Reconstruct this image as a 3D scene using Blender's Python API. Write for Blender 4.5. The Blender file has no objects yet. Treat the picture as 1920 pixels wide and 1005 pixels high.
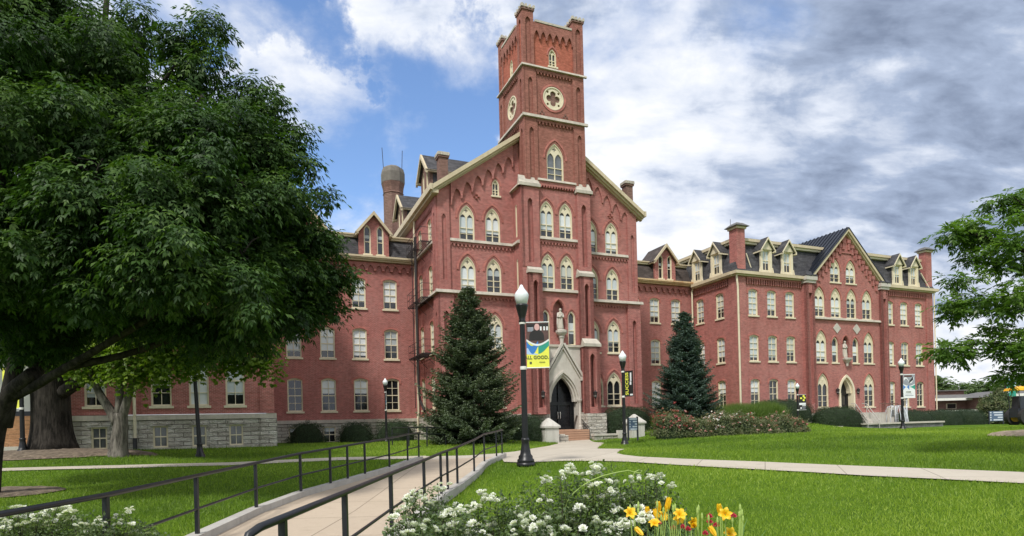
import bpy, math, random
import numpy as np
from mathutils import Vector, Matrix, geometry
random.seed(7); rng = np.random.default_rng(11)
PI = math.pi
SC = bpy.context.scene
C = SC.collection
# ------------------------------------------------------------------ camera
EYE = 1.6
cam_d = bpy.data.cameras.new("camera"); cam = bpy.data.objects.new("camera", cam_d); C.objects.link(cam)
SC.camera = cam
R_ = math.radians(1.45); cr, sr = math.cos(R_), math.sin(R_)
cam.matrix_world = Matrix(((cr, sr, 0, 0), (0, 0, -1, 0), (-sr, cr, 0, EYE), (0, 0, 0, 1)))
cam_d.sensor_width = 36.0; cam_d.sensor_fit = 'HORIZONTAL'
F_PX = 1150.0; V_H = 800.0
cam_d.lens = F_PX / 1920 * 36.0
cam_d.shift_y = (V_H - 502.5) / 1920
cam_d.clip_start = 0.1; cam_d.clip_end = 3000
# ------------------------------------------------------------------ sky
SUN_EL, SUN_AZ = math.radians(52), math.radians(205)   # azimuth measured from +Y clockwise
W = bpy.data.worlds.new("World"); SC.world = W; W.use_nodes = True
nt = W.node_tree; nt.nodes.clear()
def N(t, tree=None, **k):
    n = (tree or nt).nodes.new(t)
    for a, b in k.items(): setattr(n, a, b)
    return n
def math_node(tree, op, a=None, b=None, c=None, clamp=False):
    n = tree.nodes.new('ShaderNodeMath'); n.operation = op; n.use_clamp = clamp
    for i, v in enumerate((a, b, c)):
        if v is None: continue
        if isinstance(v, (int, float)): n.inputs[i].default_value = v
        else: tree.links.new(v, n.inputs[i])
    return n.outputs[0]
def build_world():
    L = nt.links.new
    out = N('ShaderNodeOutputWorld'); bg = N('ShaderNodeBackground')
    sky = N('ShaderNodeTexSky'); sky.sky_type = 'NISHITA'; sky.sun_disc = False
    sky.sun_elevation = SUN_EL; sky.sun_rotation = SUN_AZ; sky.air_density = 1.0; sky.dust_density = 0.6; sky.ozone_density = 2.5
    tc = N('ShaderNodeTexCoord'); sep = N('ShaderNodeSeparateXYZ'); L(tc.outputs['Generated'], sep.inputs[0])
    M = lambda *a, **k: math_node(nt, *a, **k)
    zz = M('MAXIMUM', sep.outputs[2], 0.0)
    den = M('ADD', zz, 0.42)
    px = M('DIVIDE', sep.outputs[0], den); py = M('DIVIDE', sep.outputs[1], den)
    cmb = N('ShaderNodeCombineXYZ'); L(px, cmb.inputs[0]); L(py, cmb.inputs[1])
    def noise(scale, detail, rough, off, dist=0.0, vec=None, mscale=(1, 1, 1)):
        mp = N('ShaderNodeMapping'); mp.inputs['Location'].default_value = off; mp.inputs['Scale'].default_value = mscale
        L(vec or cmb.outputs[0], mp.inputs[0])
        n = N('ShaderNodeTexNoise'); n.inputs['Scale'].default_value = scale; n.inputs['Detail'].default_value = detail
        n.inputs['Roughness'].default_value = rough; n.inputs['Distortion'].default_value = dist
        L(mp.outputs[0], n.inputs['Vector']); return n.outputs['Fac']
    wn = N('ShaderNodeTexNoise'); wn.inputs['Scale'].default_value = 5.0; wn.inputs['Detail'].default_value = 7; wn.inputs['Roughness'].default_value = .62; L(tc.outputs['Generated'], wn.inputs['Vector'])
    w1 = N('ShaderNodeVectorMath'); w1.operation = 'SUBTRACT'; L(wn.outputs['Color'], w1.inputs[0]); w1.inputs[1].default_value = (.5, .5, .5)
    w2 = N('ShaderNodeVectorMath'); w2.operation = 'SCALE'; L(w1.outputs[0], w2.inputs[0]); w2.inputs['Scale'].default_value = .42
    w3 = N('ShaderNodeVectorMath'); w3.operation = 'ADD'; L(w2.outputs[0], w3.inputs[0]); L(tc.outputs['Generated'], w3.inputs[1])
    w4 = N('ShaderNodeVectorMath'); w4.operation = 'NORMALIZE'; L(w3.outputs[0], w4.inputs[0])
    # directional masks: where the clear patches and the dark bank sit round the horizon
    def blob(u, v, rad, soft):
        x, y = u - 960, V_H - v
        d = Vector((x * cr + y * sr, F_PX, -x * sr + y * cr)).normalized()
        vm = N('ShaderNodeVectorMath'); vm.operation = 'DOT_PRODUCT'; L(w4.outputs[0], vm.inputs[0]); vm.inputs[1].default_value = d
        mr = N('ShaderNodeMapRange'); mr.interpolation_type = 'SMOOTHERSTEP'
        L(vm.outputs['Value'], mr.inputs[0])
        mr.inputs[1].default_value = math.cos(math.radians(rad + soft)); mr.inputs[2].default_value = math.cos(math.radians(max(rad - soft, 0)))
        return mr.outputs[0]
    n1 = noise(2.6, 9, 0.58, (3.1, 1.7, 0), 0.25)
    n2 = noise(6.5, 8, 0.60, (8.3, 4.2, 1), 0.3)
    n3 = noise(1.6, 4, 0.5, (1.3, 9.2, 4), 0.2)
    clear = None
    for u, v, r, s, w in ((790, 300, 8, 6, .80), (600, 320, 7, 6, .72), (500, 40, 4, 3, 1.0), (600, 90, 3.5, 3, .95), (890, 225, 4.5, 4, .80), (350, 10, 4, 4, .7), (670, 190, 4, 4, .7), (680, 430, 7, 5, .62), (560, 240, 4, 4, .6)):
        b = M('MULTIPLY', blob(u, v, r, s), w)
        clear = b if clear is None else M('MAXIMUM', clear, b)
    cov = M('SUBTRACT', 0.93, clear)
    cov = M('ADD', cov, M('MULTIPLY', M('SUBTRACT', n1, 0.5), 1.9))
    cov = M('ADD', cov, M('MULTIPLY', M('SUBTRACT', n2, 0.5), 0.9))
    mr = N('ShaderNodeMapRange'); mr.interpolation_type = 'SMOOTHSTEP'; L(cov, mr.inputs[0]); mr.inputs[1].default_value = 0.12; mr.inputs[2].default_value = 0.80
    mask = mr.outputs[0]
    # grey body of the clouds
    dark = None
    for u, v, r, s, w in ((1500, 30, 16, 8, .56), (1830, 190, 14, 8, .44), (1180, 20, 7, 5, .46), (1900, 40, 12, 10, .22), (800, -70, 8, 5, .35), (1650, 420, 9, 8, .16), (640, 560, 8, 8, .1), (1330, 380, 7, 6, .10)):
        b = M('MULTIPLY', blob(u, v, r, s), w)
        dark = b if dark is None else M('MAXIMUM', dark, b)
    bright = None
    for u, v, r, s, w in ((1200, 260, 7, 6, .50), (790, 90, 6, 5, .48), (430, 90, 6, 5, .35), (1330, 350, 7, 5, .38), (1560, 340, 5, 4, .25), (1120, 130, 4, 4, .25), (900, 130, 4, 4, .3), (1800, 640, 8, 6, .12)):
        b = M('MULTIPLY', blob(u, v, r, s), w)
        bright = b if bright is None else M('MAXIMUM', bright, b)
    st = noise(4.2, 10, 0.56, (2.0, 6.0, 3), 0.35, mscale=(1.0, 1.9, 1))
    st2 = noise(11.0, 6, 0.55, (5.0, 1.0, 3), 0.3, mscale=(1.0, 1.8, 1))
    sh = M('ADD', 0.20, dark); sh = M('SUBTRACT', sh, bright)
    sh = M('ADD', sh, M('MULTIPLY', M('SUBTRACT', st, 0.5), 1.6))
    sh = M('ADD', sh, M('MULTIPLY', M('SUBTRACT', st2, 0.5), 1.0))
    sh = M('ADD', sh, M('MULTIPLY', M('SUBTRACT', n3, 0.5), 0.5), clamp=True)
    ramp = N('ShaderNodeValToRGB'); L(sh, ramp.inputs[0])
    e = ramp.color_ramp.elements; e[0].position = 0.0; e[0].color = (5.2, 5.3, 5.5, 1); e[1].position = 1.0; e[1].color = (1.2, 1.5, 2.15, 1)
    k = e.new(0.3); k.color = (4.1, 4.4, 5.0, 1); k = e.new(0.62); k.color = (2.2, 2.65, 3.55, 1)
    tint = N('ShaderNodeMix'); tint.data_type = 'RGBA'; tint.blend_type = 'MULTIPLY'; tint.inputs[0].default_value = 1.0
    L(sky.outputs[0], tint.inputs[6]); tint.inputs[7].default_value = (1.0, 1.08, 1.18, 1)
    mix = N('ShaderNodeMix'); mix.data_type = 'RGBA'; L(mask, mix.inputs[0]); L(tint.outputs[2], mix.inputs[6]); L(ramp.outputs[0], mix.inputs[7])
    L(mix.outputs[2], bg.inputs[0]); bg.inputs[1].default_value = 0.11
    L(bg.outputs[0], out.inputs[0])
build_world()
sun_d = bpy.data.lights.new("sun", 'SUN'); sun = bpy.data.objects.new("sun", sun_d); C.objects.link(sun)
sun_d.energy = 2.0; sun_d.angle = math.radians(9); sun_d.color = (1.0, 0.96, 0.9)
sdir = Vector((math.sin(SUN_AZ) * math.cos(SUN_EL), math.cos(SUN_AZ) * math.cos(SUN_EL), math.sin(SUN_EL)))
sun.rotation_euler = sdir.to_track_quat('Z', 'Y').to_euler()
SC.view_settings.view_transform = 'Standard'; SC.view_settings.look = 'None'
SC.view_settings.exposure = 0.82; SC.view_settings.gamma = 1.0
SC.view_settings.use_curve_mapping = False
SC.cycles.max_bounces = 6; SC.cycles.transparent_max_bounces = 8

# ------------------------------------------------------------------ measuring helpers: a point at depth Y (metres) on the sight line of pixel (u, v)
def at(u, v, Y):
    x, y = u - 960, V_H - v
    return Vector(((x * cr + y * sr) / F_PX * Y, Y, (-x * sr + y * cr) / F_PX * Y + EYE))
A_ = math.radians(22.6); ca, sa = math.cos(A_), math.sin(A_)
def hall(s, c, z=0.0):          # building axes (along the front, away from the front, up) -> world
    return Vector((s * ca - c * sa, s * sa + c * ca, z))

# ------------------------------------------------------------------ ground height
GP = [(-30, 2, .3), (-12, 4, .1), (0, 0, -.15), (6, 2, -.15), (-4.2, 5, 0), (-2.9, 5, 0), (-1.2, 5, 0), (-4.75, 11.5, .02), (-3, 11.5, .04), (-1.4, 13, .12), (1, 12, -.1), (4, 8, -.12), (10, 7, 0),
      (-3.6, 17, .33), (-1.1, 18, .33), (.33, 18.1, .5), (-3.1, 21, .48), (-.4, 21.8, .5), (-9, 10, .1), (-14, 16.8, .2), (-18, 10, .3), (4, 18, .38), (10.1, 12.1, .2), (12.5, 14.5, .25), (18, 10, .2),
      (6.2, 33.9, .38), (2.5, 38, .45), (2.6, 41, .38), (-14.3, 28, .46), (-13.5, 35, .84), (-22.9, 31.4, .88), (-28, 30, .9), (-20.2, 26.5, 1.0), (-16.6, 26, .88), (-12, 22.5, .53), (-20, 22, .55), (-5, 47, .7), (-11, 44, .75), (-5, 33, .6), (-2, 36, .75), (-2, 40, .9),
      (8.5, 37, .62), (12, 38, .75), (19.4, 42, .72), (11.5, 46, 1.2), (8.8, 43.6, .52), (6.5, 42.5, .42), (5, 42, .36), (14, 52, 1.9), (21, 50, 1.9), (28.5, 44.9, .64), (27, 48, .62), (34, 53, .5), (33, 58, .9), (42, 60, .7), (20, 30, .65), (21, 25, .74), (30, 35, .66), (38, 44, .66), (15, 22, .5), (45, 30, .7),
      (60, 60, .5), (90, 90, .3), (80, 40, .4), (120, 110, .2), (0, 80, 1.0), (-60, 60, 1.0), (-60, 10, .5), (50, 0, .2), (0, -30, 0), (-30, -20, 0), (200, 200, 0), (-200, 200, 0), (200, -60, 0), (-200, -60, 0), (0, 260, 0), (120, 0, 0)]
_gp = np.array(GP, float)
_d = np.hypot(_gp[:, None, 0] - _gp[None, :, 0], _gp[:, None, 1] - _gp[None, :, 1])
_K = np.vstack([np.hstack([_d, np.ones((len(_gp), 1))]), np.append(np.ones(len(_gp)), 0)])
_w = np.linalg.solve(_K + np.diag([-0.6] * len(_gp) + [0]), np.append(_gp[:, 2], 0))
def gz(x, y):
    x = np.asarray(x, float); y = np.asarray(y, float)
    r = np.sqrt((x[..., None] - _gp[:, 0]) ** 2 + (y[..., None] - _gp[:, 1]) ** 2 + 0.5)
    return r @ _w[:-1] + _w[-1]
def g1(x, y): return float(gz(np.array([x]), np.array([y]))[0])

# ------------------------------------------------------------------ objects
def tag(o, label=None, cat=None, group=None, kind=None):
    if label: o['label'] = label
    if cat: o['category'] = cat
    if group: o['group'] = group
    if kind: o['kind'] = kind
    return o
def empty(name, loc=(0, 0, 0), rz=0.0, label=None, cat=None, group=None):
    o = bpy.data.objects.new(name, None); C.objects.link(o); o.location = loc; o.rotation_euler = (0, 0, rz); o.empty_display_size = .2
    return tag(o, label, cat, group)
def link(name, me, parent=None, loc=(0, 0, 0), rz=0.0):
    o = bpy.data.objects.new(name, me); C.objects.link(o); o.parent = parent; o.location = loc; o.rotation_euler = (0, 0, rz)
    return o
def copy_tree(o, parent=None):
    c = o.copy(); C.objects.link(c); c.parent = parent
    for ch in o.children: copy_tree(ch, c)
    return c
MATS = {}
class MB:
    def __init__(s): s.v = []; s.f = []; s.m = []
    def add(s, vs, fs, mat):
        k = len(s.v); s.v.extend(tuple(p) for p in vs)
        for f in fs: s.f.append(tuple(i + k for i in f)); s.m.append(mat)
        return s
    def box(s, x0, x1, y0, y1, z0, z1, mat):
        vs = [(x, y, z) for z in (z0, z1) for y in (y0, y1) for x in (x0, x1)]
        return s.add(vs, [(0, 2, 3, 1), (4, 5, 7, 6), (0, 1, 5, 4), (2, 6, 7, 3), (0, 4, 6, 2), (1, 3, 7, 5)], mat)
    def hexa(s, lo, hi, mat):       # two quads (4 pts each) joined
        n = len(lo); vs = list(lo) + list(hi)
        fs = [tuple(range(n))[::-1], tuple(range(n, 2 * n))] + [(i, (i + 1) % n, n + (i + 1) % n, n + i) for i in range(n)]
        return s.add(vs, fs, mat)
    def plate(s, outline, holes, xf, t0, t1, mat, rev=None, back=False, sides=True):
        """flat plate with holes: front at t0, reveals back to t1"""
        loops = [outline] + list(holes); pts = []; edges = []
        for lp in loops:
            k = len(pts); n = len(lp); pts += [Vector((p[0], p[1])) for p in lp]
            edges += [(k + i, k + (i + 1) % n) for i in range(n)]
        vs, es, fs, *_ = geometry.delaunay_2d_cdt(pts, edges, [], 0, 1e-5)
        def inside(p, lp):
            r = False; n = len(lp); j = n - 1
            for i in range(n):
                a, b = lp[i], lp[j]
                if (a[1] > p[1]) != (b[1] > p[1]) and p[0] < (b[0] - a[0]) * (p[1] - a[1]) / (b[1] - a[1]) + a[0]: r = not r
                j = i
            return r
        keep = []
        for f in fs:
            c = [sum(vs[i][k] for i in f) / len(f) for k in (0, 1)]
            if inside(c, outline) and not any(inside(c, h) for h in holes): keep.append(tuple(f))
        s.add([xf(v[0], v[1], t0) for v in vs], keep, mat)
        if back: s.add([xf(v[0], v[1], t1) for v in vs], [k[::-1] for k in keep], mat)
        if sides:
            for i, lp in enumerate(loops):
                n = len(lp)
                s.add([xf(p[0], p[1], t0) for p in lp] + [xf(p[0], p[1], t1) for p in lp],
                      [(j, (j + 1) % n, n + (j + 1) % n, n + j) for j in range(n)], (rev or mat) if i else mat)
        return s
    def tube(s, pts, rad, mat, n=8, caps=True):
        pts = [Vector(p) for p in pts]; m = len(pts)
        rad = [rad] * m if isinstance(rad, (int, float)) else rad
        ref = None; rings = []
        for i, p in enumerate(pts):
            d = (pts[min(i + 1, m - 1)] - pts[max(i - 1, 0)])
            d = d.normalized() if d.length > 1e-9 else Vector((0, 0, 1))
            if ref is None: ref = d.orthogonal().normalized()
            a = (ref - d * ref.dot(d)); a = a.normalized() if a.length > 1e-6 else d.orthogonal().normalized(); ref = a
            b = d.cross(a)
            rings.append([p + (a * math.cos(2 * PI * k / n) + b * math.sin(2 * PI * k / n)) * rad[i] for k in range(n)])
        vs = [q for r in rings for q in r]
        fs = [(i * n + k, i * n + (k + 1) % n, (i + 1) * n + (k + 1) % n, (i + 1) * n + k) for i in range(m - 1) for k in range(n)]
        if caps: fs += [tuple(range(n))[::-1], tuple(range((m - 1) * n, m * n))]
        return s.add(vs, fs, mat)
    def lathe(s, prof, c, mat, n=16, rz=0.0):
        m = len(prof); vs = [(c[0] + r * math.cos(2 * PI * k / n + rz), c[1] + r * math.sin(2 * PI * k / n + rz), c[2] + z) for r, z in prof for k in range(n)]
        fs = [(i * n + k, i * n + (k + 1) % n, (i + 1) * n + (k + 1) % n, (i + 1) * n + k) for i in range(m - 1) for k in range(n)]
        fs += [tuple(range(n))[::-1], tuple(range((m - 1) * n, m * n))]
        return s.add(vs, fs, mat)
    def loft(s, rings, mat, caps=True):
        n = len(rings[0]); m = len(rings); vs = [p for r in rings for p in r]
        fs = [(i * n + k, i * n + (k + 1) % n, (i + 1) * n + (k + 1) % n, (i + 1) * n + k) for i in range(m - 1) for k in range(n)]
        if caps: fs += [tuple(range(n))[::-1], tuple(range((m - 1) * n, m * n))]
        return s.add(vs, fs, mat)
    def mesh(s, name, smooth=False, off=(0, 0, 0)):
        me = bpy.data.meshes.new(name)
        me.from_pydata([(p[0] - off[0], p[1] - off[1], p[2] - off[2]) for p in s.v], [], s.f)
        names = sorted(set(s.m)); idx = {k: i for i, k in enumerate(names)}
        for k in names: me.materials.append(MATS[k])
        me.polygons.foreach_set('material_index', [idx[k] for k in s.m])
        if smooth: me.polygons.foreach_set('use_smooth', [True] * len(s.f))
        me.update(); return me
    def build(s, name, parent=None, smooth=False, off=(0, 0, 0), loc=None):
        return link(name, s.mesh(name, smooth, off), parent, loc or (0, 0, 0))
def place(o, label=None, cat=None, group=None, kind=None):
    """give a one-mesh thing its origin at the base of its own mesh"""
    me = o.data; n = len(me.vertices); a = np.empty(n * 3); me.vertices.foreach_get('co', a); a = a.reshape(-1, 3)
    c = np.array([(a[:, 0].min() + a[:, 0].max()) / 2, (a[:, 1].min() + a[:, 1].max()) / 2, a[:, 2].min()])
    me.vertices.foreach_set('co', (a - c).ravel()); me.update(); o.location = Vector(o.location) + Vector(c)
    return tag(o, label, cat, group, kind)
def text_mesh(body, size, mat, extrude=0.004, bold=True):
    cu = bpy.data.curves.new('lettering', 'FONT'); cu.body = body; cu.size = size; cu.extrude = extrude; cu.align_x = 'CENTER'; cu.align_y = 'CENTER'
    if bold: cu.offset = size * 0.02
    cu.resolution_u = 3
    o = bpy.data.objects.new('lettering', cu); C.objects.link(o)
    me = bpy.data.meshes.new_from_object(o); bpy.data.objects.remove(o)
    me.materials.clear(); me.materials.append(MATS[mat]); return me

def leaf_object(name, P, D, Nn, L, Wd, mats, mi=None, parent=None, var=None, fold=0.25, tri=False):
    """many leaf shaped faces: base P, direction D, normal Nn, length L, width Wd"""
    n = len(P); D = D / np.maximum(np.linalg.norm(D, axis=1, keepdims=True), 1e-9)
    S = np.cross(D, Nn); S /= np.maximum(np.linalg.norm(S, axis=1, keepdims=True), 1e-9); Up = np.cross(S, D)
    L = np.asarray(L).reshape(-1, 1) * np.ones((n, 1)); Wd = np.asarray(Wd).reshape(-1, 1) * np.ones((n, 1))
    if tri:
        V = np.stack([P - S * Wd * .5, P + S * Wd * .5, P + D * L], 1).reshape(-1, 3); q = 3
    else:
        mid = P + D * L * .45 + Up * Wd * fold
        V = np.stack([P, mid - S * Wd * .5, P + D * L, mid + S * Wd * .5], 1).reshape(-1, 3); q = 4
    me = bpy.data.meshes.new(name); me.vertices.add(len(V)); me.vertices.foreach_set('co', V.ravel().astype(np.float32))
    me.loops.add(n * q); me.loops.foreach_set('vertex_index', np.arange(n * q, dtype=np.int32))
    me.polygons.add(n); me.polygons.foreach_set('loop_start', np.arange(0, n * q, q, dtype=np.int32)); me.polygons.foreach_set('loop_total', np.full(n, q, np.int32))
    for m in mats: me.materials.append(MATS[m])
    if mi is not None: me.polygons.foreach_set('material_index', np.asarray(mi, np.int32))
    at_ = me.attributes.new('var', 'FLOAT', 'FACE')
    at_.data.foreach_set('value', (rng.random(n) if var is None else np.clip(var, 0, 1)).astype(np.float32))
    me.update(calc_edges=True); me.validate()
    return link(name, me, parent)
def rand_dirs(n):
    v = rng.normal(size=(n, 3)); return v / np.linalg.norm(v, axis=1, keepdims=True)
# ------------------------------------------------------------------ materials
def new_mat(name, rough=0.7, col=(.5, .5, .5), metal=0.0, spec=0.5):
    m = bpy.data.materials.new(name); m.use_nodes = True; t = m.node_tree; b = t.nodes['Principled BSDF']
    b.inputs['Base Color'].default_value = (*col, 1); b.inputs['Roughness'].default_value = rough; b.inputs['Metallic'].default_value = metal
    b.inputs['Specular IOR Level'].default_value = spec; MATS[name] = m; return m, t, b
def rgbmix(t, fac, a, b, mode='MIX'):
    n = t.nodes.new('ShaderNodeMix'); n.data_type = 'RGBA'; n.blend_type = mode
    for i, v in ((0, fac), (6, a), (7, b)):
        if isinstance(v, (int, float)): n.inputs[i].default_value = v
        elif isinstance(v, tuple): n.inputs[i].default_value = (*v, 1)
        else: t.links.new(v, n.inputs[i])
    return n.outputs[2]
def coords(t, kind='Object'):
    return t.nodes.new('ShaderNodeTexCoord').outputs[kind]
def noise_n(t, vec, scale, detail=4, rough=.55, mscale=None):
    if mscale:
        mp = t.nodes.new('ShaderNodeMapping'); mp.inputs['Scale'].default_value = mscale; t.links.new(vec, mp.inputs[0]); vec = mp.outputs[0]
    n = t.nodes.new('ShaderNodeTexNoise'); n.inputs['Scale'].default_value = scale; n.inputs['Detail'].default_value = detail; n.inputs['Roughness'].default_value = rough
    t.links.new(vec, n.inputs['Vector']); return n.outputs['Fac']
def rng_n(t, v, a, b, c=0., d=1.):
    n = t.nodes.new('ShaderNodeMapRange'); t.links.new(v, n.inputs[0])
    for i, q in enumerate((a, b, c, d)): n.inputs[i + 1].default_value = q
    return n.outputs[0]
def bump_n(t, b, h, strength, dist=.02):
    n = t.nodes.new('ShaderNodeBump'); n.inputs['Strength'].default_value = strength; n.inputs['Distance'].default_value = dist
    t.links.new(h, n.inputs['Height']); t.links.new(n.outputs[0], b.inputs['Normal'])
def simple(name, col, rough=.7, var=.15, scale=3., metal=0., bump=0., spec=.4, fine=None):
    m, t, b = new_mat(name, rough, col, metal, spec); co = coords(t)
    n = noise_n(t, co, scale, 6, .6)
    dk = tuple(c * (1 - var) for c in col); lt = tuple(min(c * (1 + var), 1) for c in col)
    c = rgbmix(t, rng_n(t, n, .3, .7), dk, lt)
    t.links.new(c, b.inputs['Base Color'])
    if bump: bump_n(t, b, noise_n(t, co, fine or scale * 8, 5), bump)
    return m
def masonry(name, c1, c2, mortar, bw, bh, msize, rough=.85, bump=.4, streak=0.25, smooth=.1, bias=0., big=(.4, .18), tone2=None, rockface=0., bd=.02):
    m, t, b = new_mat(name, rough, c1, 0, .25); co = coords(t)
    sp = t.nodes.new('ShaderNodeSeparateXYZ'); t.links.new(co, sp.inputs[0])
    cb = t.nodes.new('ShaderNodeCombineXYZ'); t.links.new(math_node(t, 'ADD', sp.outputs[0], sp.outputs[1]), cb.inputs[0]); t.links.new(sp.outputs[2], cb.inputs[1])
    br = t.nodes.new('ShaderNodeTexBrick'); t.links.new(cb.outputs[0], br.inputs['Vector'])
    br.inputs['Color1'].default_value = (*c1, 1); br.inputs['Color2'].default_value = (*c2, 1); br.inputs['Mortar'].default_value = (*mortar, 1)
    br.inputs['Scale'].default_value = 1; br.inputs['Mortar Size'].default_value = msize; br.inputs['Mortar Smooth'].default_value = smooth
    br.inputs['Brick Width'].default_value = bw; br.inputs['Row Height'].default_value = bh; br.inputs['Bias'].default_value = bias
    c = br.outputs['Color']
    c = rgbmix(t, rng_n(t, noise_n(t, co, big[0], 5, .6), .35, .7, 0, big[1] * 2), c, tuple(k * .62 for k in c1))
    c = rgbmix(t, rng_n(t, noise_n(t, co, 1.7, 6, .65), .45, .75, 0, .35), c, tone2 or tuple(min(1, k * 1.35 + .02) for k in c1))
    c = rgbmix(t, rng_n(t, noise_n(t, co, 1.2, 5, .6, (1.6, 1.6, .12)), .52, .78, 0, streak), c, tuple(k * .5 for k in c1))
    rowv = noise_n(t, co, 1.0, 3, .7, (3.2, 3.2, 9.0) if bh < .1 else (1.2, 1.2, 3))
    c = rgbmix(t, rng_n(t, rowv, .50, .68, 0, .40), c, tuple(min(k * 1.55 + .03, 1) for k in c1))
    c = rgbmix(t, rng_n(t, rowv, .50, .34, 0, .45), c, tuple(k * .52 for k in c1))
    t.links.new(c, b.inputs['Base Color'])
    h = math_node(t, 'SUBTRACT', math_node(t, 'MULTIPLY', noise_n(t, co, 14, 4), .4 + rockface), br.outputs['Fac'])
    if rockface: h = math_node(t, 'ADD', h, math_node(t, 'MULTIPLY', noise_n(t, co, 5, 5, .65, (1, 1, 2.2)), rockface * 3))
    bump_n(t, b, h, bump, bd)
    return m
masonry('brick', (.395, .125, .106), (.30, .090, .078), (.50, .31, .27), .215, .075, .012, streak=.5, big=(.4, .26))
masonry('brick_tower', (.33, .125, .095), (.26, .10, .076), (.32, .17, .13), .215, .075, .011, big=(.5, .3))
masonry('brick_top', (.43, .12, .075), (.37, .10, .062), (.38, .16, .11), .215, .075, .011)
masonry('brick_brown', (.21, .11, .085), (.17, .09, .07), (.24, .17, .14), .215, .075, .012)
masonry('brick_arch', (.45, .155, .125), (.38, .13, .105), (.42, .20, .165), .075, .215, .011)
masonry('limestone', (.72, .67, .58), (.50, .45, .38), (.19, .17, .14), .85, .235, .024, bump=1.0, rockface=.9, smooth=.35, tone2=(.60, .56, .49), bd=.07, streak=.3)
masonry('tan_block', (.55, .29, .15), (.47, .24, .12), (.33, .20, .11), 1.1, .22, .014, bump=.6, rockface=.5, smooth=.3, bd=.05, tone2=(.66, .39, .22))
masonry('grey_block', (.23, .235, .23), (.15, .155, .155), (.10, .10, .09), .55, .16, .018, bump=1., rockface=.7, smooth=.3, tone2=(.34, .34, .32), bd=.05)
masonry('far_brick', (.23, .12, .095), (.19, .10, .08), (.24, .18, .15), .3, .1, .012, bump=.1)
masonry('slate', (.075, .073, .078), (.045, .045, .05), (.022, .022, .024), .32, .17, .012, rough=.75, bump=.6, tone2=(.095, .088, .082), streak=.5, bd=.02)
masonry('slate_brown', (.085, .066, .058), (.055, .044, .04), (.03, .026, .024), .32, .17, .012, rough=.75, bump=.6, tone2=(.12, .10, .09), streak=.5)
simple('roof_dark', (.05, .05, .055), .7, .25, 2, bump=.3)
simple('roof_grey', (.13, .125, .12), .8, .25, 2, bump=.3)
simple('seam_metal', (.035, .04, .055), .38, .2, 1.5, metal=.6)
simple('copper', (.42, .22, .11), .6, .25, 2)
def weathered(name, col, dirt, amt=.35, rough=.75, scale=1.5, bump=.2):
    m, t, b = new_mat(name, rough, col, 0, .3); co = coords(t)
    c = rgbmix(t, rng_n(t, noise_n(t, co, scale, 7, .65), .42, .72, 0, amt), col, dirt)
    c = rgbmix(t, rng_n(t, noise_n(t, co, 2.2, 5, .6, (2.5, 2.5, .25)), .5, .8, 0, amt), c, dirt)
    t.links.new(c, b.inputs['Base Color']); bump_n(t, b, noise_n(t, co, 22, 5), bump, .01); return m
def barky(name, col):
    m, t, b = new_mat(name, .95, col, 0, .2); co = coords(t)
    n = noise_n(t, co, 1.0, 6, .65, (9, 9, 1.6)); c = rgbmix(t, rng_n(t, n, .42, .62), tuple(k * .45 for k in col), tuple(k * 1.5 for k in col))
    c = rgbmix(t, rng_n(t, noise_n(t, co, 1.3, 4), .5, .75, 0, .5), c, tuple(k * 2.1 for k in col))
    t.links.new(c, b.inputs['Base Color']); bump_n(t, b, n, 1.0, .08)
weathered('stone_grim', (.20, .18, .155), (.09, .08, .07), .6, .9)
weathered('stone', (.54, .49, .41), (.24, .22, .19), .55, .85)
weathered('stone_pale', (.56, .52, .46), (.30, .27, .22), .45, .85)
weathered('cream', (.74, .66, .48), (.40, .34, .24), .28, .6)
weathered('cornice_paint', (.60, .51, .35), (.33, .25, .15), .35, .6)
weathered('cornice_rust', (.66, .50, .30), (.42, .19, .07), .75, .6)
weathered('white_paint', (.78, .77, .72), (.5, .48, .43), .25, .5)
weathered('precast', (.56, .54, .49), (.30, .28, .24), .45, .85)
def slab(name, col, dirt, w_, h_, rot=0.):
    m, t, b = new_mat(name, .88, col, 0, .25); co = coords(t)
    mp = t.nodes.new('ShaderNodeMapping'); mp.inputs['Rotation'].default_value = (0, 0, rot); t.links.new(co, mp.inputs[0])
    br = t.nodes.new('ShaderNodeTexBrick'); t.links.new(mp.outputs[0], br.inputs['Vector']); br.offset = 0.
    br.inputs['Scale'].default_value = 1; br.inputs['Mortar Size'].default_value = .012; br.inputs['Brick Width'].default_value = w_; br.inputs['Row Height'].default_value = h_
    br.inputs['Color1'].default_value = (*col, 1); br.inputs['Color2'].default_value = (*[k * .9 for k in col], 1); br.inputs['Mortar'].default_value = (*[k * .45 for k in dirt], 1)
    c = rgbmix(t, rng_n(t, noise_n(t, co, .45, 7, .65), .42, .72, 0, .5), br.outputs['Color'], dirt)
    c = rgbmix(t, rng_n(t, noise_n(t, co, 5, 6, .7), .52, .74, 0, .45), c, tuple(k * .75 for k in dirt))
    c = rgbmix(t, rng_n(t, noise_n(t, co, 40, 4, .7), .4, .65, 0, .3), c, tuple(min(1, k * 1.2) for k in col))
    t.links.new(c, b.inputs['Base Color']); bump_n(t, b, math_node(t, 'SUBTRACT', noise_n(t, co, 40, 4), math_node(t, 'MULTIPLY', br.outputs['Fac'], 2)), .3, .01)
slab('concrete', (.50, .45, .37), (.37, .32, .25), 1.8, 1.8, .39); slab('ramp_concrete', (.50, .41, .31), (.39, .31, .23), 3.0, 1.8)
weathered('curb_concrete', (.46, .44, .40), (.25, .23, .2), .5, .85, 1.2, .4)
weathered('brick_step', (.46, .27, .18), (.3, .17, .11), .5, .85)
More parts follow.
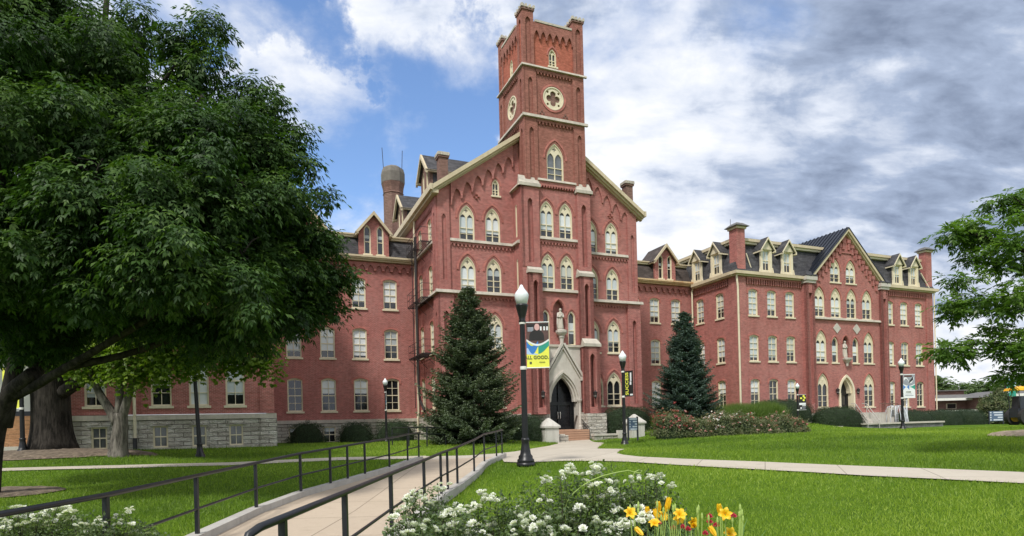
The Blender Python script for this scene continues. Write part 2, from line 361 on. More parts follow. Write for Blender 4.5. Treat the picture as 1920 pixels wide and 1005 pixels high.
def glass(name, col, rough=.08):
    m, t, b = new_mat(name, rough, col, 0, .9); co = coords(t)
    c = rgbmix(t, rng_n(t, noise_n(t, co, .8, 3), .4, .7), col, tuple(k * 2.2 for k in col)); t.links.new(c, b.inputs['Base Color'])
    bump_n(t, b, noise_n(t, co, 2.5, 2), .06, .02)
glass('glass', (.012, .013, .015)); simple('glass_door', (.010, .010, .012), .25, .3, spec=.35); glass('glass_grey', (.09, .095, .10), .12)
def blind(name, col, per=.05, cont=.12):
    m, t, b = new_mat(name, .35, col, 0, .5); co = coords(t)
    w = t.nodes.new('ShaderNodeTexWave'); w.wave_type = 'BANDS'; w.bands_direction = 'Z'; w.inputs['Scale'].default_value = 1 / per / 3.2; w.inputs['Distortion'].default_value = .3
    t.links.new(co, w.inputs['Vector'])
    c = rgbmix(t, math_node(t, 'MULTIPLY', w.outputs['Fac'], cont * 3), col, tuple(k * .6 for k in col))
    c = rgbmix(t, rng_n(t, noise_n(t, co, 1.6, 4), .4, .7, 0, .35), c, tuple(k * .72 for k in col))
    t.links.new(c, b.inputs['Base Color'])
blind('blind', (.58, .63, .65)); blind('blind_grey', (.44, .48, .49)); blind('blind_white', (.74, .77, .78)); blind('blind_warm', (.54, .55, .50))
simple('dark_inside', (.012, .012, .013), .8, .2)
simple('black_paint', (.010, .0105, .012), .38, .3, 8, bump=.05, spec=.5)
simple('rail_paint', (.012, .014, .018), .38, .25, 6, bump=.05, spec=.45)
simple('iron', (.028, .022, .022), .6, .4, 5, spec=.4)
barky('bark', (.036, .031, .026))
barky('bark_pale', (.15, .135, .115))
simple('twig', (.06, .052, .035), .9, .3, 5)
simple('mulch', (.16, .125, .09), 1.0, .6, 6, bump=1.0, fine=30)
simple('mulch_pale', (.30, .24, .17), 1.0, .4, 6, bump=1.0, fine=30)
simple('asphalt', (.06, .06, .06), .9, .2)
simple('sign_blue', (.10, .15, .24), .5, .1); simple('sign_white', (.62, .67, .74), .5, .1)
simple('yellow_paint', (.80, .42, .02), .4, .12); simple('rubber', (.03, .03, .03), .8, .2); simple('machine_dark', (.035, .04, .05), .5, .2)
simple('ban_yellow', (.80, .80, .10), .6, .06); simple('ban_black', (.02, .018, .018), .55, .2); simple('ban_white', (.75, .77, .78), .55, .06)
simple('ban_blue', (.04, .20, .55), .6, .12); simple('ban_green', (.03, .30, .22), .6, .12); simple('ban_brown', (.10, .055, .05), .6, .3); simple('ban_sky', (.42, .58, .82), .6, .1)
simple('ban_skin', (.62, .38, .36), .6, .08); simple('ban_ink', (.10, .12, .05), .6, .1); simple('ban_grey', (.28, .30, .34), .6, .15)
simple('core_green', (.018, .03, .012), 1., .4, 6, bump=.8)
def lampglass():
    m, t, b = new_mat('lamp_glass', .25, (.80, .84, .86), 0, .6); b.inputs['Subsurface Weight'].default_value = .0
    co = coords(t); w = t.nodes.new('ShaderNodeTexWave'); w.inputs['Scale'].default_value = 12; t.links.new(co, w.inputs['Vector']); bump_n(t, b, w.outputs['Fac'], .3, .01)
lampglass()
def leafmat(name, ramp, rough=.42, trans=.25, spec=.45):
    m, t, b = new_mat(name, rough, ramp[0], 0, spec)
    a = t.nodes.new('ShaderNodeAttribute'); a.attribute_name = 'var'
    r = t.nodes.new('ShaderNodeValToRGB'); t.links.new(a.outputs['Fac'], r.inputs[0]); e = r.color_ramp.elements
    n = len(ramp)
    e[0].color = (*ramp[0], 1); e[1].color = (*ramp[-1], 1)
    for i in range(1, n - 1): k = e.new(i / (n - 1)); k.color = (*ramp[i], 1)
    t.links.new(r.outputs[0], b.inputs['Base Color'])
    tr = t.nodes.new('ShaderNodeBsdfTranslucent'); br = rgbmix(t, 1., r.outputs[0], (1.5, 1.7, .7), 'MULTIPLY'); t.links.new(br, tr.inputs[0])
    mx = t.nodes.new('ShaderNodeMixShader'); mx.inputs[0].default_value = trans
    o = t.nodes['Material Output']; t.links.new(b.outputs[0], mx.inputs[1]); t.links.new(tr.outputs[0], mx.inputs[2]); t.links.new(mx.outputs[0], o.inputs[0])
leafmat('leaf_dark', [(.014, .032, .009), (.024, .058, .013), (.044, .096, .018), (.085, .15, .026)], .55, .25, .28)
leafmat('leaf_maple', [(.07, .12, .015), (.12, .20, .02), (.20, .28, .03)], .5, .4)
leafmat('leaf_right', [(.035, .075, .016), (.08, .155, .026), (.16, .26, .045)], .4, .42)
leafmat('leaf_far', [(.05, .085, .03), (.07, .115, .04), (.10, .15, .05)], .6, .3)
leafmat('needle', [(.040, .062, .036), (.070, .104, .058), (.115, .155, .088), (.18, .22, .135)], .6, .1)
leafmat('needle_blue', [(.045, .080, .064), (.08, .13, .105), (.13, .19, .16)], .6, .1)
leafmat('hedge_leaf', [(.012, .028, .010), (.020, .045, .014), (.034, .07, .02)], .5, .12)
leafmat('yew_leaf', [(.014, .034, .016), (.02, .048, .02), (.034, .068, .028)], .55, .12)
leafmat('rose_leaf', [(.05, .08, .03), (.09, .14, .05), (.15, .21, .075), (.22, .26, .11)], .5, .25)
leafmat('rose_leaf_far', [(.05, .08, .03), (.10, .14, .055), (.17, .17, .085)], .6, .2)
leafmat('lily_leaf', [(.06, .13, .03), (.11, .21, .045), (.17, .29, .07)], .45, .3)
leafmat('ornamental_grass', [(.07, .13, .02), (.11, .18, .03), (.16, .23, .05)], .6, .3)
leafmat('grass_blade', [(.075, .14, .012), (.155, .25, .020), (.24, .345, .032), (.36, .45, .07)], .55, .35)
leafmat('petal_white', [(.74, .74, .72), (.82, .82, .81)], .5, .2)
leafmat('petal_yellow', [(.80, .42, .01), (.85, .58, .02), (.88, .68, .06)], .5, .25)
leafmat('petal_red', [(.36, .02, .04), (.5, .05, .08)], .5, .2)
leafmat('petal_pink', [(.42, .13, .13), (.52, .25, .22), (.60, .38, .34)], .5, .2)
def grass_ground():
    m, t, b = new_mat('grass', 1., (.1, .2, .02), 0, .1); co = coords(t)
    c = rgbmix(t, rng_n(t, noise_n(t, co, .25, 5, .6), .35, .68), (.10, .19, .012), (.18, .30, .02))
    c = rgbmix(t, rng_n(t, noise_n(t, co, 1.6, 5, .6, (1, .35, 1)), .45, .7, 0, .55), c, (.045, .10, .012))
    c = rgbmix(t, rng_n(t, noise_n(t, co, 22, 5, .7), .4, .62, 0, .8), c, (.04, .10, .010))
    c = rgbmix(t, rng_n(t, noise_n(t, co, 60, 3, .7), .5, .68, 0, .5), c, (.17, .28, .04))
    t.links.new(c, b.inputs['Base Color']); bump_n(t, b, noise_n(t, co, 45, 5, .7), 1.0, .05)
grass_ground()
def water():
    m, t, b = new_mat('water_spray', .1, (.8, .85, .9), 0, .6); b.inputs['Alpha'].default_value = .45
water()
# ------------------------------------------------------------------ the hall; local axes: s along the front, c away from it, z up
O_ = (20.5, 40.0, 0.3)
hall_root = empty('college_building', hall(20.5, 40.0, 0.3), A_, 'long red brick college building with a tall square tower, pointed windows and a limestone base', 'building')
FR = lambda c: (lambda a, b, t: (a, c + t, b))            # wall facing the front
SL = lambda s: (lambda a, b, t: (s + t, a, b))            # wall facing left
SRR = lambda s: (lambda a, b, t: (s - t, a, b))           # wall facing right
def put(mb, name, smooth=False, parent=None): return mb.build(name, parent or hall_root, smooth, off=O_)
def rect(x0, x1, z0, z1): return [(x0, z0), (x1, z0), (x1, z1), (x0, z1)]
def seg_pts(w, h, rise=None, cx=0, z0=0, n=8):
    rise = .16 * w if rise is None else rise
    R = (w * w / 4 + rise * rise) / (2 * rise); a = math.asin(w / 2 / R)
    return [(cx - w / 2, z0), (cx + w / 2, z0)] + [(cx + R * math.sin(a - 2 * a * i / n), z0 + h - R + R * math.cos(a - 2 * a * i / n)) for i in range(n + 1)]
def goth_arc(w, rise, cx, zs, n=7):     # from right springing over the apex to left springing
    R = (w * w / 4 + rise * rise) / w; c = w / 2 - R; a = math.asin(min(1, rise / R))
    if R > rise and -c > 0: pass
    amax = math.atan2(rise, -c)
    r = [(cx + c + R * math.cos(amax * i / n), zs + R * math.sin(amax * i / n)) for i in range(n + 1)]
    return r + [(2 * cx - x, z) for x, z in r[-2::-1]]
def goth_pts(w, h, cx=0, z0=0, n=7, k=.88):
    rise = k * w
    return [(cx - w / 2, z0), (cx + w / 2, z0)] + goth_arc(w, rise, cx, z0 + h - rise, n)
def hood(w, h, cx, z0, g0, g1, k=.88):   # ring over an arch
    zs = z0 + h - k * w
    o = goth_arc(w + 2 * g1, k * w + g1 * 1.15, cx, zs); i = goth_arc(w + 2 * g0, k * w + g0 * 1.15, cx, zs)
    return [(x, z) for x, z in o] + [(x, z) for x, z in reversed(i)]
def seg_hood(w, h, cx, z0, g0, g1):
    o = seg_pts(w + 2 * g1, h + g1, None, cx, z0)[2:]; i = seg_pts(w + 2 * g0, h + g0, None, cx, z0)[2:]
    lo = z0 + h - .16 * w - .25
    return [(cx + w / 2 + g1, lo)] + o + [(cx - w / 2 - g1, lo), (cx - w / 2 - g0, lo)] + i[::-1] + [(cx + w / 2 + g0, lo)]
def corbels(a0, a1, ztop, drop, n, leg=.3, k=.9, slope=0):
    p = (a1 - a0) / n; lw = p * leg; pts = [(a0, ztop), (a1, ztop)]
    pts.append((a1, ztop - drop))
    for i in range(n):
        x1 = a1 - i * p - lw / 2; x0 = a1 - (i + 1) * p + lw / 2; w = x1 - x0
        if i == 0: pts.append((x1, ztop - drop))
        rise = min(k * w, drop * .75)
        pts += goth_arc(w, rise, (x0 + x1) / 2, ztop - drop + .02, 4)
        pts.append((x0, ztop - drop))
        if i < n - 1: pts.append((x0 - lw, ztop - drop))
    pts.append((a0, ztop - drop))
    out = [pts[0]]
    for q in pts[1:]:
        if abs(q[0] - out[-1][0]) + abs(q[1] - out[-1][1]) > 1e-4: out.append(q)
    return [(x, z + slope * (x - a0)) for x, z in out]
# --- window kinds (origin at the middle of the sill line, +y into the wall)
WXF = lambda a, b, t: (a, t, b)
WM = {}
def win_meshes(kind, w, h, blind_mat, frac, gl='glass', rows=4, cols=2):
    key = (kind, round(w, 2), round(h, 2), blind_mat, round(frac, 2), gl, rows, cols)
    if key in WM: return WM[key]
    fr = MB(); pa = MB(); bl = MB(); si = MB(); f = .085; mu = .035
    if kind in ('seg', 'rect'):
        out = seg_pts(w, h) if kind == 'seg' else rect(-w / 2, w / 2, 0, h)
        holes = []; iw = w - 2 * f; cw = (iw - (cols - 1) * mu) / cols; ht = h - 2 * f - (.16 * w * .75 if kind == 'seg' else 0)
        rh = (ht - (rows - 1) * mu - .03) / rows; z = f
        for r in range(rows):
            for c in range(cols):
                x = -iw / 2 + c * (cw + mu)
                if r == rows - 1 and kind == 'seg':
                    e = .16 * w * .5
                    l, rr = (0, e) if c == 0 else (e, 0)
                    if cols == 1: l = rr = 0
                    holes.append([(x, z), (x + cw, z), (x + cw, z + rh + rr), (x, z + rh + l)])
                else: holes.append(rect(x, x + cw, z, z + rh))
            z += rh + mu + (.03 if r == rows // 2 - 1 else 0)
        fr.plate(out, holes, WXF, .09, .15, 'cream')
        hh = h - (.16 * w if kind == 'seg' else 0)
        pa.plate(out, [], WXF, .15, .17, gl, sides=False)
        if frac > 0: bl.box(-w / 2 + .03, w / 2 - .03, .146, .149, (1 - frac) * hh, hh - .02, blind_mat)
        si.box(-w / 2 - .1, w / 2 + .1, -.09, .1, -.13, 0.0, 'cream')
        # casing stepping out towards the wall face
        io = seg_pts(w - .1, h - .1, None, 0, .05) if kind == 'seg' else rect(-w / 2 + .05, w / 2 - .05, .05, h - .05)
        fr.plate(out, [io], WXF, .03, .09, 'cream')
    elif kind in ('goth', 'trac', 'lancet'):
        out = goth_pts(w, h); holes = []
        if kind == 'lancet':
            iw = w - .17; hh = h - .2; zm = hh * .46
            holes = [rect(-iw / 2, iw / 2, .08, zm), goth_pts(iw, hh - zm + .03, 0, zm + .05)]
        else:
            iw = w - 2 * f; cm = .07; cw = (iw - cm) / 2; hl = h * (.74 if kind == 'goth' else .70)
            for sgn in (-1, 1):
                cx = sgn * (cm / 2 + cw / 2); zm = h * .34
                holes += [rect(cx - cw / 2, cx + cw / 2, .08, zm / 2 + .02), rect(cx - cw / 2, cx + cw / 2, zm / 2 + .05, zm)]
                holes.append(goth_pts(cw, hl - zm - .05, cx, zm + .05, 5))
            a = .035 * (w / 1.1); L = .13 * (w / 1.1); zc = h * .845
            if kind == 'goth':
                holes.append([(-a, zc - L), (a, zc - L), (a, zc - a), (L, zc - a), (L, zc + a), (a, zc + a), (a, zc + L), (-a, zc + L), (-a, zc + a), (-L, zc + a), (-L, zc - a), (-a, zc - a)])
        fr.plate(out, holes, WXF, .10, .17, 'cream')
        fr.plate(out, [goth_pts(w - .12, h - .15, 0, .05)], WXF, .03, .10, 'cream')
        if kind == 'trac':   # raised star moulding in the head
            zc = h * .80
            for q in range(5):
                an = PI / 2 + q * 2 * PI / 5
                fr.tube([(0, .095, zc), (.2 * math.cos(an), .095, zc + .2 * math.sin(an))], .02, 'cream', 5)
        pa.plate(out, [], WXF, .17, .19, gl, sides=False)
        if frac > 0:
            zl = (1 - frac) * h
            bl.plate(rect(-w / 2 + .05, w / 2 - .05, zl, h * .60) if kind == 'trac' else rect(-w / 2 + .05, w / 2 - .05, zl, h * .66), [], WXF, .165, .168, blind_mat)
        si.box(-w / 2 - .1, w / 2 + .1, -.08, .1, -.12, 0.0, 'cream')
    WM[key] = dict(frame=fr.mesh('window'), pane=pa.mesh('pane'), sill=si.mesh('sill'), blind=bl.mesh('blind') if frac > 0 else None)
    return WM[key]
def window(name, ms, x, y, z, face='F', sill=True, parent=None):
    rz = {'F': 0, 'L': -PI / 2, 'R': PI / 2}[face]
    w = link(name, ms['frame'], parent or hall_root, (x - O_[0], y - O_[1], z - O_[2]), rz)
    link('pane', ms['pane'], w)
    if ms['blind']: link('blind', ms['blind'], w)
    if sill: link('sill', ms['sill'], w)
    return w
BL = [('blind', .78), ('blind', .66), ('blind_grey', .82), ('blind_white', .74), ('blind', .93), ('blind_warm', .60), ('blind_white', .88), ('blind', .70), ('blind_white', .97), ('blind_grey', .5), ('blind', .84)]
bk = lambda i: BL[i % len(BL)]
class Wall:
    """a brick wall plate with its windows, hoods and reveals"""
    def __init__(s, mat='brick'): s.mb = MB(); s.mat = mat
    def wall(s, outline, holes, xf, thick=.3, mat=None): s.mb.plate(outline, holes, xf, 0, thick, mat or s.mat); return s
    def proud(s, pts, xf, t, mat=None, holes=()): s.mb.plate(pts, list(holes), xf, -t, 0.02, mat or s.mat); return s
def rows_of(face, xf, base, xs, rows, wall, xc, kind='seg', w=1.05, hoodm='brick_arch', name='window', bi=0, skip=()):
    """add windows; returns holes for the wall plate. base = plane coordinate"""
    holes = []
    for r, (z, h) in enumerate(rows):
        for i, x in enumerate(xs):
            if (r, i) in skip: continue
            k = kind
            b, fc = bk(bi + r * 5 + i * 3)
            if kind == 'seg': holes.append(seg_pts(w, h, None, x, z)); wall.proud(seg_hood(w, h, x, z, .02, .17), xf, .035, hoodm)
            elif kind == 'rect': holes.append(rect(x - w / 2, x + w / 2, z, z + h))
            else: holes.append(goth_pts(w, h, x, z)); wall.proud(hood(w, h, x, z, .14, .26), xf, .05, hoodm)
            px_, py_ = (x, base) if face == 'F' else (base, x)
            if r == 0 and kind == 'seg' and bi != 2: ms = win_meshes(kind, w, h, 'blind_white', .42 if (i + bi) % 3 else .0, 'glass')
            else: ms = win_meshes(kind, w, h, b, fc)
            window(name, ms, px_, py_, z, face)
    return holes
def lancet_panel(xf, a0, a1, z0, z1, t=.12, rec=.3, mat='brick', mb=None):
    """pilaster strip with a blind lancet sunk in it"""
    w = (a1 - a0); lw = w * rec
    mb.plate(rect(a0, a1, z0, z1), [goth_pts(lw, z1 - z0 - .7, (a0 + a1) / 2, z0 + .15)], xf, -t, .01, mat)
# ============ central block
w = Wall()
XF = FR(41.35)
rowsC = [(3.05, 2.65), (7.2, 2.55), (11.3, 2.5), (14.95, 2.5)]
holes = rows_of('F', XF, 41.35, [14.13, 16.1], rowsC[1:], w, None, 'goth', 1.14, bi=1)
holes += rows_of('F', XF, 41.35, [24.2, 26.08], rowsC[1:], w, None, 'goth', 1.14, bi=4)
for x in (14.13, 16.1): holes.append(goth_pts(1.2, 2.65, x, 3.05)); window('window', win_meshes('goth', 1.2, 2.65, 'blind', 0), x, 41.35, 3.05); w.proud(hood(1.2, 2.65, x, 3.05, .14, .26), XF, .05, 'brick_arch')
for x in (24.35, 26.0): holes.append(goth_pts(1.3, 2.65, x, 3.05)); window('window', win_meshes('goth', 1.3, 2.65, 'blind', 0), x, 41.35, 3.05); w.proud(hood(1.3, 2.65, x, 3.05, .14, .26), XF, .05, 'brick_arch')
holes.append(goth_pts(.56, 1.2, 16.4, 18.37)); window('window', win_meshes('goth', .56, 1.2, 'blind', 0), 16.4, 41.35, 18.37)
w.proud(hood(.56, 1.2, 16.4, 18.37, .08, .17), XF, .04, 'brick_arch')
RID, EAV, RIDZ = 20.15, 18.25, 24.0
w.wall([(11.95, 2.5), (28.35, 2.5), (28.35, EAV), (RID, RIDZ), (11.95, EAV)], holes, XF)
sl = (RIDZ - EAV) / (RID - 11.95)
# arcades under the rakes
w.proud(corbels(12.95, 17.75, EAV + .62, 1.62, 6, .12, 1.3, sl), XF, .2)
r_ = corbels(12.55, 16.6, EAV + .5, 1.62, 5, .12, 1.3, sl); w.proud([(2 * RID - x, z) for x, z in r_], XF, .11)
for side in (0, 1):
    a0, a1 = (11.95, 12.82) if side == 0 else (27.5, 28.35)
    w.mb.plate(rect(a0, a1, 11.2, EAV - .25 + (.35)), [goth_pts(.3, 4.6, (a0 + a1) / 2 + (.02 if side == 0 else 0), 12.0)], XF, -.12, .01, 'brick')
    b0, b1 = (11.85, 12.95) if side == 0 else (27.3, 28.45)
    w.mb.plate(rect(b0, b1, 2.5, 11.05), [goth_pts(.36, 6.6, (b0 + b1) / 2, 3.2)], XF, -.22, .01, 'brick')
# small corbel tables under the string courses
w.proud(corbels(12.85, 17.68, 14.78, .36, 17, .3), XF, .10); w.proud(corbels(23.32, 27.5, 14.78, .36, 15, .3), XF, .10)
w.proud(corbels(12.95, 17.68, 11.08, .36, 17, .3), XF, .10); w.proud(corbels(23.32, 27.3, 11.08, .36, 15, .3), XF, .10)
for x, z in ((14.9, 18.1), (26.0, 17.9)):
    for dx, dz in ((-.16, 0), (.16, 0), (0, .16), (0, -.14)): w.mb.lathe([(.07, -.04), (.1, 0)], (x + dx, 41.31, z + dz), 'brick_arch', 6)
# left flank
XL = SL(11.95)
hl = rows_of('L', XL, 11.95, [46.2, 43.4], [(3.05, 2.4), (7.1, 2.3), (11.2, 2.2), (15.3, 1.5)], w, None, 'seg', .95, bi=3)
w.wall([(41.65, 2.5), (60, 2.5), (60, EAV), (41.65, EAV)], hl, XL)
w.proud(corbels(41.9, 47.5, EAV - .3, .75, 16, .34), XL, .10)
w.mb.plate(rect(41.35, 42.25, 11.2, EAV), [goth_pts(.3, 4.8, 41.8, 12.0)], XL, -.12, .01, 'brick')
w.mb.plate(rect(41.13, 42.4, 2.5, 11.05), [goth_pts(.36, 6.6, 41.8, 3.2)], XL, -.10, .01, 'brick')
w.wall([(41.65, 2.5), (60, 2.5), (60, EAV), (41.65, EAV)], [], SRR(28.35))
w.mb.plate([(12.2, 2.5), (28.1, 2.5), (28.1, EAV), (RID, RIDZ), (12.2, EAV)], [], FR(60), 0, .2, 'brick')
put(w.mb, 'wall')
# stone base of the centre
b = MB()
b.box(11.75, 17.7, 41.13, 41.6, -.3, 2.5, 'limestone'); b.box(23.25, 28.5, 41.13, 41.6, -.3, 2.5, 'limestone'); b.box(11.75, 12.2, 41.6, 60, -.3, 2.5, 'limestone'); b.box(28.1, 28.5, 41.6, 60, -.3, 2.5, 'limestone')
b.box(17.45, 19.28, 39.55, 41.2, -.3, 2.5, 'limestone'); b.box(22.0, 23.55, 39.45, 41.2, -.3, 2.5, 'limestone'); b.box(22.15, 23.75, 38.9, 39.45, -.3, 2.42, 'limestone')
put(b, 'stone_base')
# strings
def string(segs, name='string_course', mat='stone', h=.2, pr=.2, top=None):
    m = MB()
    for face, p, a0, a1, z in segs:
        if face == 'F': m.hexa([(a0, p - pr, z), (a1, p - pr, z), (a1, p + .02, z), (a0, p + .02, z)], [(a0, p - pr * .75, z + h), (a1, p - pr * .75, z + h), (a1, p + .02, z + h + .05), (a0, p + .02, z + h + .05)], mat)
        elif face == 'L': m.hexa([(p - pr, a0, z), (p + .02, a0, z), (p + .02, a1, z), (p - pr, a1, z)], [(p - pr * .75, a0, z + h), (p + .02, a0, z + h + .05), (p + .02, a1, z + h + .05), (p - pr * .75, a1, z + h)], mat)
        else: m.hexa([(p + pr, a0, z), (p - .02, a0, z), (p - .02, a1, z), (p + pr, a1, z)], [(p + pr * .75, a0, z + h), (p - .02, a0, z + h + .05), (p - .02, a1, z + h + .05), (p + pr * .75, a1, z + h)], mat)
    return put(m, name)
string([('F', 41.35, 12.82, 17.5, 14.75), ('L', 17.7, 40.2, 41.35, 14.75)]); string([('F', 41.35, 23.32, 27.5, 14.75)]); string([('L', 11.95, 42.25, 47.3, 14.75)])
string([('F', 41.13, 11.65, 17.5, 11.05), ('L', 11.85, 41.13, 47.3, 11.05)]); string([('F', 41.13, 23.32, 28.65, 11.05)])
# ============ tower
w = Wall('brick'); XF = FR(40.0); TS0, TS1 = 17.7, 23.3
holes = []
for z, h, bi in ((15.3, 2.65, 0), (11.55, 2.55, 2)):
    for i, x in enumerate((19.8, 21.34)):
        b_, f_ = bk(bi + i * 3); holes.append(goth_pts(1.08, h, x, z)); window('window', win_meshes('goth', 1.08, h, b_, f_), x, 40.0, z); w.proud(hood(1.08, h, x, z, .13, .24), XF, .05, 'brick_arch')
for x in (19.5, 21.62):
    holes.append(goth_pts(.62, 2.5, x, 7.5)); window('window', win_meshes('lancet', .62, 2.5, 'blind', .66), x, 40.0, 7.5); w.proud(hood(.62, 2.5, x, 7.5, .1, .18), XF, .05, 'brick_arch')
holes.append(goth_pts(.92, 2.35, 20.58, 8.4)); w.proud(hood(.92, 2.35, 20.58, 8.4, .06, .16), XF, .06, 'brick_arch')
holes.append(goth_pts(2.6, 4.15, 20.62, 1.3))
w.wall(rect(TS0, TS1, 1.0, 18.75), holes, XF)
w.mb.plate(goth_pts(1.0, 2.5, 20.58, 8.35), [], FR(40.45), 0, .05, 'brick')     # back of the niche
w.wall([(40.3, 1.0), (41.4, 1.0), (41.4, 19.2), (40.3, 19.2)], [goth_pts(.3, 2.4, 40.75, 15.3), goth_pts(.3, 2.2, 40.75, 11.55)], SL(TS0)); w.wall([(40.3, 1.0), (41.4, 1.0), (41.4, 19.2), (40.3, 19.2)], [], SRR(TS1))
for z, h in ((15.3, 2.4), (11.55, 2.2)): window('window', win_meshes('lancet', .3, h, 'blind', .0), TS0, 40.75, z, 'L', sill=False)
w.proud(corbels(19.15, 22.2, 15.1, .36, 12, .3), XF, .10)
w.proud(corbels(19.15, 22.2, 19.3, .45, 14, .34), FR(40.0), .14)
for a0, a1 in ((17.7, 19.08), (22.22, 23.3)):
    w.mb.plate(rect(a0, a1, 13.0, 18.72), [goth_pts(.42, 4.6, (a0 + a1) / 2, 13.3)], XF, -.25, .01, 'brick')
w.mb.plate(rect(39.75, 40.45, 13.0, 18.72), [goth_pts(.24, 4.6, 40.1, 13.3)], SL(17.7), -.003, .2, 'brick')
for a0, a1 in ((18.05, 19.08), (22.15, 23.25)):
    w.mb.plate(rect(a0, a1, 2.5, 12.55), [goth_pts(.40, 3.9, (a0 + a1) / 2, 8.1)], FR(39.5), 0, .3, 'brick'); w.mb.plate(rect(39.5, 40.0, 2.5, 12.55), [], SL(a0), 0, .3, 'brick'); w.mb.plate(rect(39.5, 40.0, 2.5, 12.55), [], SRR(a1), 0, .3, 'brick')
w.mb.plate(rect(17.7, 18.05, 2.5, 13.0), [], FR(39.8), 0, .2, 'brick')
for a0, a1 in ((17.95, 19.2), (22.15, 23.4)):
    w.mb.plate(rect(a0, a1, 2.42, 7.35), [goth_pts(.42, 3.9, (a0 + a1) / 2, 2.9)], FR(39.05), 0, .3, 'brick'); w.mb.plate(rect(39.05, 39.6, 2.42, 7.35), [], SL(a0), 0, .3, 'brick'); w.mb.plate(rect(39.05, 39.6, 2.42, 7.35), [], SRR(a1), 0, .3, 'brick')
# upper shaft
US0, US1, UC0, UC1 = 18.28, 23.08, 40.05, 44.6
for z0, z1, mt in ((18.75, 23.85, 'brick_tower'), (23.85, 27.45, 'brick_tower'), (27.45, 30.75, 'brick_top')):
    hf = []; hs = []
    if z0 < 20: hf = [goth_pts(1.36, 2.75, 20.62, 19.5)]; hs = []
    elif z0 < 25: hf = [[(20.6 + .86 * math.cos(q * PI / 14), 25.52 + .86 * math.sin(q * PI / 14)) for q in range(28)]]; hs = [[(42.3 + .84 * math.cos(q * PI / 14), 25.52 + .84 * math.sin(q * PI / 14)) for q in range(28)]]
    else: hf = [goth_pts(.62, 1.3, 20.62, 27.86)]; hs = [goth_pts(.62, 1.3, 42.3, 27.86)]
    w.wall(rect(US0, US1, z0, z1), hf, FR(UC0), mat=mt); w.wall(rect(UC0 + .3, UC1, z0, z1), hs, SL(US0), mat=mt)
    w.wall(rect(UC0 + .3, UC1, z0, z1), [], SRR(US1), mat=mt); w.wall(rect(US0 + .3, US1 - .3, z0, z1), [], (lambda a, b_, t: (a, UC1 - t, b_)), mat=mt)
    L = z1 - z0
    pm = 'brick_tower'
    for a0, a1 in ((US0 - .02, US0 + .92), (US1 - .9, US1 + .02)):
        if z0 < 27: w.mb.plate(rect(a0, a1, z0 + .15, z1), [goth_pts(.36, L - 1.0, (a0 + a1) / 2, z0 + .25)], FR(UC0), -.13, .01, pm)
    for a0, a1 in ((UC0 - .13, UC0 + .8), (UC1 - .85, UC1 + .02)):
        if z0 < 27: w.mb.plate(rect(a0, a1, z0 + .15, z1), [goth_pts(.3, L - 1.0, (a0 + a1) / 2, z0 + .25)], SL(US0), -.13, .01, pm)
w.proud(hood(1.36, 2.75, 20.62, 19.5, .16, .28), FR(UC0), .05, 'brick_arch'); w.proud(hood(.62, 1.3, 20.62, 27.86, .08, .17), FR(UC0), .04, 'brick_arch')
w.proud(corbels(19.1, 22.2, 23.85, .42, 11, .3), FR(UC0), .13, 'brick_tower'); w.proud(corbels(19.1, 22.2, 27.45, .42, 12, .34), FR(UC0), .13, 'brick_tower')
w.proud(corbels(40.85, 44.0, 27.45, .42, 12, .34), SL(US0), .13, 'brick_tower'); w.proud(corbels(40.85, 44.0, 23.85, .42, 11, .3), SL(US0), .13, 'brick_tower')
w.proud(corbels(19.05, 22.25, 30.72, 1.15, 6, .16, 1.3), FR(UC0), .16, 'brick_tower'); w.proud(corbels(40.75, 44.0, 30.72, 1.15, 6, .16, 1.3), SL(US0), .16, 'brick_tower')
ring = [[(20.6 + r * math.cos(q * PI / 14), 25.52 + r * math.sin(q * PI / 14)) for q in range(28)] for r in (1.02, .87)]
w.mb.plate(ring[0], [ring[1]], FR(UC0), -.05, .01, 'brick_arch')
for x in (19.65, 21.55):
    for dx, dz in ((-.13, 0), (.13, 0), (0, .16)): w.mb.box(x + dx - .06, x + dx + .06, UC0 - .04, UC0 + .01, 24.25 + dz, 24.37 + dz, 'brick_brown')
put(w.mb, 'tower_wall')
# corner piers of the crown
for (a0, a1, c0, c1) in ((US0 - .08, US0 + .78, UC0 - .16, UC0 + .88), (US1 - .8, US1 + .04, UC0 - .16, UC0 + .85), (US0 - .08, US0 + .74, UC1 - .85, UC1 + .04), (US1 - .85, US1 + .04, UC1 - .9, UC1 + .1)):
    m = MB(); xm = (a0 + a1) / 2; cm_ = (c0 + c1) / 2
    m.plate(rect(a0, a1, 27.6, 31.45), [goth_pts(.42, 3.3, xm, 27.7)], FR(c0), 0, .12, 'brick_tower'); m.plate(rect(c0 + .12, c1, 27.6, 31.45), [goth_pts(.36, 3.3, cm_, 27.7)], SL(a0), 0, .12, 'brick_tower')
    m.box(a0 + .13, a1, c0 + .13, c1, 27.6, 31.44, 'brick_tower')
    for q in range(4):
        for p_, h_ in ((.07, .14),): m.box(a0 - p_, a1 + p_, c0 - p_, c1 + p_, 31.45, 31.6, 'brick_brown') if q == 0 else None
        fx = a0 - .1 + (a1 - a0 + .05) * q / 3
        m.box(fx, fx + .15, c0 - .12, c0 + .12, 31.6, 31.82, 'stone'); fy = c0 - .1 + (c1 - c0 + .05) * q / 3; m.box(a0 - .12, a0 + .12, fy + .01, fy + .14, 31.6, 31.80, 'stone')
    m.box(a0 - .02, a1 + .02, c0 - .02, c1 + .02, 31.6, 31.74, 'stone')
    put(m, 'corner_pier')
m = MB()
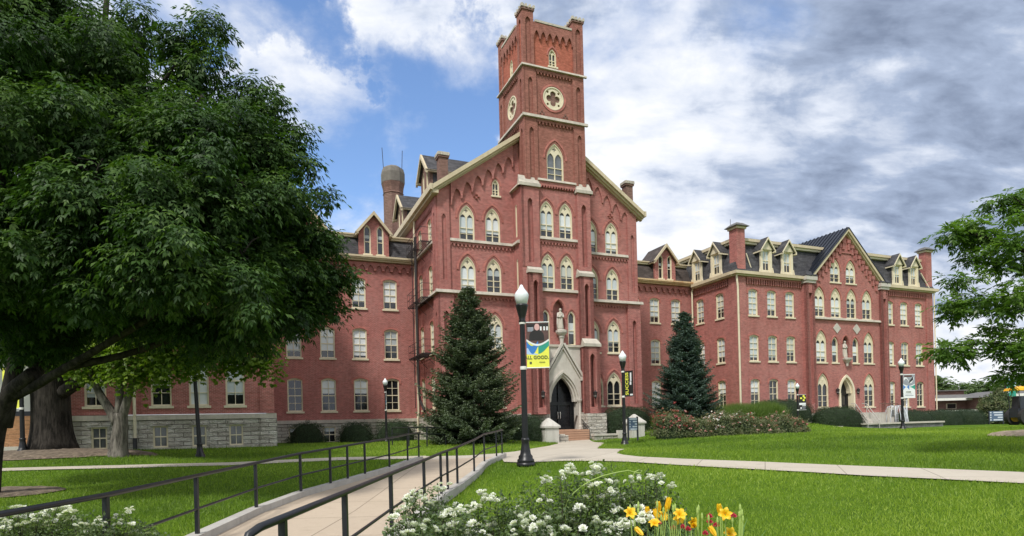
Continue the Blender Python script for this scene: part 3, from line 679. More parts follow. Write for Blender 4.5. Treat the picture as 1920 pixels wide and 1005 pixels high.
m.box(US0 + .92, US1 - .9, UC0 - .2, UC0 + .25, 30.75, 30.9, 'stone'); m.box(US0 - .2, US0 + .25, UC0 + .9, UC1 - .9, 30.75, 30.9, 'stone'); m.box(US1 - .25, US1 + .16, UC0 + .85, UC1 - .9, 30.75, 30.9, 'stone'); m.box(US0 + .8, US1 - .85, UC1 - .3, UC1 + .1, 30.75, 30.9, 'stone')
put(m, 'parapet_coping')
m = MB(); m.box(US0 + .3, US1 - .3, UC0 + .3, UC1 - .3, 30.1, 30.3, 'roof_dark'); put(m, 'tower_roof')
m = MB(); m.tube([(19.95, 42.2, 30.3), (19.95, 42.2, 33.0)], .035, 'iron', 6); m.tube([(19.73, 42.2, 32.55), (20.17, 42.2, 32.55)], .03, 'iron', 6)
m.lathe([(.02, -.1), (.11, 0), (.02, .12)], (19.95, 42.2, 32.0), 'iron', 8); m.lathe([(.02, -.1), (.08, 0), (.0, .2)], (19.95, 42.2, 33.0), 'iron', 8); put(m, 'roof_cross')
string([('F', UC0 - .13, US0 - .24, US1 + .24, 27.42), ('L', US0 - .13, UC0 - .15, UC1 + .1, 27.42)], h=.14, pr=.16)
string([('F', UC0 - .13, US0 - .24, US1 + .24, 23.8), ('L', US0 - .13, UC0 - .15, UC1 + .1, 23.8)], h=.2, pr=.16)
string([('F', 40.0, 19.1, 22.25, 15.08)]); string([('F', 40.0, 19.1, 22.25, 11.33)]); string([('F', 40.0, 19.1, 22.2, 19.3)], h=.16, pr=.24)
# weathered stone caps on the buttresses
def cap(a0, a1, c0, cb, z0, z1, name='buttress_cap'):
    m = MB(); m.box(a0 - .08, a1 + .08, c0 - .1, cb, z0, z0 + .22, 'stone')
    m.hexa([(a0 - .05, c0 - .06, z0 + .22), (a1 + .05, c0 - .06, z0 + .22), (a1 + .05, cb, z0 + .22), (a0 - .05, cb, z0 + .22)],
           [(a0 - .05, c0 + .06, z0 + .34), (a1 + .05, c0 + .06, z0 + .34), (a1 + .02, cb, z1), (a0 + .02, cb, z1)], 'stone'); put(m, name)
cap(17.62, 19.12, 39.72, 40.1, 18.72, 19.6); cap(22.2, 23.4, 39.72, 40.1, 18.72, 19.6)
m = MB(); m.hexa([(17.45, 39.7, 18.72), (18.2, 39.7, 18.72), (18.2, 41.35, 18.72), (17.45, 41.35, 18.72)], [(17.7, 39.95, 19.05), (18.2, 39.95, 19.35), (18.2, 41.35, 19.35), (17.7, 41.35, 19.05)], 'stone'); put(m, 'buttress_cap')
m = MB(); m.hexa([(23.1, 39.7, 18.72), (23.5, 39.7, 18.72), (23.5, 41.35, 18.72), (23.1, 41.35, 18.72)], [(23.1, 39.95, 19.35), (23.3, 39.95, 19.05), (23.3, 41.35, 19.05), (23.1, 41.35, 19.35)], 'stone'); put(m, 'buttress_cap')
cap(18.05, 19.08, 39.5, 40.0, 12.5, 13.15); cap(22.15, 23.25, 39.5, 40.0, 12.5, 13.15); cap(17.95, 19.2, 39.05, 39.5, 7.3, 7.95); cap(22.15, 23.4, 39.05, 39.5, 7.3, 7.95)
window('window', win_meshes('goth', 1.36, 2.75, 'blind', 0, 'glass_grey'), 20.62, UC0, 19.5)
window('window', win_meshes('goth', .62, 1.3, 'blind', 0), 20.62, UC0, 27.86); window('window', win_meshes('goth', .62, 1.3, 'blind', .6), US0, 42.3, 27.86, 'L')
window('window', win_meshes('lancet', .5, 2.9, 'blind', .6), US0, 41.0, 19.45, 'L')
def rose(R=.84):
    n = 48; out = [(R * math.cos(q * 2 * PI / n), R * math.sin(q * 2 * PI / n)) for q in range(n)]
    q4 = []
    for k in range(4):
        a = k * PI / 2
        for j in range(-7, 8):
            th = a + j * (PI * .69) / 7; q4.append((.32 * math.cos(a) + .235 * math.cos(th), .32 * math.sin(a) + .235 * math.sin(th)))
    sp = []
    for k in range(4):
        a = k * PI / 2 + PI / 4
        sp.append([(.63 * math.cos(a) + .10 * math.cos(a + g), .63 * math.sin(a) + .10 * math.sin(a + g)) for g in (0, .9, 2.2, PI, -2.2, -.9)])
    f = MB(); f.plate(out, [q4] + sp, WXF, .02, .12, 'cream'); p = MB(); p.plate(out, [], WXF, .14, .16, 'brick_brown')
    ri = [[(r * math.cos(q * 2 * PI / n), r * math.sin(q * 2 * PI / n)) for q in range(n)] for r in (R, R - .08)]
    f.plate(ri[0], [ri[1]], WXF, -.03, .02, 'cream')
    return f.mesh('quatrefoil_window'), p.mesh('pane')
rf, rp = rose()
for (x, y, rz) in ((20.6, UC0, 0), (US0, 42.3, -PI / 2)):
    o = link('quatrefoil_window', rf, hall_root, (x - O_[0], y - O_[1], 25.52 - O_[2]), rz); link('pane', rp, o)
# ============ portal
m = MB()
pan = [(19.15, 2.5), (22.15, 2.5), (22.15, 7.3), (19.15, 7.3)]
m.plate(rect(19.18, 22.12, 2.3, 7.3), [goth_pts(2.36, 5.3 - 2.3 - .0 + .15, 20.65, 2.3)], FR(39.72), 0, .3, 'stone_pale')
for k, (ga, gb, c_) in enumerate(((.02, .16, 39.62), (-.12, .03, 39.74), (-.26, -.10, 39.9))):
    m.plate(hood(2.36, 4.1, 20.65, 1.3, ga, gb), [], FR(c_), 0, .28, 'stone_pale')
# jamb columns
for x in (19.38, 21.92):
    m.lathe([(.15, 0), (.15, .2), (.11, .28), (.10, 1.9), (.12, 1.95), (.18, 2.1), (.18, 2.2)], (x, 39.62, 1.3), 'stone_pale', 12)
    m.box(x - .2, x + .2, 39.5, 39.8, .5, 1.3, 'limestone'); m.box(x - .12, x + .14, 39.72, 40.3, 1.3, 3.4, 'stone_pale')
# gable mouldings
for sg in (-1, 1):
    lo = (20.65 + sg * 1.55, 5.05); hi = (20.65, 7.5)
    d = Vector((hi[0] - lo[0], hi[1] - lo[1])).normalized(); nrm = Vector((-d.y, d.x)) * (1 if sg < 0 else -1)
    for off, th, c_ in ((0, .16, 39.5), (-.17, .07, 39.58)):
        a = Vector(lo) + nrm * off; b2 = Vector(hi) + nrm * off
        m.plate([tuple(a), tuple(b2), tuple(b2 + nrm * th), tuple(a + nrm * th)], [], FR(c_), 0, .24, 'stone_pale')
    m.box(20.65 + sg * 1.55 - .16, 20.65 + sg * 1.55 + .16, 39.48, 39.75, 4.85, 5.12, 'stone_pale')
m.box(19.12, 22.2, 39.62, 39.95, 7.3, 7.46, 'stone')
put(m, 'portal')
# pedestal of the niche
m = MB(); m.lathe([(.12, 0), (.16, .2), (.12, .3), (.16, .7), (.22, .8), (.2, .9), (.36, 1.05), (.42, 1.15), (.42, 1.3), (.3, 1.34)], (20.62, 39.72, 7.2), 'stone_pale', 8, PI / 8); put(m, 'niche_pedestal')
# doors
d = MB(); dz0, dw, dh = 1.3, 2.4, 4.0; DX = FR(40.55)
d.plate(goth_pts(dw, dh, 20.65, dz0), [rect(19.68, 20.58, 1.5, 3.1), rect(20.72, 21.62, 1.5, 3.1), goth_pts(2.0, 1.8, 20.65, 3.35, 7, .75)], DX, 0, .08, 'black_paint')
d.box(20.62, 20.68, 40.52, 40.6, 3.3, 5.0, 'black_paint')
do = put(d, 'door'); g = MB(); g.plate(goth_pts(dw, dh, 20.65, dz0), [], FR(40.64), 0, .02, 'glass_door', sides=False); put(g, 'pane', parent=do).location = (0, 0, 0)
for x in (20.55, 20.75): g = MB(); g.tube([(x, 40.52, 2.1), (x, 40.47, 2.15), (x, 40.47, 2.55), (x, 40.52, 2.6)], .018, 'white_paint', 6); put(g, 'handle', parent=do)
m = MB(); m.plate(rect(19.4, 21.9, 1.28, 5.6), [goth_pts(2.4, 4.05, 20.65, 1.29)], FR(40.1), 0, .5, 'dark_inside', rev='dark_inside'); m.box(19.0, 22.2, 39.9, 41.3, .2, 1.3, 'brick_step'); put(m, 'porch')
# steps
m = MB()
for i in range(6):
    z1 = 1.3 - i * .155; m.box(19.35, 21.95, 38.35, 39.9 - i * .27, z1 - .155 - (.3 if i == 5 else 0), z1 - .02, 'brick_step'); m.box(19.33, 21.97, 39.85 - i * .27 - .03, 39.9 - i * .27 + .27, z1 - .05, z1, 'brick_step')
put(m, 'steps')
def lantern(x, c, z, name='wall_lantern'):
    m = MB(); m.lathe([(.03, -.28), (.10, -.16), (.13, .0), (.15, .16), (.17, .2), (.05, .3), (.02, .38)], (x, c - .2, z), 'iron', 8); m.tube([(x, c, z + .1), (x, c - .2, z + .3)], .02, 'iron', 5); m.lathe([(.11, -.1), (.14, .15)], (x, c - .2, z), 'white_paint', 8, .2)
    put(m, name)
lantern(18.6, 39.05, 3.75); lantern(22.8, 39.05, 3.75)
# ============ gable roof of the centre
r = MB(); T = .28
def roof_slab(sgn):
    e = RID - sgn * (RID - 11.95 + .45); ez = EAV - .45 * sl + .12
    lo = [(e, 40.75, ez), (RID, 40.75, RIDZ + .12), (RID, 60.3, RIDZ + .12), (e, 60.3, ez)]
    r.hexa(lo, [(a, c_, z + .22) for a, c_, z in lo], 'slate')
roof_slab(1); roof_slab(-1); put(r, 'roof')
m = MB()
for sgn in (1, -1):     # cream rake boards in two steps
    for c_, z0, z1 in ((40.7, -.02, .30), (40.9, -.18, -.02), (41.1, -.27, -.18)):
        e = RID - sgn * (RID - 11.95 + .47); ez = EAV - .47 * sl + .12
        m.plate([(e, ez + z0), (RID, RIDZ + .12 + z0), (RID, RIDZ + .12 + z1), (e, ez + z1)], [], FR(c_), 0, .3, 'cornice_paint')
for c0, c1 in ((40.7, 60),):
    e = 11.95 - .5; ez = EAV - .45 * sl + .12
    m.box(e - .12, e + .08, c0, c1, ez - .05, ez + .36, 'cornice_paint'); m.box(e + .08, 11.95, c0 + .1, c1, ez - .22, ez, 'cornice_paint')
    e = 28.35 + .5; m.box(e - .08, e + .12, c0, c1, ez - .05, ez + .36, 'cornice_paint')
put(m, 'cornice')
def brick_stack(a0, a1, c0, c1, z0, z1, mat='brick_brown', corb=True, name='chimney'):
    m = MB(); m.box(a0, a1, c0, c1, z0, z1, mat)
    if corb:
        m.box(a0 - .08, a1 + .08, c0 - .08, c1 + .08, z1, z1 + .14, mat)
        n = 5
        for i in range(n):
            x = a0 - .08 + (a1 - a0 + .16 - .14) * i / (n - 1)
            m.box(x, x + .14, c0 - .13, c1 + .13, z1 + .14, z1 + .36, 'stone'); y = c0 - .08 + (c1 - c0 + .02) * i / (n - 1); m.box(a0 - .13, a1 + .13, y, y + .14, z1 + .15, z1 + .345, 'stone')
    else:
        m.box(a0 - .1, a1 + .1, c0 - .1, c1 + .1, z1 - .25, z1, 'cornice_paint')
        m.hexa([(a0 - .26, c0 - .26, z1), (a1 + .26, c0 - .26, z1), (a1 + .26, c1 + .26, z1), (a0 - .26, c1 + .26, z1)], [(a0 + .1, c0 + .1, z1 + .3), (a1 - .1, c0 + .1, z1 + .3), (a1 - .1, c1 - .1, z1 + .3), (a0 + .1, c1 - .1, z1 + .3)], 'roof_grey')
        m.box(a0 - .28, a1 + .28, c0 - .28, c1 + .28, z1 - .05, z1, 'roof_grey')
    put(m, name)
brick_stack(12.35, 12.98, 41.8, 42.45, 18.4, 20.8); brick_stack(27.88, 28.52, 41.85, 42.45, 17.8, 20.8)
def gable_dormer(face, a0, a1, p, depth, z0, z1, zp, name='dormer', brick='brick', wins=2, ww=.52, sideback=None, rf='slate', eave=.28, winkind='lancet'):
    """brick dormer with a pitched roof; face F: a = s, p = c plane; face L: a = c, p = s plane"""
    X = FR(p) if face == 'F' else SL(p)
    m = MB(); am = (a0 + a1) / 2; hw = (a1 - a0) / 2; hs = []
    xs = [am - hw * .43, am + hw * .43] if wins == 2 else [am]
    wh = (zp - z0) * .66 if winkind == 'lancet' else (z1 - z0) - .25
    for x in xs: hs.append(goth_pts(ww, wh, x, z0 + .28) if winkind == 'lancet' else rect(x - ww / 2, x + ww / 2, z0 + .25, z1))
    m.plate([(a0, z0), (a1, z0), (a1, z1), (am, zp - .1), (a0, z1)], hs, X, 0, .25, brick)
    def bx(u0, u1, t0, t1, za, zb, mt):
        if face == 'F': m.box(u0, u1, p + t0, p + t1, za, zb, mt)
        else: m.box(p + t0, p + t1, u0, u1, za, zb, mt)
    bx(a0, a0 + .2, .25, depth, z0, z1, rf); bx(a1 - .2, a1, .25, depth, z0, z1, rf)
    bx(a0 + .1, a1 - .1, -.16, .2, z0 - .02, z0 + .16, 'cream')
    o = put(m, name)
    rm = MB(); s_ = (zp - z1) / hw
    for sg in (-1, 1):
        e = am + sg * (hw + eave); ez = z1 - eave * s_
        q = [X(e, ez, -.3), X(am, zp, -.3), X(am, zp, depth), X(e, ez, depth)]; rm.hexa(q, [(a, b, c_ + .12) for a, b, c_ in q], rf)
        q = [(e, ez - .16), (am, zp - .16), (am, zp + .13), (e, ez + .13)]; rm.plate(q, [], X, -.36, -.2, 'cornice_paint')
        rm.plate([(e, ez - .02), (e, ez + .13), (e - sg * .22, ez + .13), (e - sg * .22, ez - .02)], [], X, -.36, depth, 'cornice_paint')
    put(rm, 'dormer_roof', parent=o)
    for x in xs:
        k = win_meshes('lancet', ww, wh, 'blind_grey', .45) if winkind == 'lancet' else win_meshes('rect', ww, z1 - z0 - .25, 'blind', .5)
        window('window', k, *((x, p) if face == 'F' else (p, x)), z0 + .28, face, parent=o)
    return o
gable_dormer('L', 44.1, 46.6, 12.25, 4.2, 18.5, 20.9, 22.25, ww=.55, rf='slate', brick='brick_brown'); gable_dormer('L', 52.5, 55.4, 12.25, 4.2, 18.5, 20.9, 22.3, ww=.55, brick='brick_brown')
# ============ connectors
def mansard(a0, a1, c0, z0, z1, back, name='mansard_roof', mat='slate', trim=True, inset=.85, flare=True):
    m = MB(); prof = [(c0 + .05, z0), (c0 + .22, z0 + .35), (c0 + .5, z0 + 1.2), (c0 + inset, z1)] if flare else [(c0, z0), (c0 + inset, z1)]
    for (ca0, za), (ca1, zb) in zip(prof, prof[1:]): m.add([(a0, ca0, za), (a1, ca0, za), (a1, ca1, zb), (a0, ca1, zb)], [(0, 1, 2, 3)], mat)
    m.add([(a0, c0 + inset, z1 + .2), (a1, c0 + inset, z1 + .2), (a1, back, z1 + 1.5), (a0, back, z1 + 1.5)], [(0, 1, 2, 3)], 'roof_grey')
    put(m, name)
    if trim:
        m = MB(); m.box(a0, a1, c0 + inset - .22, c0 + inset + .2, z1, z1 + .16, 'cream'); m.box(a0, a1, c0 + inset - .34, c0 + inset + .2, z1 + .16, z1 + .27, 'cornice_paint'); put(m, 'roof_trim')
def connector(a0, a1, xs, dorm, cmat, rmat, bi, zb):
    w = Wall(); X = FR(47.5); rows = [(3.1, 2.45), (7.07, 2.3), (10.93, 2.3)]
    hs = rows_of('F', X, 47.5, xs, rows, w, None, 'seg', 1.05, bi=bi)
    w.wall(rect(a0, a1, zb, 14.5), hs, X)
    w.proud(corbels(a0 + .05, a1 - .05, 14.45, .62, int((a1 - a0) / .62), .3), X, .14)
    put(w.mb, 'wall')
    m = MB(); m.box(a0, a1, 47.15, 47.6, 14.5, 14.62, cmat); m.box(a0, a1, 47.0, 47.6, 14.62, 14.72, cmat); m.box(a0, a1, 46.9, 47.6, 14.72, 14.86, cmat); put(m, 'cornice')
    mansard(a0, a1, 47.45, 14.86, 16.5, 53, mat=rmat)
    for d0, d1 in dorm: gable_dormer('F', d0, d1, 47.42, 2.6, 14.8, 16.85, 18.2, ww=.52, rf=rmat)
connector(.97, 11.9, [2.65, 5.03, 7.4, 9.8], [(2.75, 4.95), (7.5, 9.78)], 'cornice_paint', 'slate', 6, 2.45)
connector(28.4, 38.75, [30.0, 32.2, 34.45, 36.85], [(34.55, 36.85)], 'cornice_rust', 'slate_brown', 2, 1.5)
m = MB(); hb = [rect(x - .45, x + .45, .75, 1.95) for x in (2.6, 5.0, 7.3)]
m.plate(rect(.97, 11.75, -.3, 2.2), hb, FR(47.38), 0, .35, 'limestone'); m.box(.97, 11.75, 47.3, 47.6, 2.2, 2.45, 'stone'); put(m, 'stone_base')
for x in (2.6, 5.0, 7.3): window('basement_window', win_meshes('rect', .9, 1.2, 'blind', .3, 'glass', 2), x, 47.38, .75, sill=False)
# ============ left wing
w = Wall(); X = FR(38.0); xs = [-13.9, -12.0, -9.9, -7.75, -4.73, -2.9, -1.07]
hs = rows_of('F', X, 38.0, xs[3:], [(3.2, 2.9), (7.2, 2.5), (10.9, 2.5)], w, None, 'seg', .98, bi=2)
w.wall(rect(-9.15, .97, 2.75, 14.5), hs, X); w.wall(rect(38.3, 47.5, 2.45, 14.5), [], SRR(.97))
w.proud(rect(.2, .97, 2.75, 14.3), X, .12); w.proud(rect(-6.5, -6.1, 2.75, 14.3), X, .12)
w.proud(corbels(-9.1, .1, 14.45, .62, 14, .3), X, .14); w.mb.box(-9.15, -8.85, 38.3, 52, 2.75, 14.5, 'brick'); put(w.mb, 'wall')
m = MB(); bx_ = [-7.6, -4.8, -2.93, -1.07]; hb = [rect(x - .36, x + .36, .95, 2.12) for x in bx_]
m.plate(rect(-9.3, 1.03, -.3, 2.45), hb, FR(37.86), 0, .4, 'limestone'); m.box(-9.33, 1.08, 37.78, 38.1, 2.45, 2.72, 'stone'); m.box(.75, 1.03, 38.26, 47.4, -.3, 2.45, 'limestone'); m.box(.22, 1.09, 37.76, 37.86, -.3, 2.45, 'limestone')
for x in bx_: m.box(x - .5, x + .5, 37.78, 37.9, 2.12, 2.33, 'limestone'); m.box(x - .42, x + .42, 37.8, 37.95, .83, .95, 'stone')
put(m, 'stone_base')
for x in bx_: window('basement_window', win_meshes('rect', .72, 1.17, 'blind', 0, 'glass_grey', 2), x, 37.86, .95, sill=False)
m = MB(); m.box(-9.6, 1.4, 37.5, 38.1, 14.5, 14.86, 'cornice_paint'); m.box(.9, 1.45, 38.1, 47.0, 14.5, 14.86, 'cornice_paint'); put(m, 'cornice')
mansard(-9.4, 1.2, 37.95, 14.86, 16.5, 43); mansard_side = MB(); mansard_side.add([(1.15, 38.0, 14.86), (1.15, 47.4, 14.86), (.4, 47.4, 16.5), (.4, 38.8, 16.5)], [(0, 1, 2, 3)], 'slate'); mansard_side.box(-9.2, .4, 43, 52, 16.0, 18.0, 'roof_grey'); put(mansard_side, 'mansard_roof')
def pipe(pts, name='downpipe', r=.075, mat='cream'):
    m = MB(); m.tube(pts, r, mat, 8); put(m, name)
pipe([(-5.97, 37.8, 14.5), (-5.97, 37.8, 1.45)]); pipe([(-5.97, 37.7, 1.5), (-5.97, 37.7, .9)], r=.1, mat='black_paint')
pipe([(11.72, 46.85, 18.0), (11.72, 47.1, 17.2), (11.72, 47.1, 2.9), (11.62, 47.0, 2.4), (11.62, 47.0, .7)])
pipe([(38.55, 46.9, 14.6), (38.55, 47.2, 14.0), (38.55, 47.2, 1.6)]); pipe([(28.55, 41.9, 18.2), (28.55, 42.0, 17), (28.55, 42.0, 2.2)], r=.05)
# ============ right wing
w = Wall(); RC = 41.6; X = FR(RC); rows = [(2.75, 2.5), (6.84, 2.3), (10.87, 2.3)]; rowsR = [(2.6, 2.5), (6.76, 2.3), (10.77, 2.3)]
hs = rows_of('F', X, RC, [40.6, 42.75, 44.92], rows, w, None, 'seg', 1.03, bi=5) + rows_of('F', X, RC, [58.1, 60.2, 62.38], rowsR, w, None, 'seg', 1.03, bi=1)
for q0, q1 in ((38.8, 47.0), (56.4, 64.45)):
    w.wall(rect(q0, q1, 1.9, 14.35), [h_ for h_ in hs if q0 < h_[0][0] < q1], X)
w.wall([(RC + .3, 1.5), (47.5, 1.5), (47.5, 14.35), (RC + .3, 14.35)], rows_of('L', SL(38.8), 38.8, [46.4, 43.75], [(2.8, 2.45), (6.86, 2.25), (10.87, 2.25)], w, None, 'seg', .98, bi=3), SL(38.8))
w.wall([(RC + .3, 1.5), (55, 1.5), (55, 14.35), (RC + .3, 14.35)], [], SRR(64.45))
w.mb.box(38.9, 64.4, 54.7, 55, 1.5, 14.3, 'brick')
w.proud(rect(38.8, 39.7, 2.1, 14.2), X, .12); w.proud(rect(63.5, 64.45, 2.1, 14.2), X, .12); w.proud(rect(RC - .12, RC + .9, 2.1, 14.2), SL(38.8), .1)
def teeth(a0, a1, n, X, z=14.2, h=.62):
    p_ = (a1 - a0) / n
    w.proud(rect(a0, a1, z - .16, z), X, .16)
    for i in range(n): x = a0 + p_ * (i + .25); w.mb.plate([(x, z - h), (x + p_ * .5, z - h), (x + p_ * .5, z - .16), (x, z - .16)], [], X, -.13, .01, 'brick')
teeth(39.8, 46.3, 24, X); teeth(57.3, 63.4, 22, X); teeth(RC + 1, 47.3, 19, SL(38.8))
put(w.mb, 'wall')
# gabled bay
w = Wall(); BC = 41.25; X = FR(BC); hs = []
def gw(kind, ww, hh, x, z, bl, fr_, nm='window', hd=True):
    hs.append(goth_pts(ww, hh, x, z)); window(nm, win_meshes(kind, ww, hh, bl, fr_), x, BC, z)
    if hd: w.proud(hood(ww, hh, x, z, .05, .17), X, .05, 'brick_arch')
for i, x in enumerate((48.2, 50.3, 52.35, 54.45)): gw('trac', 1.28, 2.75, x, 11.05, *bk(i * 3 + 3))
gw('trac', 1.28, 2.2, 50.3, 14.35, *bk(1)); gw('trac', 1.28, 2.2, 52.35, 14.35, *bk(3))
gw('trac', 1.3, 2.95, 48.3, 6.82, *bk(6)); gw('trac', 1.3, 2.95, 54.55, 6.82, *bk(1))
gw('lancet', .78, 2.4, 50.05, 6.82, 'blind', .7); gw('lancet', .78, 2.4, 52.75, 6.82, 'blind_white', .7)
gw('trac', 1.36, 3.15, 48.4, 2.65, 'blind_grey', .0); gw('trac', 1.36, 3.15, 54.5, 2.65, 'blind_grey', .5)
hs.append(goth_pts(.8, 2.0, 51.45, 7.35)); hs.append(goth_pts(1.75, 3.6, 51.4, 1.9))
w.wall([(46.9, 1.9), (56.5, 1.9), (56.5, 14.3), (51.75, 19.1), (46.9, 14.3)], hs, X)
w.mb.plate(goth_pts(.9, 2.1, 51.45, 7.3), [], FR(BC + .45), 0, .05, 'brick')
bs = (19.1 - 14.3) / 4.8
w.proud(hood(.8, 2.0, 51.45, 7.35, .04, .12), X, .05, 'brick_arch')
for sg in (-1, 1):
    for i in range(9):
        x = 51.75 + sg * (.35 + i * .46); z = 19.1 - abs(x - 51.75) * bs
        w.mb.plate(rect(x - .11, x + .11, z - 1.25, z - .45), [], X, -.12, .01, 'brick'); w.mb.plate(rect(x - .2, x + .2, z - .62, z - .3), [], X, -.16, .01, 'brick')
w.proud([(50.75, 17.15), (52.75, 17.15), (52.75, 17.3), (50.75, 17.3)], X, .08)
for a0, a1 in ((46.35, 47.35), (56.15, 57.1)):
    w.mb.plate(rect(a0, a1, 2.1, 14.0), [rect((a0 + a1) / 2 - .2, (a0 + a1) / 2 + .2, 3.0, 13.1)], FR(41.0), 0, .3, 'brick'); w.mb.plate(rect(41.0, RC, 2.1, 14.0), [], SL(a0), 0, .3, 'brick'); w.mb.plate(rect(41.0, RC, 2.1, 14.0), [], SRR(a1), 0, .3, 'brick')
put(w.mb, 'bay_wall')
string([('F', BC, 47.4, 56.15, 10.8)], h=.18)
for x in (50.35, 52.95):
    m = MB(); m.plate([(x, 9.55), (x + .5, 10.05), (x, 10.55), (x - .5, 10.05)], [], FR(BC), -.05, .01, 'stone_pale'); put(m, 'diamond_panel')
m = MB(); m.box(38.75, 46.3, RC - .06, RC + .05, 1.5, 2.1, 'stone_pale'); m.box(57.15, 64.5, RC - .06, RC + .05, 1.2, 2.0, 'stone_pale'); m.box(46.3, 57.15, 40.9, 41.3, 1.0, 2.1, 'stone_pale'); put(m, 'stone_base')
for a0, a1 in ((46.25, 47.45), (56.05, 57.2)):
    m = MB(); m.box(a0, a1, 40.9, 41.6, 14.0, 14.25, 'stone_pale'); m.box(a0 - .08, a1 + .08, 40.8, 41.7, 14.25, 14.6, 'stone_pale'); m.hexa([(a0 - .1, 40.75, 14.65), (a1 + .1, 40.75, 14.65), (a1 + .1, 41.8, 14.65), (a0 - .1, 41.8, 14.65)], [(a0 + .2, 41.1, 15.1), (a1 - .2, 41.1, 15.1), (a1 - .2, 41.8, 15.1), (a0 + .2, 41.8, 15.1)], 'roof_dark'); put(m, 'kneeler')
m = MB()
for sg in (-1, 1):
    for c_, z0, z1 in ((40.85, .08, .40), (41.0, -.08, 0.08)):
        e = 51.75 + sg * 4.95; m.plate([(e, 14.15 + z0), (51.75, 19.1 + z0), (51.75, 19.1 + z1), (e, 14.15 + z1)], [], FR(c_), 0, .3, 'cornice_paint')
put(m, 'cornice')
m = MB()
for sg in (-1, 1):
    q = [(51.75 + sg * 5.1, 40.8, 14.15 + .3), (51.75, 40.8, 19.45), (51.75, 47, 19.45), (51.75 + sg * 5.1, 47, 14.15 + .3)]; m.hexa(q, [(a, b_, c_ + .1) for a, b_, c_ in q], 'seam_metal')
    for i in range(13):
        c_ = 41.0 + i * .46; m.hexa([(51.75 + sg * 5.1, c_, 14.56), (51.75, c_, 19.56), (51.75, c_ + .05, 19.56), (51.75 + sg * 5.1, c_ + .05, 14.56)], [(51.75 + sg * 5.1, c_, 14.63), (51.75, c_, 19.63), (51.75, c_ + .05, 19.63), (51.75 + sg * 5.1, c_ + .05, 14.63)], 'seam_metal')
put(m, 'gable_roof')
# cornice and mansard of the right wing
m = MB()
m.box(57.4, 64.7, RC - .3, RC + .1, 14.22, 14.34, 'cornice_paint'); m.box(57.2, 64.9, RC - .5, RC + .1, 14.34, 14.6, 'cornice_paint'); m.box(64.4, 64.9, RC + .1, 55, 14.34, 14.6, 'cornice_paint'); put(m, 'cornice'); m = MB()
m.box(38.5, 46.0, RC - .3, RC + .1, 14.22, 14.34, 'cornice_paint'); m.box(38.3, 46.2, RC - .5, RC + .1, 14.34, 14.6, 'cornice_paint')
m.box(38.35, 38.8, RC + .1, 47.0, 14.22, 14.34, 'cornice_paint'); m.box(38.25, 38.85, RC + .1, 46.98, 14.34, 14.6, 'cornice_paint')
put(m, 'cornice')
mz = 17.3; m = MB(); i0 = 1.0
prof = [(.0, 14.6), (.12, 14.9), (.45, 15.9), (i0, mz)]
for (p0, z0), (p1, z1) in zip(prof, prof[1:]):
    A0, A1, C0, C1 = 38.55 + p0, 64.7 - p0, RC - .2 + p0, 54.9 - p0; B0, B1, D0, D1 = 38.55 + p1, 64.7 - p1, RC - .2 + p1, 54.9 - p1
    m.add([(A0, C0, z0), (A1, C0, z0), (A1, C1, z0), (A0, C1, z0), (B0, D0, z1), (B1, D0, z1), (B1, D1, z1), (B0, D1, z1)], [(0, 1, 5, 4), (1, 2, 6, 5), (2, 3, 7, 6), (3, 0, 4, 7)], 'slate')
put(m, 'mansard_roof')
m = MB(); m.box(39.25, 64.0, RC + .5, 54.3, mz, mz + .2, 'cream'); m.box(39.1, 64.15, RC + .35, 54.45, mz + .2, mz + .45, 'cornice_paint')
m.hexa([(39.1, RC + .35, mz + .46), (64.15, RC + .35, mz + .46), (64.15, 54.4, mz + .46), (39.1, 54.4, mz + .46)], [(44, 46.5, 18.35), (60, 46.5, 18.35), (60, 50, 18.35), (44, 50, 18.35)], 'roof_grey'); put(m, 'roof_trim')
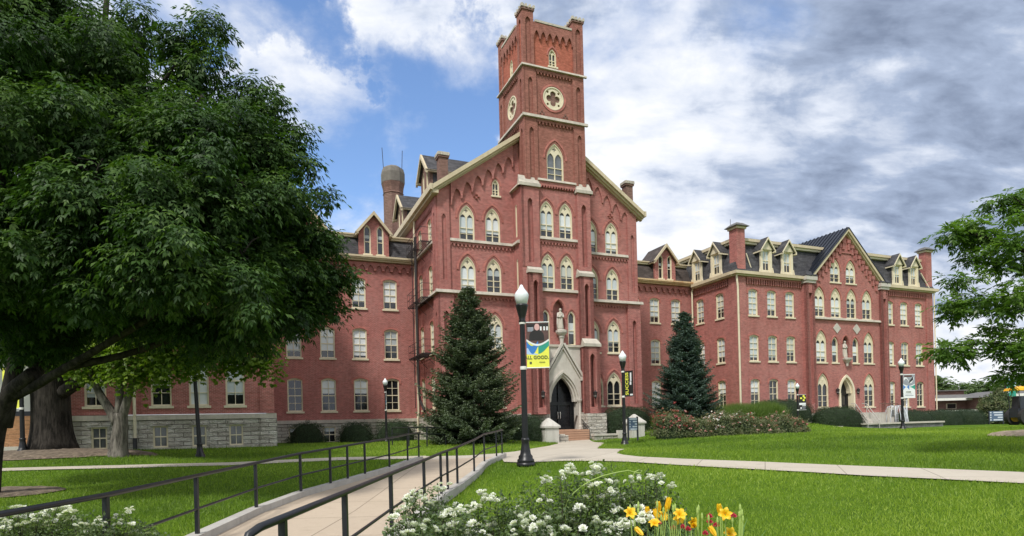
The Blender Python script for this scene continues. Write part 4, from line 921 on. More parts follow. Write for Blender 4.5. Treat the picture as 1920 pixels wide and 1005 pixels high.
def wood_dormer(face, a, p, z0=14.7, w_=1.3, ht=2.1, pk=.86, depth=1.9):
    m = MB(); X = FR(p) if face == 'F' else SL(p); hw = w_ / 2
    m.plate([(a - hw, z0), (a + hw, z0), (a + hw, z0 + ht), (a, z0 + ht + pk), (a - hw, z0 + ht)], [rect(a - .42, a + .42, z0 + .15, z0 + 1.98)], X, 0, .16, 'cream')
    for sg in (-1, 1):
        q = [X(a + sg * hw, z0, .16), X(a + sg * hw, z0 + ht, .16), X(a + sg * hw, z0 + ht, depth), X(a + sg * hw, z0, depth)]; q2 = [X(a + sg * (hw - .1), z0, .16), X(a + sg * (hw - .1), z0 + ht, .16), X(a + sg * (hw - .1), z0 + ht, depth), X(a + sg * (hw - .1), z0, depth)]
        m.hexa(q, q2, 'slate')
        m.plate([(a + sg * (hw + .05), z0), (a + sg * (hw + .16), z0), (a + sg * (hw + .05), z0 + .45)], [], X, -.04, .1, 'cream')
    o = put(m, 'dormer'); r = MB()
    for sg in (-1, 1):
        e = a + sg * (hw + .2); s_ = pk / hw; ez = z0 + ht - .2 * s_
        q = [X(e, ez, -.25), X(a, z0 + ht + pk + .04, -.25), X(a, z0 + ht + pk + .04, depth + .5), X(e, ez, depth + .5)]; r.hexa(q, [(x, y, z + .1) for x, y, z in q], 'slate')
        r.plate([(e, ez - .06), (a, z0 + ht + pk - .06), (a, z0 + ht + pk + .1), (e, ez + .08)], [], X, -.3, -.2, 'cream')
        r.plate([(e, ez - .1), (e, ez + .04), (e - sg * .12, ez + .04), (e - sg * .12, ez - .06)], [], X, -.3, depth, 'cream')
    r.plate([(a - hw - .1, z0 + ht - .08), (a + hw + .1, z0 + ht - .08), (a, z0 + ht + pk)], [], X, -.06, 0, 'cream')
    put(r, 'dormer_roof', parent=o)
    window('window', win_meshes('rect', .84, 1.83, 'blind', .62, 'glass', 2), *((a, p + .03) if face == 'F' else (p + .03, a)), z0 + .15, face, sill=False, parent=o)
for s_ in (42.05, 44.55, 59.15, 61.55): wood_dormer('F', s_, RC - .22)
for c_ in (46.45, 43.85): wood_dormer('L', c_, 38.52)
brick_stack(38.87, 39.76, RC - .1, RC + .85, 14.3, 18.6, 'brick', False); brick_stack(63.6, 64.5, RC - .08, RC + .65, 14.3, 18.65, 'brick', False)
pipe([(38.6, RC - .2, 14.3), (38.72, RC - .22, 13.2), (38.72, RC - .22, 2.1)], r=.085); pipe([(64.5, RC - .25, 14.3), (64.5, RC - .25, 2.1)], r=.06, mat='cream')
pipe([(40.0, RC + .05, 16.3), (40.6, RC + .0, 14.7)], r=.05); pipe([(63.0, RC + .05, 16.2), (64.0, RC - .1, 14.7)], r=.06)
# door of the right wing
m = MB(); hs = hood(1.75, 3.6, 51.4, 1.9, -.02, .18); m.plate(hs, [], FR(BC), -.1, .3, 'cream'); hs = hood(1.75, 3.6, 51.4, 1.9, -.2, -.02); m.plate(hs, [], FR(BC + .12), 0, .5, 'cream')
for x in (50.47, 52.33): m.box(x - .1, x + .1, BC - .12, BC + .5, 1.9, 3.95, 'cream')
put(m, 'portal')
d = MB(); d.plate(goth_pts(1.7, 3.5, 51.4, 1.9), [rect(50.75, 51.3, 2.9, 3.8), rect(51.5, 52.05, 2.9, 3.8)], FR(BC + .55), 0, .08, 'black_paint'); do = put(d, 'door'); g = MB(); g.plate(goth_pts(1.7, 3.5, 51.4, 1.9), [], FR(BC + .62), 0, .02, 'glass', sides=False); put(g, 'pane', parent=do)
m = MB(); m.lathe([(.1, -.35), (.14, -.1), (.2, 0), (.42, .22), (.46, .32), (.46, .4)], (51.45, BC - .12, 6.85), 'stone_pale', 8, PI / 8); put(m, 'niche_pedestal')
lantern(50.05, BC, 4.1); lantern(52.75, BC, 4.1)
m = MB(); m.tube([(46.0, 50, 18.2), (46.0, 50, 22.6)], .025, 'iron', 5)
for q in range(3): m.tube([(46.0 + .7 * math.cos(q * 2.1), 50 + .7 * math.sin(q * 2.1), 18.2), (46, 50, 19.3)], .012, 'iron', 4)
put(m, 'aerial')
# octagonal stack behind the left connector
m = MB(); cx_, cy_ = 12.95, 60; m.lathe([(.98, 0), (.98, 20.4), (1.05, 20.5), (.98, 20.6), (1.02, 21.0), (1.14, 21.5), (1.14, 22.5), (1.02, 22.9), (.5, 23.1)], (cx_, cy_, 4.2), 'brick_brown', 8, PI / 8)
m.lathe([(1.16, 21.55), (1.17, 22.5), (1.05, 22.95), (.62, 23.22)], (cx_, cy_, 4.2), 'stone_grim', 8, PI / 8)
for q in (-1, 1): m.tube([(cx_ + q * .9, cy_, 27.0), (cx_ + q * 1.0, cy_, 29.2)], .03, 'iron', 5)
put(m, 'chimney')
# fire escape on the left flank
m = MB(); s0, s1 = 11.05, 11.93
for z in (15.0, 11.0, 7.0):
    for k in range(7): m.box(s0 + k * .14, s0 + k * .14 + .05, 42.6, 47.0, z, z + .05, 'iron')
    for c_ in (42.6, 44.8, 46.95): m.box(s0, s1, c_, c_ + .05, z - .06, z, 'iron'); m.tube([(s0, c_, z), (s1, c_, z - .9)], .02, 'iron', 4)
    for hgt in (.5, 1.0): m.tube([(s1, 42.6, z + hgt), (s0, 42.6, z + hgt), (s0, 47.0, z + hgt), (s1, 47.0, z + hgt)], .018, 'iron', 5)
    for k in range(8): m.tube([(s0, 42.6 + k * .628, z), (s0, 42.6 + k * .628, z + 1.0)], .013, 'iron', 4)
m.tube([(11.3, 45.2, 16.0), (11.3, 45.2, 5.0), (11.3, 44.9, 3.8), (11.3, 43.6, 2.9)], .10, 'iron', 8)
for c_ in (44.6, 45.9): m.tube([(11.2, c_, 15.9), (11.2, c_, 3.2)], .03, 'iron', 5)
put(m, 'fire_escape')
# ------------------------------------------------------------------ ground, paths
def tri_mesh(name, poly, z_off, mat, step=.6, z_fn=None, smooth=True, fine=None):
    """a polygon in plan filled with a net of points that follows the ground"""
    xs = [p[0] for p in poly]; ys = [p[1] for p in poly]
    P = []; n = len(poly)
    for i in range(n):
        a, b = Vector(poly[i][:2]), Vector(poly[(i + 1) % n][:2]); k = max(1, int((b - a).length / step))
        P += [a + (b - a) * (j / k) for j in range(k)]
    nb = len(P); edges = [(i, (i + 1) % nb) for i in range(nb)]; loop = [tuple(p) for p in P]
    lp = np.array(loop)
    gx, gy = np.meshgrid(np.arange(min(xs), max(xs), step), np.arange(min(ys), max(ys), step)); gx = gx.ravel() + .013; gy = gy.ravel() + .017
    m = inpoly(gx, gy, lp)
    P += [Vector((a, b)) for a, b in zip(gx[m], gy[m])]
    vs, es, fs, *_ = geometry.delaunay_2d_cdt(P, edges, [], 0, 1e-5)
    V = np.array([tuple(v) for v in vs]); Cn = np.array([V[list(f)].mean(0) for f in fs]); keep = inpoly(Cn[:, 0], Cn[:, 1], lp)
    Z = (z_fn or (lambda x, y: gz(x, y)))(V[:, 0], V[:, 1]) + z_off
    mb = MB(); mb.add(np.column_stack([V, Z]).tolist(), [tuple(f) for f, k in zip(fs, keep) if k], mat)
    return mb.build(name, None, smooth)
def inpoly(x, y, lp):
    r = np.zeros(len(x), bool); n = len(lp); j = n - 1
    for i in range(n):
        a, b = lp[i], lp[j]
        with np.errstate(divide='ignore', invalid='ignore'):
            c = ((a[1] > y) != (b[1] > y)) & (x < (b[0] - a[0]) * (y - a[1]) / (b[1] - a[1] + 1e-12) + a[0])
        r ^= c; j = i
    return r
def on_ground(u, v, off=0.0):
    """the point of the ground seen at pixel (u, v)"""
    lo, hi = 1.5, 140.0
    Y = np.concatenate([np.arange(1.5, 60, .05), np.arange(60, 140, .3)])
    p0 = at(u, v, 1.0); X = p0.x * Y; Z = (p0.z - EYE) * Y + EYE
    d = Z - gz(X, Y) - off; k = np.argmax(d < 0)
    if d[k] > 0: k = len(Y) - 1
    return Vector((X[k], Y[k], gz(X[k:k + 1], Y[k:k + 1])[0]))
# lawn sheet: dense near, coarse far
def lawn():
    ax = np.unique(np.concatenate([np.linspace(-400, -60, 18), np.arange(-60, 90, 1.0), np.linspace(90, 500, 20)]))
    ay = np.unique(np.concatenate([np.linspace(-200, -8, 12), np.arange(-8, 90, 1.0), np.linspace(90, 900, 30)]))
    X, Y = np.meshgrid(ax, ay); far = np.clip((np.hypot(X, Y - 30) - 90) / 80, 0, 1)
    Z = gz(X, Y) * (1 - far) + 0.0 * far - far * .3
    # the ramp cuts through the lawn
    nx, ny = len(ax), len(ay); i = np.arange(nx * ny).reshape(ny, nx)
    F = np.stack([i[:-1, :-1], i[:-1, 1:], i[1:, 1:], i[1:, :-1]], -1).reshape(-1, 4)
    # finer cells under the camera area so paths can sit 3 cm above
    me = bpy.data.meshes.new('lawn'); me.from_pydata(np.stack([X.ravel(), Y.ravel(), Z.ravel()], 1).tolist(), [], F.tolist()); me.materials.append(MATS['grass'])
    me.polygons.foreach_set('use_smooth', [True] * len(F)); me.update()
    return tag(link('lawn', me), 'mown green lawn sloping gently round the building', None, None, 'structure')
lawn()
pg = lambda *L: [tuple(on_ground(u, v)[:2]) for u, v in L]
# ramp geometry (plan)
RL = [(-4.05, 2.5), (-4.05, 4.85), (-4.13, 6.33), (-4.47, 8.8), (-4.75, 11.5), (-4.6, 13.5), (-4.3, 14.7), (-3.9, 16.3), (-3.5, 18.0), (-3.3, 19.9), (-3.1, 21.2)]
RR = [(-1.7, 2.5), (-1.7, 4.1), (-1.72, 5.9), (-1.74, 8.3), (-1.68, 11.0), (-1.55, 12.8), (-1.35, 14.2), (-1.1, 16.4), (-.95, 18.8), (-.6, 20.6), (-.42, 21.8)]
def zr_of(y): return float(np.interp(y, [0, 8, 11.5, 14, 16.3, 19, 21.8, 24], [.0, .0, .04, .15, .27, .40, .50, .52]))
PLAZA = pg((799, 857)) + [RL[-1], RR[-1]] + pg((945, 868), (985, 869.5), (1060, 866), (1140, 866.5), (1180, 868), (1260, 873), (1340, 878), (1420, 882.5), (1520, 888), (1620, 894), (1760, 901), (1919, 909)) + [(14.5, 8.0), (17.5, 9.6)] + \
    pg((1919, 888.3), (1760, 881.5), (1620, 876.5), (1420, 867.4), (1279, 862), (1200, 858), (1170, 854.5), (1157, 851.5), (1162, 846.5), (1172, 843.2), (1120, 842.4), (1124, 838), (1133, 831.5)) + \
    [tuple(hall(21.95, 38.4)[:2]), tuple(hall(19.35, 38.4)[:2])] + pg((1046, 829.5), (1046, 833), (1030, 837), (1000, 842), (965, 848), (930, 852), (880, 855.5), (820, 857)) 
concrete = tri_mesh('entrance_path', PLAZA, .035, 'concrete', .5); tag(concrete, 'pale concrete path widening in front of the entrance steps', None, None, 'structure')
lp_ = pg((0, 879.5), (110, 876.5), (250, 873), (430, 868.5), (560, 862), (640, 858.5), (799, 856)) + pg((799, 861), (640, 864), (560, 867.5), (430, 874), (250, 878.5), (110, 881.5), (0, 885))
side = tri_mesh('side_path', lp_, .03, 'concrete', .5); tag(side, 'narrow concrete path crossing the left lawn', None, None, 'structure')
# ramp
def inset(pl, d): return [(x + d, y) for x, y in pl]
ramp_poly = [p for p in RL] + [p for p in reversed(RR)]
rz_fn = lambda x, y: np.interp(y, [0, 8, 11.5, 14, 16.3, 19, 21.8, 24], [.0, .0, .04, .15, .27, .40, .50, .52]) + .05
rp_ = tri_mesh('ramp', ramp_poly, 0.0, 'ramp_concrete', .5, z_fn=rz_fn); tag(rp_, 'tan concrete ramp between low kerbs and black handrails', None, None, 'structure')
def kerb(pl, side_, label):
    m = MB(); w = .2
    for (a, b) in zip(pl, pl[1:]):
        za, zb = zr_of(a[1]) + .05, zr_of(b[1]) + .05; d = (Vector(b) - Vector(a)).normalized(); n = Vector((d.y, -d.x)) * w * side_
        q = [(a[0], a[1], za - .55), (b[0], b[1], zb - .55), (b[0] + n.x, b[1] + n.y, zb - .55), (a[0] + n.x, a[1] + n.y, za - .55)]
        m.hexa(q, [(x, y, z + .67) for x, y, z in q], 'curb_concrete')
    return place(m.build('kerb'), label, 'kerb', 'kerbs of the ramp', None)
kerb(RL, -1, 'low grey concrete kerb on the left edge of the ramp'); kerb(RR, 1, 'low grey concrete kerb on the right edge of the ramp')
def railing(pl, posts, label, loop_end=False, H=.95):
    pts = [Vector((x, y, zr_of(y) + .05 + H)) for x, y in pl]
    root = empty('handrail', (pl[0][0], pl[0][1], zr_of(pl[0][1])), 0, label, 'handrail', 'black handrails of the ramp')
    off = Vector(root.location)
    def pos(y): x = np.interp(y, [p[1] for p in pl], [p[0] for p in pl]); return Vector((x, y, zr_of(y) + .05))
    top = [p - off for p in pts]
    if loop_end: top = [pts[0] + Vector((-.02, -.02, -.47)) - off, pts[0] + Vector((-.04, -.08, -.40)) - off, pts[0] + Vector((-.06, -.12, -.15)) - off, pts[0] + Vector((-.03, -.09, -.03)) - off] + top
    m = MB(); m.tube(top, .029, 'rail_paint', 10); m.build('top_rail', root, True)
    m = MB(); m.tube([p - Vector((0, 0, H * .5)) - off for p in pts], .019, 'rail_paint', 8); m.build('mid_rail', root, True)
    for y in posts:
        p = pos(y) - off; m = MB(); m.box(p.x - .025, p.x + .025, p.y - .025, p.y + .025, p.z - .1, p.z + H - .02, 'rail_paint'); m.box(p.x - .06, p.x + .06, p.y - .06, p.y + .06, p.z + .06, p.z + .085, 'rail_paint'); m.build('post', root)
LR = [(x - .08, y) for x, y in RL]; RRr = [(x + .08, y) for x, y in RR]
LRl = [p for p in LR if p[1] > 2]; railing(LR, [4.0, 6.33, 8.8, 11.5, 13.5, 14.7, 15.5, 16.4, 17.9, 19.8, 21.0], 'black pipe handrail along the left edge of the ramp')
railing([(-1.62, 3.9)] + RRr[2:], [4.3, 5.95, 8.3, 11.0, 12.6, 13.2, 14.1, 16.3, 18.8, 20.5, 21.6], 'black pipe handrail with a looped end along the right edge of the ramp', True)
# ---- lamps
def lamp_meshes():
    d = {}
    m = MB(); m.lathe([(.25, 0), (.25, .10), (.21, .13), (.21, .20), (.16, .26), (.15, .34), (.12, .5), (.11, .62), (.125, .66), (.125, .7), (.10, .74)], (0, 0, 0), 'black_paint', 16)
    m.lathe([(.27, -.12), (.27, 0.02)], (0, 0, 0), 'black_paint', 16); d['base'] = m.mesh('base', True)
    m = MB()
    prof = [(.095, .7), (.085, 2.2), (.075, 4.15)]
    n = 24; vs = []; 
    for r, z in prof:
        for k in range(n): rr = r * (1 if k % 2 else .86); vs.append((rr * math.cos(2 * PI * k / n), rr * math.sin(2 * PI * k / n), z))
    m.add(vs, [(i * n + k, i * n + (k + 1) % n, (i + 1) * n + (k + 1) % n, (i + 1) * n + k) for i in range(2) for k in range(n)], 'black_paint'); d['pole'] = m.mesh('pole')
    m = MB(); m.lathe([(.08, 4.12), (.11, 4.16), (.09, 4.22), (.10, 4.3), (.16, 4.52), (.18, 4.62), (.19, 4.66), (.15, 4.68)], (0, 0, 0), 'black_paint', 16); d['lamp_cup'] = m.mesh('lamp_cup', True)
    m = MB(); m.lathe([(.15, 4.66), (.20, 4.86), (.215, 4.95), (.20, 4.99), (.17, 5.04), (.09, 5.14), (.075, 5.17), (.06, 5.2), (.045, 5.24), (.0, 5.27)], (0, 0, 0), 'lamp_glass', 16); d['lamp_globe'] = m.mesh('lamp_globe', True)
    return d
LM = lamp_meshes()
def banner(root, zt, zb, w, rz, kind, label):
    """arms, cloth and printing; the cloth hangs to the side of the pole"""
    R = Matrix.Rotation(rz, 4, 'Z')
    def T(me): me.transform(R); return me
    for z in (zt, zb):
        m = MB(); m.tube([(.05, 0, z), (w + .12, 0, z)], .016, 'ban_white' if kind != 'success' else 'iron', 6); m.lathe([(.095, -.05), (.1, 0), (.095, .05)], (0, 0, z), 'white_paint', 10); link('banner_arm', T(m.mesh('banner_arm')), root)
    X = lambda a, b, t: (.11 + a, t, b)
    ht = zt - zb; m = MB()
    def strip(col, f_lo, f_hi, t, x0=0, x1=None, mb=m, n=14):
        x1 = w if x1 is None else x1
        top = [(x0 + (x1 - x0) * i / n, zb + ht * f_hi(i / n)) for i in range(n + 1)]; bot = [(x0 + (x1 - x0) * i / n, zb + ht * f_lo(i / n)) for i in range(n + 1)]
        mb.plate(bot + top[::-1], [], X, -t, t, col, back=True)
    c_ = lambda k: (lambda x: k)
    if kind == 'portrait':
        wave = lambda x: .62 - .11 * math.sin(PI * min(1, max(0, x)))
        low = lambda x: .40 - .05 * math.sin(x * 4.6 - .2) - .14 * x * x + (.20 * max(0, x - .72) / .28 if x > .72 else 0)
        strip('ban_yellow', c_(.0), c_(1.), .002)
        strip('ban_brown', wave, c_(.995), .004); strip('ban_black', c_(.90), c_(.97), .005, 0, w)
        for i, x in enumerate((.62, .77, .90)): strip('ban_white', c_(.82), c_(.905), .0055, w * x, w * (x + .07))
        strip('ban_grey', c_(.80), c_(.92), .005, w * .06, w * .32)
        m.plate([(w * (.46 + .34 * math.cos(q * PI / 12)), zb + ht * (.635 + .20 * math.sin(q * PI / 12) ** .7 if 0 < q < 12 else .60)) for q in range(13)], [], X, -.0065, .0065, 'ban_black', back=True)
        m.plate([(w * (.48 + .115 * math.cos(q * PI / 8)), zb + ht * (.895 + .075 * math.sin(q * PI / 8))) for q in range(16)], [], X, -.0085, .0085, 'ban_skin', back=True)
        strip('ban_white', lambda x: wave(x) - .03, lambda x: wave(x) + .012, .008)
        lo = lambda x: .44 - .02 * math.sin(x * 5) - .16 * math.sin(PI * min(1, max(0, (x - .12) / .95))) + .06 * x
        strip('ban_blue', lo, lambda x: wave(x) - .028, .0055, 0, w * .52); strip('ban_green', lambda x: lo(.52 + x * .48) , lambda x: wave(.52 + x * .48) - .028, .0055, w * .52, w)
        strip('ban_sky', lambda x: .30 - .02 * x, lambda x: max(.302, lo(x * .5) - .004), .0045, 0, w * .5)
        words = [('ALL GOOD.', .150, .225, .36, 'ban_ink'), ('COLLEGE', .045, .12, .60, 'ban_ink')]
        m.box(.11 + w * .12, .11 + w * .22, -.006, .006, zb + ht * .08, zb + ht * .135, 'ban_ink')
    elif kind == 'success':
        strip('ban_black', c_(0), c_(1), .003); words = []
        strip('ban_white', c_(.60), c_(.93), .005, w * .66, w * .82); strip('ban_white', c_(.45), c_(.58), .005, w * .62, w * .80); strip('ban_white', c_(.03), c_(.09), .005, w * .62, w * .95)
    elif kind == 'wave':
        strip('ban_white', c_(0), c_(1), .002); wave = lambda x: .60 - .09 * math.sin(PI * x)
        strip('ban_grey', wave, c_(.97), .004); strip('ban_white', lambda x: .72 + .1 * math.sin(x * 7), lambda x: .80 + .1 * math.sin(x * 7 + .4), .0055, w * .05, w * .9); strip('ban_black', lambda x: .62 + .14 * x, lambda x: .70 + .2 * x, .006, w * .5, w * .85)
        strip('ban_brown', c_(.88), c_(.965), .0058, w * .1, w * .75)
        lo = lambda x: .34 + .12 * math.sin(PI * x); strip('ban_blue', lo, lambda x: wave(x) - .04, .005, 0, w * .5); strip('ban_green', lambda x: lo(.5 + x * .5), lambda x: wave(.5 + x * .5) - .04, .005, w * .5, w)
        words = [('HOME', .13, .25, .42, 'ban_ink')]; strip('ban_grey', c_(.155), c_(.175), .004, w * .15, w * .7); strip('ban_grey', c_(.09), c_(.115), .004, w * .15, w * .85)
    elif kind == 'dots':
        strip('ban_black', c_(0), c_(1), .003); words = []
        for cx, cz in ((.28, .80), (.72, .94), (.72, .66), (1.0, .82)):
            cx = min(cx, .86) if cx < 1 else .9
            m.plate([(w * (cx * .8 + .1) + w * .15 * math.cos(q * PI / 6), zb + ht * cz * .96 + w * .15 * math.sin(q * PI / 6)) for q in range(12)], [], X, -.005, .005, 'ban_yellow', back=True)
        strip('ban_white', c_(.32), c_(.46), .005, w * .05, w * .95); strip('ban_white', c_(.24), c_(.29), .005, w * .45, w * .95)
        m.plate([(w * .3 + w * .12 * math.cos(q * PI / 6), zb + ht * .12 + w * .12 * math.sin(q * PI / 6)) for q in range(12)], [], X, -.005, .005, 'ban_white', back=True); strip('ban_grey', c_(.09), c_(.15), .005, w * .5, w * .9)
    elif kind == 'yellow':
        strip('ban_yellow', c_(0), c_(1), .003); words = []; strip('ban_ink', c_(.13), c_(.145), .005, w * .2, w * .6); strip('ban_ink', c_(.08), c_(.09), .005, w * .2, w * .9)
    else:
        strip('ban_green', c_(0), c_(1), .003); words = []; strip('ban_sky', c_(.7), c_(1), .005); strip('ban_white', lambda x: .2 + .4 * x, lambda x: .3 + .4 * x, .005)
    cloth = link('banner', T(m.mesh('banner')), root); cloth['label'] = label
    def lettering(body, size, lx, lz, mat, rot=0.0, sx=1.0):
        me = text_mesh(body, size, mat, .002)
        me.transform(Matrix.Translation((lx, -.012, lz)) @ Matrix.Rotation(PI / 2, 4, 'X') @ Matrix.Rotation(rot, 4, 'Z') @ Matrix.Diagonal((sx, 1, 1, 1))); me.transform(R)
        link('lettering', me, cloth)
    if kind == 'success': lettering('SUCCESS', .30, .11 + w * .30, (zt + zb) / 2, 'ban_yellow', PI / 2, 1.05 * ht / 1.4)
    for body, size, fz, fx, mt in words: lettering(body, size * (1 if kind != 'portrait' else .9), .11 + w * (fx + (.08 if kind == 'portrait' else 0)), zb + ht * fz, mt)
def lamp(x, y, label, H=5.27, ban=None, lean=0.0, z=None):
    z = g1(x, y) if z is None else z
    r = empty('street_lamp', (x, y, z), 0, label, 'street lamp', 'black lamp posts with white globes'); s = H / 5.27; r.scale = (s, s, s); r.rotation_euler = (0, lean, 0)
    for k in ('base', 'pole', 'lamp_cup', 'lamp_globe'): link(k, LM[k], r)
    if ban: banner(r, *ban)
    return r
lamp(.38, 18.1, 'large black lamp post carrying the blue and yellow portrait banner, beside the path', 5.27, (4.14, 2.80, .66, 0, 'portrait', 'blue, green and yellow banner with a portrait of a person in black'), z=.52)
lamp(6.2, 33.87, 'black lamp post with the black banner reading SUCCESS, right of the entrance', 5.27, (4.1, 2.72, .62, -.95, 'success', 'black banner with SUCCESS in yellow'), z=.38)
lamp(28.6, 44.9, 'black lamp post with the white and blue banner, in front of the stone wall', 5.27, (4.08, 2.35, .86, 0, 'wave', 'white banner with a picture and a blue wave'), z=.62)
p = at(1497, 806, 46); lamp(p.x, p.y, 'black lamp post with the black banner of four yellow dots, behind the roses', 3.65, (4.0, 2.35, .72, -.3, 'dots', 'black banner with four yellow dots'), z=.68)
p = at(376, 861, 27.9); lamp(p.x, p.y, 'bare black lamp post reaching into the tree crown on the left lawn', 5.27, None, -.045, z=p.z)
p = at(725, 828, 41); lamp(p.x, p.y, 'small black lamp post with an edge-on banner beside the shrubs of the stone base', 4.25, (4.1, 2.6, .5, -1.25, 'wave', 'white and orange banner seen edge-on'), z=p.z)
p = at(43, 852, 26); lamp(p.x, p.y, 'black lamp post with a plain yellow banner behind the dark limb at far left', 5.0, (3.9, 2.05, .72, PI, 'yellow', 'yellow banner'), z=p.z)
p = at(1887, 797, 62); lamp(p.x, p.y, 'dark lamp post with a green banner behind the right lawn', 5.4, (4.6, 2.6, .8, -.2, 'green', 'green and blue banner'), z=p.z)
# ---- entrance: pillars, low walls, hand rail, sign
def pillar(s_, c_, label, zt=1.75, w_=.52):
    m = MB(); m.box(s_ - w_, s_ + w_, c_ - w_, c_ + w_, .1, zt - .5, 'precast'); m.box(s_ - w_ - .09, s_ + w_ + .09, c_ - w_ - .09, c_ + w_ + .09, zt - .5, zt - .38, 'precast')
    e = w_ + .09; m.hexa([(s_ - e, c_ - e, zt - .38), (s_ + e, c_ - e, zt - .38), (s_ + e, c_ + e, zt - .38), (s_ - e, c_ + e, zt - .38)], [(s_ - .05, c_ - .05, zt + .18), (s_ + .05, c_ - .05, zt + .18), (s_ + .05, c_ + .05, zt + .18), (s_ - .05, c_ + .05, zt + .18)], 'precast')
    o = m.build('gate_pillar', off=(s_, c_, .1), loc=hall(s_, c_, .1)); o.rotation_euler = (0, 0, A_)
    return tag(o, label, 'pillar', 'pale pillars with pyramid caps at the entrance')
def hall_thing(m, name, label, cat, o3, group=None):
    o = m.build(name, off=o3, loc=hall(*o3)); o.rotation_euler = (0, 0, A_); return tag(o, label, cat, group)
pillar(18.35, 37.6, 'pale pillar with a pyramid cap left of the entrance steps', 1.95); pillar(25.05, 37.3, 'pale pillar with a pyramid cap behind the small blue sign', 2.1)
m = MB(); m.box(18.9, 19.75, 37.4, 37.8, .1, .92, 'limestone'); m.box(19.3, 19.7, 37.8, 39.4, .1, 1.0, 'limestone'); hall_thing(m, 'low_wall', 'short low limestone wall left of the entrance steps', 'wall', (19.3, 37.6, .1))
m = MB(); m.box(22.0, 24.1, 37.75, 38.1, .1, .80, 'limestone'); m.box(21.95, 24.2, 37.68, 38.15, .80, .93, 'stone_pale'); m.box(23.9, 24.5, 37.4, 37.9, .1, 1.15, 'precast'); hall_thing(m, 'low_wall', 'low limestone wall with a coping right of the entrance steps', 'wall', (23, 37.9, .1))
root = empty('handrail', hall(22.0, 38.4, .4), A_, 'thin black handrail with balusters on the right of the entrance steps', 'handrail'); m = MB()
for dz in (.95, .72, .18): m.tube([(0, 0, dz), (0, 1.5, .88 + dz), (0, 1.9, .88 + dz)], .022 if dz > .9 else .013, 'rail_paint', 6)
m.build('rail', root); 
for i in range(9): m = MB(); y = i * .19; zz = .88 * min(1, y / 1.5); m.box(-.012, .012, y - .012, y + .012, zz, zz + .95, 'rail_paint'); m.build('baluster', root)
def board(x, y, z, w_, h_, zb, rz, label, lines, name='information_sign'):
    r = empty(name, (x, y, z), rz, label, 'sign')
    for sx in (-w_ / 2, w_ / 2): m = MB(); m.box(sx - .04, sx + .04, -.04, .04, -.1, zb + h_ + .06, 'machine_dark'); m.build('post', r)
    m = MB(); m.box(-w_ / 2 + .04, w_ / 2 - .04, -.03, .03, zb, zb + h_, 'sign_blue'); pn = m.build('panel', r)
    m = MB(); n = len(lines); 
    for i, (a, b) in enumerate(lines):
        z0 = zb + h_ * (1 - (i + .78) / n); hh = h_ / n * .52
        m.box(-w_ / 2 + .08, -w_ / 2 + .08 + .1 * w_, -.036, -.031, z0, z0 + hh, 'sign_white'); m.box(-w_ / 2 + w_ * a, -w_ / 2 + w_ * b, -.036, -.031, z0, z0 + hh, 'sign_white')
    m.build('panel_bands', pn)
p = at(1187, 822, 35); board(p.x, p.y, p.z - .02, .58, .72, .48, .25, 'small blue sign with white bands on two posts beside the right entrance pillar', [(.25, .95), (.5, .95), (.7, .95), (.45, .95), (.15, .95)])
p = at(1868, 796, 60); board(p.x, p.y, p.z, 1.5, .95, .35, .1, 'wide blue sign with white bands on posts, beyond the right lawn', [(.3, .95), (.35, .95), (.6, .95), (.3, .95)])
# ---- stairs, walls and fountain in front of the right wing
root = empty('staircase', hall(49.2, 38.5, .5), A_, 'stone staircase with double pipe rails climbing to the right wing door', 'stairs'); m = MB()
base = (49.2, 38.5, .5)
m.box(49.6, 53.4, 38.2, 41.1, .3, 1.98, 'stone_pale')
for i in range(8): m.box(48.2 + i * .18, 50.0, 36.6 + i * .22, 38.4, .4, .6 + i * .18, 'stone_pale')
m.build('steps', root, off=base)
for k, x in enumerate((47.9, 49.3)):
    m = MB(); d = [(x - .2, 36.3, 1.35), (x + 1.3, 38.6, 2.85), (x + 1.5, 39.2, 2.9)]; m.tube(d, .035, 'curb_concrete', 6); m.tube([(a, b, z - .35) for a, b, z in d], .03, 'curb_concrete', 6)
    for a, b, z in d[:2]: m.tube([(a, b, z), (a, b, z - 1.0)], .03, 'curb_concrete', 6)
    m.build('rail', root, off=base)
m = MB()
m.tube([(51.9, 38.3, 2.85), (54.2, 38.3, 2.85)], .035, 'brick_brown', 6); m.tube([(54.2, 38.3, 2.85), (55.2, 38.3, 2.2)], .035, 'brick_brown', 6)
for i in range(14): m.tube([(51.9 + i * .18, 38.3, 1.98), (51.9 + i * .18, 38.3, 2.85)], .015, 'brick_brown', 4)
m.build('balustrade', root, off=base)
m = MB(); m.box(47.9, 57.9, 36.6, 37.1, .3, 1.0, 'grey_block'); m.box(47.9, 48.3, 37.1, 38.3, .3, 1.0, 'grey_block'); m.box(57.5, 57.9, 37.1, 39, .3, 1.0, 'grey_block'); m.box(47.8, 58.0, 36.5, 37.2, 1.0, 1.14, 'stone_pale')
hall_thing(m, 'low_wall', 'long low grey stone wall with a pale coping before the right wing', 'wall', (52.8, 36.8, .3))
m = MB(); m.box(52.5, 53.4, 37.9, 38.05, 1.1, 2.45, 'stone_pale'); m.box(52.75, 53.15, 37.86, 37.9, 1.65, 2.25, 'grey_block'); hall_thing(m, 'stone_tablet', 'pale stone tablet with a grey inset beside the fountain', 'tablet', (52.95, 38, 1.1))
root = empty('fountain', hall(53.4, 37.9, .9), A_, 'small fountain throwing white water behind the low grey wall', 'fountain')
m = MB(); m.lathe([(1.0, 0), (1.05, .15), (.95, .2), (.2, .2), (.15, .8), (.1, .9)], (0, 0, 0), 'grey_block', 20); m.build('basin', root)
m = MB()
